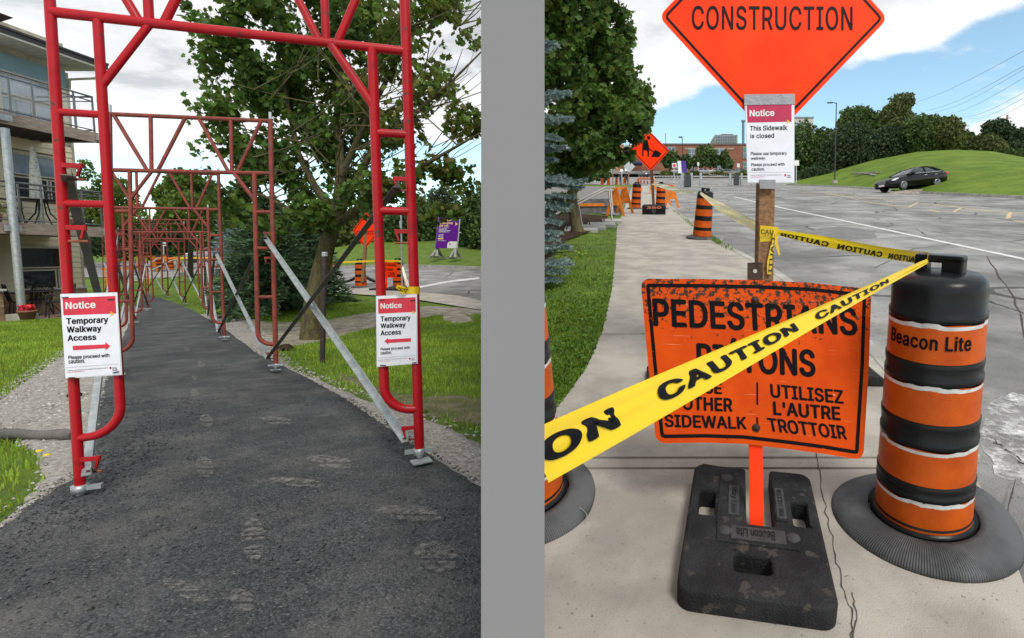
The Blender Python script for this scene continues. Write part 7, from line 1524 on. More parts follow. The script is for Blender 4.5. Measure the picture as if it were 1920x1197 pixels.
tree('maple_tree', mbase, rb, 19000, .135, m_leafA2, 'dense dark maple tree beside the sidewalk, left of the worker sign', trunk=tk, limbs=rl_, shape='maple', bark=m_moss, side=1, hollow=.15, extra=[(rb, 8000, .135, m_leafA)], up=.9, gap=-.3)
# blue spruce boughs at the wall
def bough(segs, m, seed):
    r_ = np.random.default_rng(seed); P, D = [], []
    for a, b in segs:
        d = (b - a); L = np.linalg.norm(d); d = d / L; k = max(4, int(L / .012))
        for j in range(k):
            c = a + d * L * (j + r_.random()) / k
            for _ in range(8):
                q = r_.normal(size=3); q -= d * (q @ d); q /= np.linalg.norm(q); P.append(c); D.append(q * .8 + d * .75)
    P = np.array(P); D = np.array(D); D /= np.linalg.norm(D, axis=1, keepdims=True); n = len(P); W = np.cross(D, r_.normal(size=(n, 3))); W /= np.linalg.norm(W, axis=1, keepdims=True); l = (.034 + .022 * r_.random(n))[:, None]; w = .0042
    V = np.stack([P - W * w, P + W * w, P + D * l + W * w * .5, P + D * l - W * w * .5], 1).reshape(-1, 3); F = (np.arange(n) * 4)[:, None] + np.array([[0, 1, 2, 3]]); return V, F
sp_b = gR(985, 520, .02); spz = empty('spruce_tree', loc=sp_b, label='blue spruce growing against the grey wall, left of the maple trunk', cat='spruce')
Vs, Fs_ = [], []; nb0 = 0; twigs = MB()
r_ = np.random.default_rng(11)
def add_bough(u0, v0, u1, v1, Y, n=6, w=.2):
    global nb0
    a, b = at(u0, v0, Y), at(u1, v1, Y - .4); segs = []
    twigs.tube([a, (a + b) / 2 + [0, 0, .03], b], [.014, .01, .004], 5)
    segs.append((a * .75 + b * .25, b)); d = (b - a); L = np.linalg.norm(d); dn = d / L; sd = np.cross(dn, [0, 0, 1]); sd /= np.linalg.norm(sd)
    for i in range(n):
        f = .15 + .75 * i / n; p = a + d * f
        for s in (-1, 1):
            e = p + (dn * .7 + sd * s * .75 + np.array([0, 0, r_.normal(0, .15)])) * L * (1 - f * .55) * w * (1 + r_.random() * .6); segs.append((p, e))
            e2 = p * .45 + e * .55; segs.append((e2, e2 + (dn * .8 - sd * s * .2) * .12)); segs.append((e2, e2 + (dn * .3 + sd * s * .9) * .12))
    V, F = bough(segs, m_spr, int(r_.integers(1e6))); Vs.append(V); Fs_.append(F + nb0); nb0 += len(V)
for args in [(985, 95, 1042, 80, 8.5), (985, 190, 1068, 172, 8.3), (985, 225, 1074, 222, 8.2), (985, 245, 1050, 262, 8.4), (985, 330, 1085, 345, 8.0), (990, 350, 1100, 338, 8.2), (985, 370, 1078, 368, 8.0), (985, 385, 1062, 395, 7.8), (985, 400, 1048, 420, 7.7), (985, 420, 1045, 440, 7.6), (985, 440, 1040, 452, 7.5), (985, 470, 1068, 462, 7.2), (985, 490, 1072, 496, 7.0), (985, 500, 1060, 512, 6.9), (985, 515, 1046, 528, 6.8), (985, 350, 1050, 330, 8.4), (985, 300, 1040, 300, 8.6), (985, 410, 1030, 400, 7.9), (980, 285, 1062, 275, 8.5), (985, 340, 1095, 352, 8.4), (985, 360, 1070, 385, 8.1)]:
    add_bough(*args, n=5, w=.22)
V = np.concatenate(Vs); F = np.concatenate(Fs_); kp = right_of_wall(V, 1); kf = kp[F].all(1); o = link('crown', mesh_np('crown', V, F[kf], m_spr), spz, True); o['kind'] = 'stuff'
for i in range(16):
    a = at(990, rng.uniform(440, 500), 7.2); b = at(rng.uniform(1040, 1078), rng.uniform(446, 500), 6.9); twigs.tube([a, (a + b) / 2 + rng.normal(0, .04, 3), b], [.008, .005, .002], 4)
mb = twigs; tw = mb.build('branches', mat('grey_twig', (.17, .13, .10), .9, var=.25), spz, world=True)
bm = bmesh.new(); bm.from_mesh(tw.data); bm.transform(parent_matrix(spz)); bmesh.ops.bisect_plane(bm, geom=bm.verts[:] + bm.edges[:] + bm.faces[:], plane_co=np.array([WX(1), 1, 0]) + wp * (hw + .06), plane_no=wp, clear_inner=True); bm.transform(parent_matrix(spz).inverted()); bm.to_mesh(tw.data); bm.free()
bush(1075, 346, 74, [(1060, 325, 34, 18), (1100, 322, 30, 20), (1030, 320, 30, 22), (1130, 326, 16, 14)], 3600, .3, m_leafB, 'green bushes beyond the steps, seen under the sidewalk maple', 'shrub', 'shrub', .08)
bush(1048, 405, 15, [(1045, 385, 18, 14), (1060, 378, 14, 14)], 900, .14, mat('yellow_green_leaf', (.22, .24, .02), .6, isl=.35, col2=(.12, .15, .02), scale=3, trans=.3), 'yellow-green shrub behind the spruce boughs by the handrail', 'shrub', 'shrub', .02)
# ------------------------------------------------------------------ far end of the road: gates, signs, brick building
def fz(Y): return float(zf(Y)) if Y > 75 else zR(0, Y)
def atg(u, Y, off=0.0):                       # ground point in column u at distance Y
    P = at(u, 330, Y); z = fz(Y) + off; P[0] = (u - PU) / FPX * (Y * math.cos(PITCH) - (z - HC) * math.sin(PITCH)); P[2] = z; return P
m_brk = mat('red_brick_wall', (.27, .115, .072), .85, col2=(.20, .085, .055), scale=.7, detail=10, bump=.3, bscale=9); m_brk2 = mat('orange_brick_wall', (.42, .21, .11), .85, col2=(.36, .17, .09), scale=.7, detail=8); m_cop = mat('roof_coping', (.16, .13, .12), .7, var=.1); m_pane = mat('building_glass', (.10, .16, .19), .15, spec=.8, col2=(.05, .09, .11), scale=.6); m_wfr = mat('pale_window_frame', (.45, .50, .52), .6, var=.1); m_teal = mat('teal_panel', (.12, .24, .23), .5, var=.2)
Yb = 135.0
def zrow(v, Y): return at(1300, v, Y)[2]
hb = empty('brick_building', loc=atg(1300, Yb), label='two-storey red brick building with pale framed windows at the end of the road', cat='building')
def wallbox(mbname, u0, u1, v0, v1, Y, m, parent, dep=.5, off=0.0):
    a, b = at(u0, v1, Y), at(u1, v0, Y); z0 = min(a[2], b[2]); z1 = max(a[2], b[2]); mb = MB(); mb.box(((a[0] + b[0]) / 2, Y + dep / 2 - off, (z0 + z1) / 2), (abs(b[0] - a[0]), dep, z1 - z0)); return mb.build(mbname, m, parent, world=True)
wallbox('wall', 1186, 1560, 272, 336, Yb, m_brk, hb, 14); wallbox('coping', 1186, 1560, 269.5, 272, Yb, m_cop, hb, 14.4, .2)
wallbox('stair_tower', 1152, 1170, 271, 334, Yb - 3, m_brk2, hb, 6); wallbox('stair_tower', 1180, 1187, 272, 334, Yb - 2, m_brk2, hb, 6); t_ = wallbox('window', 1171, 1180, 271, 304, Yb - 1, m_wfr, hb, 3); wallbox('pane', 1172.5, 1178.5, 276, 297, Yb - 1, m_pane, t_, .2, .15)
e_ = wallbox('glazed_entrance', 1128, 1152, 268, 334, Yb - 1, m_wfr, hb, 5)
for k, (a, b) in enumerate(((1139, 1150),)):
    for v0 in (274, 288, 302, 316): wallbox('pane', a, b, v0, v0 + 11, Yb - 1, m_pane, e_, .2, .15)
wallbox('canopy', 1166, 1204, 303.5, 306, Yb - 5, mat('blue_canopy', (.03, .05, .22), .5, var=.1), hb, 4); wallbox('canopy', 1140, 1156, 304, 309, Yb - 5, mat('bright_blue_canopy', (.04, .16, .5), .5, var=.1), hb, 4)
for (a, b, v0, v1) in ((1252, 1266, 276, 306), (1291, 1302, 279, 297), (1342, 1357, 279, 297), (1393, 1400, 276, 298), (1295, 1303, 308, 322), (1343, 1358, 302, 322), (1393, 1400, 304, 322), (1270, 1278, 308, 320), (1200, 1212, 278, 296)):
    w_ = wallbox('window', a, b, v0, v1, Yb, m_wfr, hb, .3, .2); n = 2 if b - a > 9 else 1
    for i in range(n):
        for j in range(2): wallbox('pane', a + .8 + i * (b - a) / n, a + (i + 1) * (b - a) / n - .8, v0 + .8 + j * (v1 - v0) / 2, v0 + (j + 1) * (v1 - v0) / 2 - .8, Yb, m_pane if (i + j) % 3 else m_teal, w_, .1, .28)
wallbox('stone_band', 1284, 1376, 277.5, 281, Yb, mat('pale_stone', (.36, .27, .22), .8, var=.1), hb, .3, .15)
tw_ = empty('apartment_tower', loc=at(1361, 275, 320), label='grey apartment tower rising behind the brick building', cat='building'); wallbox('wall', 1340, 1383, 253, 285, 320, mat('grey_tower_wall', (.27, .28, .26), .8, var=.1), tw_, 20); wallbox('roof_block', 1352, 1374, 251.5, 253, 322, m_cop, tw_, 10)
for i in range(9):
    for j in range(5): wallbox('window', 1342.5 + i * 4.4, 1345.3 + i * 4.4, 256 + j * 5, 259 + j * 5, 320, m_pane, tw_, .4, .25)
bb_ = empty('beige_building', loc=at(1506, 280, 170), label='beige flat-roofed building behind the bushes, right of the notice', cat='building'); wallbox('wall', 1460, 1525, 222, 300, 170, mat('beige_render', (.52, .50, .45), .85, var=.06), bb_, 20); wallbox('parapet', 1459, 1526, 219.5, 222, 170, mat('grey_green_parapet', (.22, .27, .27), .7, var=.1), bb_, 20.4, .2)
for u0 in (1492, 1508):
    for v0 in (230, 250): w_ = wallbox('window', u0, u0 + 13, v0, v0 + 9, 170, m_wfr, bb_, .3, .15); wallbox('pane', u0 + .8, u0 + 6, v0 + .8, v0 + 8.2, 170, m_pane, w_, .1, .2); wallbox('pane', u0 + 7, u0 + 12.2, v0 + .8, v0 + 8.2, 170, m_pane, w_, .1, .2)
mst = empty('roof_mast', loc=at(1248, 272, 136), label='thin red and white mast on the roof of the brick building', cat='mast'); mb = MB(); mb.bar(at(1248.5, 276, 136), at(1248, 250, 136), .18, .18); mb.build('shaft', mat('red_mast', (.5, .12, .1), .6, var=.2), mst, world=True)
chm = empty('chimney_stack', loc=at(1393, 272, 140), label='thin grey-green chimney pipe rising left of the notice', cat='chimney'); mb = MB(); mb.tube([at(1393.5, 276, 140), at(1393.5, 227, 140)], .32, 10); mb.tube([at(1393.5, 229, 140), at(1393.5, 226, 140)], .5, 10); mb.build('pipe', mat('grey_green_metal', (.16, .21, .22), .5, var=.1), chm, world=True)
lp2 = empty('lamp_post', loc=atg(1280, 120), label='distant street lamp in front of the brick building', cat='street lamp'); mb = MB(); mb.tube([atg(1281, 120), at(1279, 258, 120)], .1, 6); mb.build('pole', m_lp, lp2, world=True); mb = MB(); mb.box(at(1276, 257.5, 120), (.9, .4, .2)); mb.build('lamp_head', m_lp, lp2, world=True)
hg = 'young trees in front of the brick building'
for u, vb, bl_, lab in ((1258, 318, [(1258, 300, 17, 16), (1250, 292, 10, 10)], 'round young tree right of the worker sign, before the brick wall'), (1287, 320, [(1287, 304, 11, 12)], 'small tree beside the purple banner'), (1324, 320, [(1324, 290, 20, 18), (1312, 302, 16, 12), (1336, 302, 18, 12)], 'broad young tree in the middle of the brick building front'), (1359, 320, [(1359, 300, 9, 18), (1366, 308, 9, 10)], 'slim columnar tree right of the broad young tree')):
    far_tree(u, vb, 122, bl_, 1500, .5, m_leafB, lab, .1, 1, 'clump', 'young_tree', 'tree', hg)
hd = empty('hedge', loc=atg(1330, 100), label='long low clipped hedge in front of the parked cars', cat='hedge'); P = np.stack([rng.uniform(0, 1, 5200), rng.uniform(0, 1, 5200), rng.uniform(0, 1, 5200)], 1); A0, A1 = atg(1238, 98), atg(1402, 98)
P = A0 + (A1 - A0) * P[:, :1] + np.array([0, 1, 0]) * P[:, 1:2] * 2.2 + np.array([0, 0, 1]) * (P[:, 2:3] * (1.0 + .35 * np.sin(P[:, :1] * 21))); V, F = leaf_arrays(P, .34, 'clump'); o = link('foliage', mesh_np('foliage', V, F, m_leafC), hd, True); o['kind'] = 'stuff'
isl = MB(); isl.box(((A0 + A1) / 2) + np.array([0, -.6, .03]), (np.linalg.norm(A1 - A0) + 3, 2.0, .25)); tag(isl.build('kerb', m_kerb), kind='structure')
lotz = MB(); a = atg(1190, 104); lotz.box(((atg(1190, 106) + atg(1420, 106)) / 2) + np.array([0, 6, .4]), (34, 18, .5)); tag(lotz.build('car_park', m_road), kind='structure')
for u, Y, c_, lab in ((1212, 100, m_cdark, 'dark van-like car facing the road beside the brick building'), (1268, 108, m_cwhite, 'white car parked left of the broad young tree'), (1312, 108, m_cwhite, 'white car parked under the broad young tree'), (1340, 108, m_cwhite, 'white car parked next to the slim columnar tree'), (1362, 108, m_cdark, 'dark red-tailed car parked behind the hedge'), (1380, 108, m_cgrey, 'silver car parked at the right end behind the hedge')):
    z = zrow(330.5, Y) if Y > 101 else zrow(336, Y); p = at(u, 330.5 if Y > 101 else 336, Y); make_car(Matrix.Translation(Vector(p)) @ Matrix.Rotation(1.2 if Y < 101 else rng.uniform(.2, .5), 4, 'Z'), c_, lab, 'cars parked before the brick building', detail=False)
# gates
m_bol = mat('steel_bollard', (.42, .45, .48), .35, metal=.5, var=.15)
def gate(u0, u1, v, arm, lab, k):
    Y = 1400 / (v - 328); isl_ = empty('gate_island', loc=gR((u0 + u1) / 2, v), label=f'pale concrete traffic island under the {lab} gate', cat='traffic island')
    c = gR((u0 + u1) / 2, v); mb = MB(); w = (u1 - u0) * Y / FPX; mb.box((0, 0, .09), (w, 1.4, .18), M=place(c)); mb.build('slab', m_kerb, isl_, world=True, bevel=.03)
    for f, lb in ((.06, 'left'), (.45, 'middle'), (.82, 'right')):
        if k == 1 and f == .06: pass
        p = gR(u0 + (u1 - u0) * f, v, .15); t = empty('bollard', loc=p, label=f'steel bollard at the {lb} of the {lab} gate island', cat='bollard', group='steel bollards at the gates'); mb = MB(); mb.tube([p, p + [0, 0, 1.35]], .14, 10); mb.build('shaft', m_bol, t, world=True); mb = MB(); mb.lathe([(.14, 0), (.1, .08), (.0, .1)], 10, c=p + [0, 0, 1.35]); mb.build('cap', m_bol, t, world=True)
    p = gR(u0 + (u1 - u0) * .27, v, .15); g = empty('barrier_gate', loc=p, label=f'parking barrier with a long white arm, the {lab} one', cat='barrier gate', group='parking barriers at the end of the road'); mb = MB(); mb.box((0, 0, .6), (.6, .5, 1.15), M=Matrix.Translation(Vector(p))); mb.build('cabinet', mat('dark_cabinet', (.045, .047, .05), .5, var=.15), g, world=True, bevel=.03)
    mb = MB(); mb.bar(p + [0, -.1, .95], at(arm[0], arm[1], Y), .12, .06); a_ = mb.build('arm', m_inkw, g, world=True)
    for i in range(10):
        f = .1 + i * .085; q = (p + [0, -.14, .95]) * (1 - f) + at(arm[0], arm[1], Y - .05) * f; mb = MB(); mb.box(q, (.28, .03, .12)); mb.build('arm_stripe', m_ink, a_, world=True)
gate(1276, 1322, 351.5, (1222, 331.5), 'left', 0); gate(1366, 1420, 348, (1330, 327), 'right', 1)
def sign_post(u, vb, vt, Y, lab, face, m_face, cat='sign'):
    t = empty('road_sign', loc=at(u, vb, Y), label=lab, cat=cat); mb = MB(); mb.bar(at(u, vb, Y), at(u, vt, Y), .1, .1); mb.build('post', m_wood if m_face is m_galv else m_galv, t, world=True)
    P = [at(a, b, Y - .08) for a, b in face]; n = len(P); mb = MB(); mb.add(P + [p + [0, .04, 0] for p in P], [tuple(range(n)), tuple(range(2 * n - 1, n - 1, -1))] + [(i, n + i, n + (i + 1) % n, (i + 1) % n) for i in range(n)]); f = mb.build('sign_face', m_face, t, world=True); return t, f
sign_post(1179, 346, 305, 60, 'plain grey back of a diamond sign left of the worker sign', [(1169, 312.5), (1180, 302), (1191, 312.5), (1180, 324)], m_galv)
sign_post(1149, 346, 308, 62, 'plain grey back of an octagonal sign over the far barrels', [(1143, 310), (1146, 306.5), (1152, 306.5), (1156, 310), (1156, 316), (1152, 320), (1146, 320), (1143, 316)], m_galv)
sign_post(1166, 340, 318, 66, 'small round white sign left of the grey diamond back', circ(lambda x, y: (x, y), 1165.5, 320, 3.2, 10), m_inkw)
t, f = sign_post(1264, 336, 307, 70, 'small white sign with a red disc beside the purple banner', [(1260, 306.5), (1268.5, 306), (1268.8, 314.5), (1260.5, 315)], m_inkw); mb = MB(); P = [at(*p, 69.88) for p in circ(lambda x, y: (x, y), 1264.5, 310.5, 2.9, 12)]; mb.add(P, [tuple(range(12))]); mb.build('red_disc', m_hred, f, world=True)
t, f = sign_post(1282, 340, 303, 75, 'white and purple double banner before the hedge', [(1270, 302), (1277, 302), (1278, 325), (1272, 325)], m_inkw, 'banner'); mb = MB(); mb.add([at(u, v, 74.85) for u, v in ((1278, 302.5), (1286, 302), (1288, 324), (1280, 325))], [(0, 1, 2, 3)]); mb.build('sign_face', mat('banner_purple', (.07, .03, .30), .5, var=.1), t, world=True)
sign_post(1309, 328, 306, 100, 'slim white sign on a pole beyond the left gate', [(1307.5, 304.5), (1311, 304.5), (1311, 311), (1307.5, 311)], m_inkw); sign_post(1384, 328, 306, 100, 'small white square sign near the right gate', [(1382, 307), (1387, 307), (1387, 314), (1382, 314)], m_inkw)
sign_post(1493, 345, 300, 66, 'white sign with a dark emblem just right of the sidewalk closed notice', [(1489, 301), (1498, 301), (1498.5, 311), (1489, 311)], m_inkw)
# two pedestrians far down the sidewalk
def pedestrian(p, h, yaw, label, shirt, trousers):
    t = empty('person', loc=p, label=label, cat='person', group='people far down the sidewalk'); s = h / 1.75
    joints = [(0, 0, .95), (0, 0, 1.15), (0, 0, 1.42), (0, .01, 1.52), (0, .02, 1.63), (0, .02, 1.73), (.19, 0, 1.42), (.25, .03, 1.15), (.25, .13, .92), (-.19, 0, 1.42), (-.25, -.03, 1.15), (-.25, -.02, .90), (.09, 0, .90), (.10, .10, .50), (.10, .02, .08), (.10, .15, .04), (-.09, 0, .90), (-.10, -.02, .50), (-.10, -.16, .10), (-.10, -.05, .04)]
    edges = [(0, 1), (1, 2), (2, 3), (3, 4), (4, 5), (2, 6), (6, 7), (7, 8), (2, 9), (9, 10), (10, 11), (0, 12), (12, 13), (13, 14), (14, 15), (0, 16), (16, 17), (17, 18), (18, 19)]
    rad = [.14, .13, .15, .06, .095, .07, .07, .045, .035, .07, .045, .035, .095, .065, .045, .035, .095, .065, .045, .035]
    me = bpy.data.meshes.new('body'); me.from_pydata([tuple(c * s for c in j) for j in joints], edges, []); o = bpy.data.objects.new('body', me); COL.objects.link(o); o.modifiers.new('s', 'SKIN'); o.modifiers.new('d', 'SUBSURF').levels = 1
    for v, r in zip(me.skin_vertices[0].data, rad): v.radius = (r * s, r * s)
    me.skin_vertices[0].data[0].use_root = True
    dg = bpy.context.evaluated_depsgraph_get(); m2 = bpy.data.meshes.new_from_object(o.evaluated_get(dg)); bpy.data.objects.remove(o)
    m2.materials.clear(); sk = mat('skin', (.45, .27, .19), .6, var=.05)
    for m_ in (shirt, trousers, sk): m2.materials.append(m_)
    for pl in m2.polygons:
        z = pl.center.z / s; pl.material_index = 2 if z > 1.5 or (abs(pl.center.x) > .2 * s and z < 1.2) else (0 if z > .95 else 1); pl.use_smooth = True
    b = link('body', m2, t); b.rotation_euler.z = yaw; mb = MB(); mb.lathe([(.0, 1.80 * s), (.07 * s, 1.77 * s), (.10 * s, 1.70 * s), (.095 * s, 1.64 * s)], 12, c=(0, .02, 0)); mb.build('hair', mat('dark_hair', (.03, .02, .015), .8, var=.1), t)
m_dk = mat('dark_clothing', (.02, .021, .025), .8, var=.2); m_nv = mat('navy_trousers', (.03, .035, .05), .8, var=.2)
pedestrian(atg(1163.5, 72), 1.72, .4, 'person in dark clothing standing left of the grey diamond sign back', m_dk, m_nv); pedestrian(atg(1175, 72), 1.8, -.5, 'person in black walking just right of the grey diamond sign post', m_dk, m_dk)
# ------------------------------------------------------------------ grass blades, stones and footprints
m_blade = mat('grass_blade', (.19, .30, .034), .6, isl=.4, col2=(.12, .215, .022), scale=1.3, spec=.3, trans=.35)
m_clov = mat('clover_leaf', (.15, .27, .04), .6, isl=.4, col2=(.09, .18, .03), scale=2, trans=.3)
def blades(name, P, hmin, hmax, w, m, lean=.5):
    n = len(P); a = rng.random(n) * 6.283; h = (hmin + (hmax - hmin) * rng.random(n) ** 1.5)[:, None]; d = np.stack([np.cos(a), np.sin(a), 0 * a], 1); s = np.stack([-np.sin(a), np.cos(a), 0 * a], 1) * (w * (.6 + .8 * rng.random(n)))[:, None]
    l = (rng.random(n) * lean)[:, None]; z = np.array([0, 0, 1.0]); mid = P + z * h * .6 + d * h * l * .35; tip = P + z * h * (1 - .35 * l) + d * h * l
    V = np.stack([P - s, P + s, mid + s * .8, mid - s * .8, tip], 1).reshape(-1, 3); i = (np.arange(n) * 5)[:, None]
    return mesh_np(name, V, [i + np.array([[0, 1, 2, 3]]), i + np.array([[3, 2, 4]])], m)
def in_poly(u, v, poly):
    poly = np.array(poly, float); c = np.zeros(u.shape, bool); x0, y0 = poly[-1]
    for x1, y1 in poly:
        k = (y1 > v) != (y0 > v); c ^= k & (u < (x0 - x1) * (v - y1) / (y0 - y1 + 1e-9) + x1); x0, y0 = x1, y1
    return c
def scatterL(n, y0, y1, ua, ub):
    y = np.sqrt(rng.random(n)) * (y1 - y0) + y0; u = rng.uniform(ua, ub, n); z = 0; x = (u - PU) / FPX * y * .997; 
    zz = zL(x, y); x = (u - PU) / FPX * (y * math.cos(PITCH) - (zz - HC) * math.sin(PITCH)); P = np.stack([x, y, zL(x, y) - .02], 1); pu, pv = pix(P); return P, pu, pv
def clump(P, s=1.0): return (np.sin(P[:, 0] * 3.1 * s + 1) * np.sin(P[:, 1] * 2.7 * s) + np.sin(P[:, 0] * 7.3 * s) * np.sin(P[:, 1] * 6.1 * s + 2) * .6)
GL = []
P, pu, pv = scatterL(110000, 1.5, 15, -160, 240); pv_ = np.clip(pv, 553, 1500); k = (pu < gLl(pv_) + 4 + 10 * clump(P, 2) * (pv > 700)) & (pv > 598) & (pv < 1200) & (P[:, 0] > XO - .3 - 3 * (P[:, 1] < 13.4)) & ~((P[:, 0] < XO + .35) & (P[:, 1] > 13.4)); k &= rng.random(len(P)) < np.clip(.75 + .5 * clump(P, 1.3), .12, 1); GL.append(P[k])
P, pu, pv = scatterL(150000, 2.6, 16, 400, 958); pv_ = np.clip(pv, 553, 1500); tr_t = np.interp(pu, [430, 520, 600, 680, 760, 830, 915], [592, 604, 602, 588, 574, 574, 580]); tr_b = np.interp(pu, [440, 520, 600, 680, 760, 830, 915], [655, 655, 640, 618, 600, 590, 588])
k = (pu > gRr(pv_) - 6 + 10 * clump(P, 2)) & (P[:, 0] < WX(P[:, 1]) - .03) & (pv > 560); trk = (pv > tr_t - 2) & (pv < tr_b + 2); worn = in_poly(pu, pv, [(620, 695), (700, 722), (790, 745), (850, 735), (960, 745), (960, 802), (850, 785), (780, 772), (700, 737), (640, 712)])
k &= (~trk | (rng.random(len(P)) < .06)) & (~worn | (rng.random(len(P)) < .35)) & ~in_poly(pu, pv, [(832, 588), (885, 588), (890, 604), (850, 608), (828, 600)]) & ~((pv < 588) & (pu > 745)); k &= rng.random(len(P)) < np.clip(.8 + .5 * clump(P, 1.1), .15, 1); GL.append(P[k])
P, pu, pv = scatterL(30000, 13, 27, 330, 560); k = (pv < 600) & (pu > eR(np.clip(pv, 553, 1500)) + 12) & (pv > 521); GL.append(P[k])
P = np.concatenate(GL); near = P[:, 1] < 8
m_bladeL = mat('brightened_grass_blade', (.32, .45, .055), .6, isl=.4, col2=(.20, .32, .035), scale=1.3, spec=.3, trans=.35)  # blade colour lightened to make up for light lost under maple and wall
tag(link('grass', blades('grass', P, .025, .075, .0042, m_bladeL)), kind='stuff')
# grass of the sidewalk side
n = 60000; v = 400 + (1010 - 400) * rng.random(n); u = 985 + (sL(v) + 6 - 985) * rng.random(n); ok = u < sL(v) + 5 * np.sin(v * .7) * .6; P = gR(u, v, .02); P[:, 2] += .0; k = ok & (P[:, 0] > WX(P[:, 1]) + .04) & ~in_poly(u, v, [(1000, 500), (1062, 450), (1092, 437), (1135, 424), (1160, 415), (1160, 395), (1000, 395)]) & (rng.random(n) < np.clip(v / 900, .35, 1)); P = P[k]; k = rng.random(len(P)) < np.clip(.85 + .5 * clump(P, 1.2), .2, 1); P = P[k]
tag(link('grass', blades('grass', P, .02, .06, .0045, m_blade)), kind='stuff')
k = rng.random(len(P)) < .22; V, F = leaf_arrays(P[k] + np.array([0, 0, .025]), .034, 'quad', up=2.0); tag(link('clover', mesh_np('clover', V, F, m_clov)), kind='stuff')
# weeds in the kerb joint
wv = np.r_[rng.uniform(395, 470, 500), rng.uniform(440, 458, 300)]; wu = sRt(wv) + rng.normal(2, 3, len(wv)) * (wv - 328) / 120; P = gR(wu, wv, .03); tag(link('kerb_weeds', blades('kerb_weeds', P, .03, .10, .006, m_blade, .9)), kind='stuff')
# stones
def stones(name, P, s0, s1, m, flat=.7):
    n = len(P); T = np.array([(1, 0, 0), (-1, 0, 0), (0, 1, 0), (0, -1, 0), (0, 0, 1), (0, 0, -1)], float); F0 = np.array([(0, 2, 4), (2, 1, 4), (1, 3, 4), (3, 0, 4), (2, 0, 5), (1, 2, 5), (3, 1, 5), (0, 3, 5)])
    s = (s0 + (s1 - s0) * rng.random(n) ** 2)[:, None, None]; Q = T[None] * (.65 + .6 * rng.random((n, 6, 1))) + rng.normal(0, .13, (n, 6, 3)); Q[:, :, 2] *= flat; a = rng.random(n) * 6.28; c, s_ = np.cos(a)[:, None], np.sin(a)[:, None]; X = Q[:, :, 0] * c - Q[:, :, 1] * s_; Y = Q[:, :, 0] * s_ + Q[:, :, 1] * c; Q = np.stack([X, Y, Q[:, :, 2]], -1)
    V = (P[:, None] + Q * s).reshape(-1, 3); F = (np.arange(n) * 6)[:, None, None] + F0[None]; return mesh_np(name, V, F.reshape(-1, 3), m)
m_st = mat('grey_stone', (.47, .45, .415), .9, isl=.45, col2=(.30, .285, .265), scale=20, spec=.2); m_std = mat('bituminous_stone', (.06, .063, .067), .6, isl=.5, col2=(.034, .036, .039), scale=20, spec=.4)
P, pu, pv = scatterL(26000, 1.6, 12, -260, 240); pv_ = np.clip(pv, 553, 1500); k = (pu > gLl(pv_) - 14) & (pu < eL(pv_) + 8) & (pv > 600); G1 = P[k]
P, pu, pv = scatterL(26000, 2.2, 12, 380, 958); pv_ = np.clip(pv, 553, 1500); k = (pu < gRr(pv_) + 12) & (pu > eR(pv_) - 4) & (P[:, 0] < WX(P[:, 1]) - .04); G2 = P[k]
P = np.concatenate([G1, G2]); P[:, 2] += .026; tag(link('gravel', stones('gravel', P, .004, .017, m_st)), kind='stuff')
P, pu, pv = scatterL(60000, 1.05, 4.5, -700, 955); pv_ = np.clip(pv, 553, 1500); on = (pu > eL(pv_) + 2) & (pu < eR(pv_) - 2) & (P[:, 0] < WX(P[:, 1]) - .04); e_d = np.minimum((pu - eL(pv_)), 3 * (eR(pv_) - pu)) / 150.0
loose = np.clip(1.3 - e_d * .9, 0, 1) + .9 * np.exp(-((pu - 640) / 170.0) ** 2 - ((pv - 1060) / 110.0) ** 2) + .35 * np.clip((pv - 900) / 300, 0, 1)
k = on & (rng.random(len(P)) < np.clip(loose * .75, .02, 1)); P = P[k]; P[:, 2] += .052; tag(link('loose_stones', stones('loose_stones', P, .003, .0085, m_std, .6)), kind='stuff')
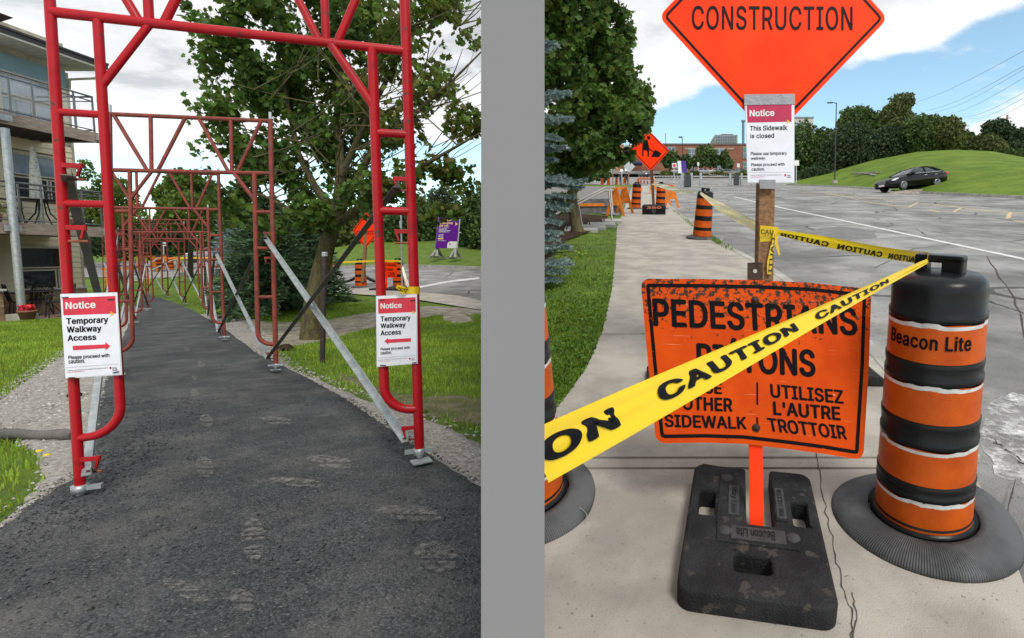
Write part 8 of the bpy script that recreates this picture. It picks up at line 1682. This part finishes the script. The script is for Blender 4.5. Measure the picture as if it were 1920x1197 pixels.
# dusty footprints left on the fresh asphalt
def dust_mat():
    m = mat('pale_dust', (.36, .35, .335), .95, spec=.1, var=.1); N, L = m.node_tree.nodes, m.node_tree.links; b = N['Principled BSDF']; n = N.new('ShaderNodeTexNoise'); n.inputs['Scale'].default_value = 38; n.inputs['Detail'].default_value = 9; n.inputs['Roughness'].default_value = .72; L.new(N['Texture Coordinate'].outputs['Object'], n.inputs['Vector'])
    r = N.new('ShaderNodeValToRGB'); r.color_ramp.elements[0].position = .42; r.color_ramp.elements[1].position = .68; r.color_ramp.elements[1].color = (.62, .62, .62, 1); L.new(n.outputs[0], r.inputs[0]); L.new(r.outputs[0], b.inputs['Alpha']); return m
m_dust = dust_mat(); wk = bpy.data.objects['walkway']
def sole(u, v, du, dv, wu):
    pts = []
    for t in np.linspace(0, 2 * math.pi, 26, endpoint=False):
        a, b = math.cos(t), math.sin(t); w = wu * (1 - .22 * math.exp(-((b + .1) / .3) ** 2)) * (1.05 if b < 0 else .9); pts.append((u + a * w + du * b, v + dv * b))
    for hf, (b0, b1) in enumerate(((-1.0, .12), (.30, 1.0))):       # heel and sole, split by tread bars
        nb_ = (5 if hf == 0 else 3) if (u, v) in ((476, 1030), (385, 890), (350, 1130)) else 1
        for i in range(nb_):
            c0, c1 = b0 + (b1 - b0) * i / nb_, b0 + (b1 - b0) * (i + (.78 if nb_ > 1 else 1)) / nb_; q = []
            for c_ in np.linspace(c0, c1, 7): q.append((c_, 1))
            for c_ in np.linspace(c1, c0, 7): q.append((c_, -1))
            uv = [(u + du * b + wu * t * math.sqrt(max(.02, 1 - b * b)) * (1 - .2 * math.exp(-((b - .2) / .25) ** 2)) + rng.normal(0, wu * .05), v + dv * b + rng.normal(0, dv * .02)) for b, t in q]
            P = gL([p[0] for p in uv], [p[1] for p in uv], .0425); mb = MB(); mb.add(list(P), [tuple(range(14))]); mb.build('dust_print', m_dust, wk, world=True)
for a in ((476, 1030, 2, 42, 23), (385, 890, 3, 20, 17), (388, 800, 2, 13, 12), (366, 745, 1, 8, 9), (378, 690, 1, 6, 8), (350, 660, 0, 4, 6), (820, 1065, 8, 30, 40), (350, 1130, 30, 24, 28), (455, 1150, 6, 22, 25), (366, 716, 1, 4, 7), (620, 880, 20, 14, 40), (560, 920, 30, 10, 46), (770, 980, 20, 16, 60), (520, 800, 10, 8, 30)): sole(*a)
# clods of soil in the lawn
for i, (u, v, s, lab) in enumerate(((535, 655, .10, 'brown clod of soil in the grass beside the second frame'), (140, 745, .05, 'dark clod of soil on the gravel left of the front frame'))):
    b = g1(u, v, .02); mb = MB(); bm = bmesh.new(); bmesh.ops.create_icosphere(bm, subdivisions=2, radius=s)
    for w_ in bm.verts: w_.co *= 1 + rng.normal(0, .09); w_.co.z *= .6
    me = bpy.data.meshes.new('clod'); bm.to_mesh(me); bm.free(); me.materials.append(m_mulch); o = link('soil_clod', me); o.location = b; tag(o, lab, 'soil clod')
# small daisies and dandelions
for nm, colr, pts in (('yellow_flower', (.75, .55, .02), [(1085, 474), (1092, 477), (1098, 476), (1080, 483), (75, 862), (90, 870)]),):
    mb = MB()
    for u, v in pts:
        c = gR(u, v, .06) if u > 961 else g1(u, v, .05); mb.lathe([(.0, .008), (.014, .006), (.016, 0)], 8, c=c)
    o = mb.build('dandelions', mat('dandelion_yellow', colr, .7, var=.1)); tag(o, kind='stuff')
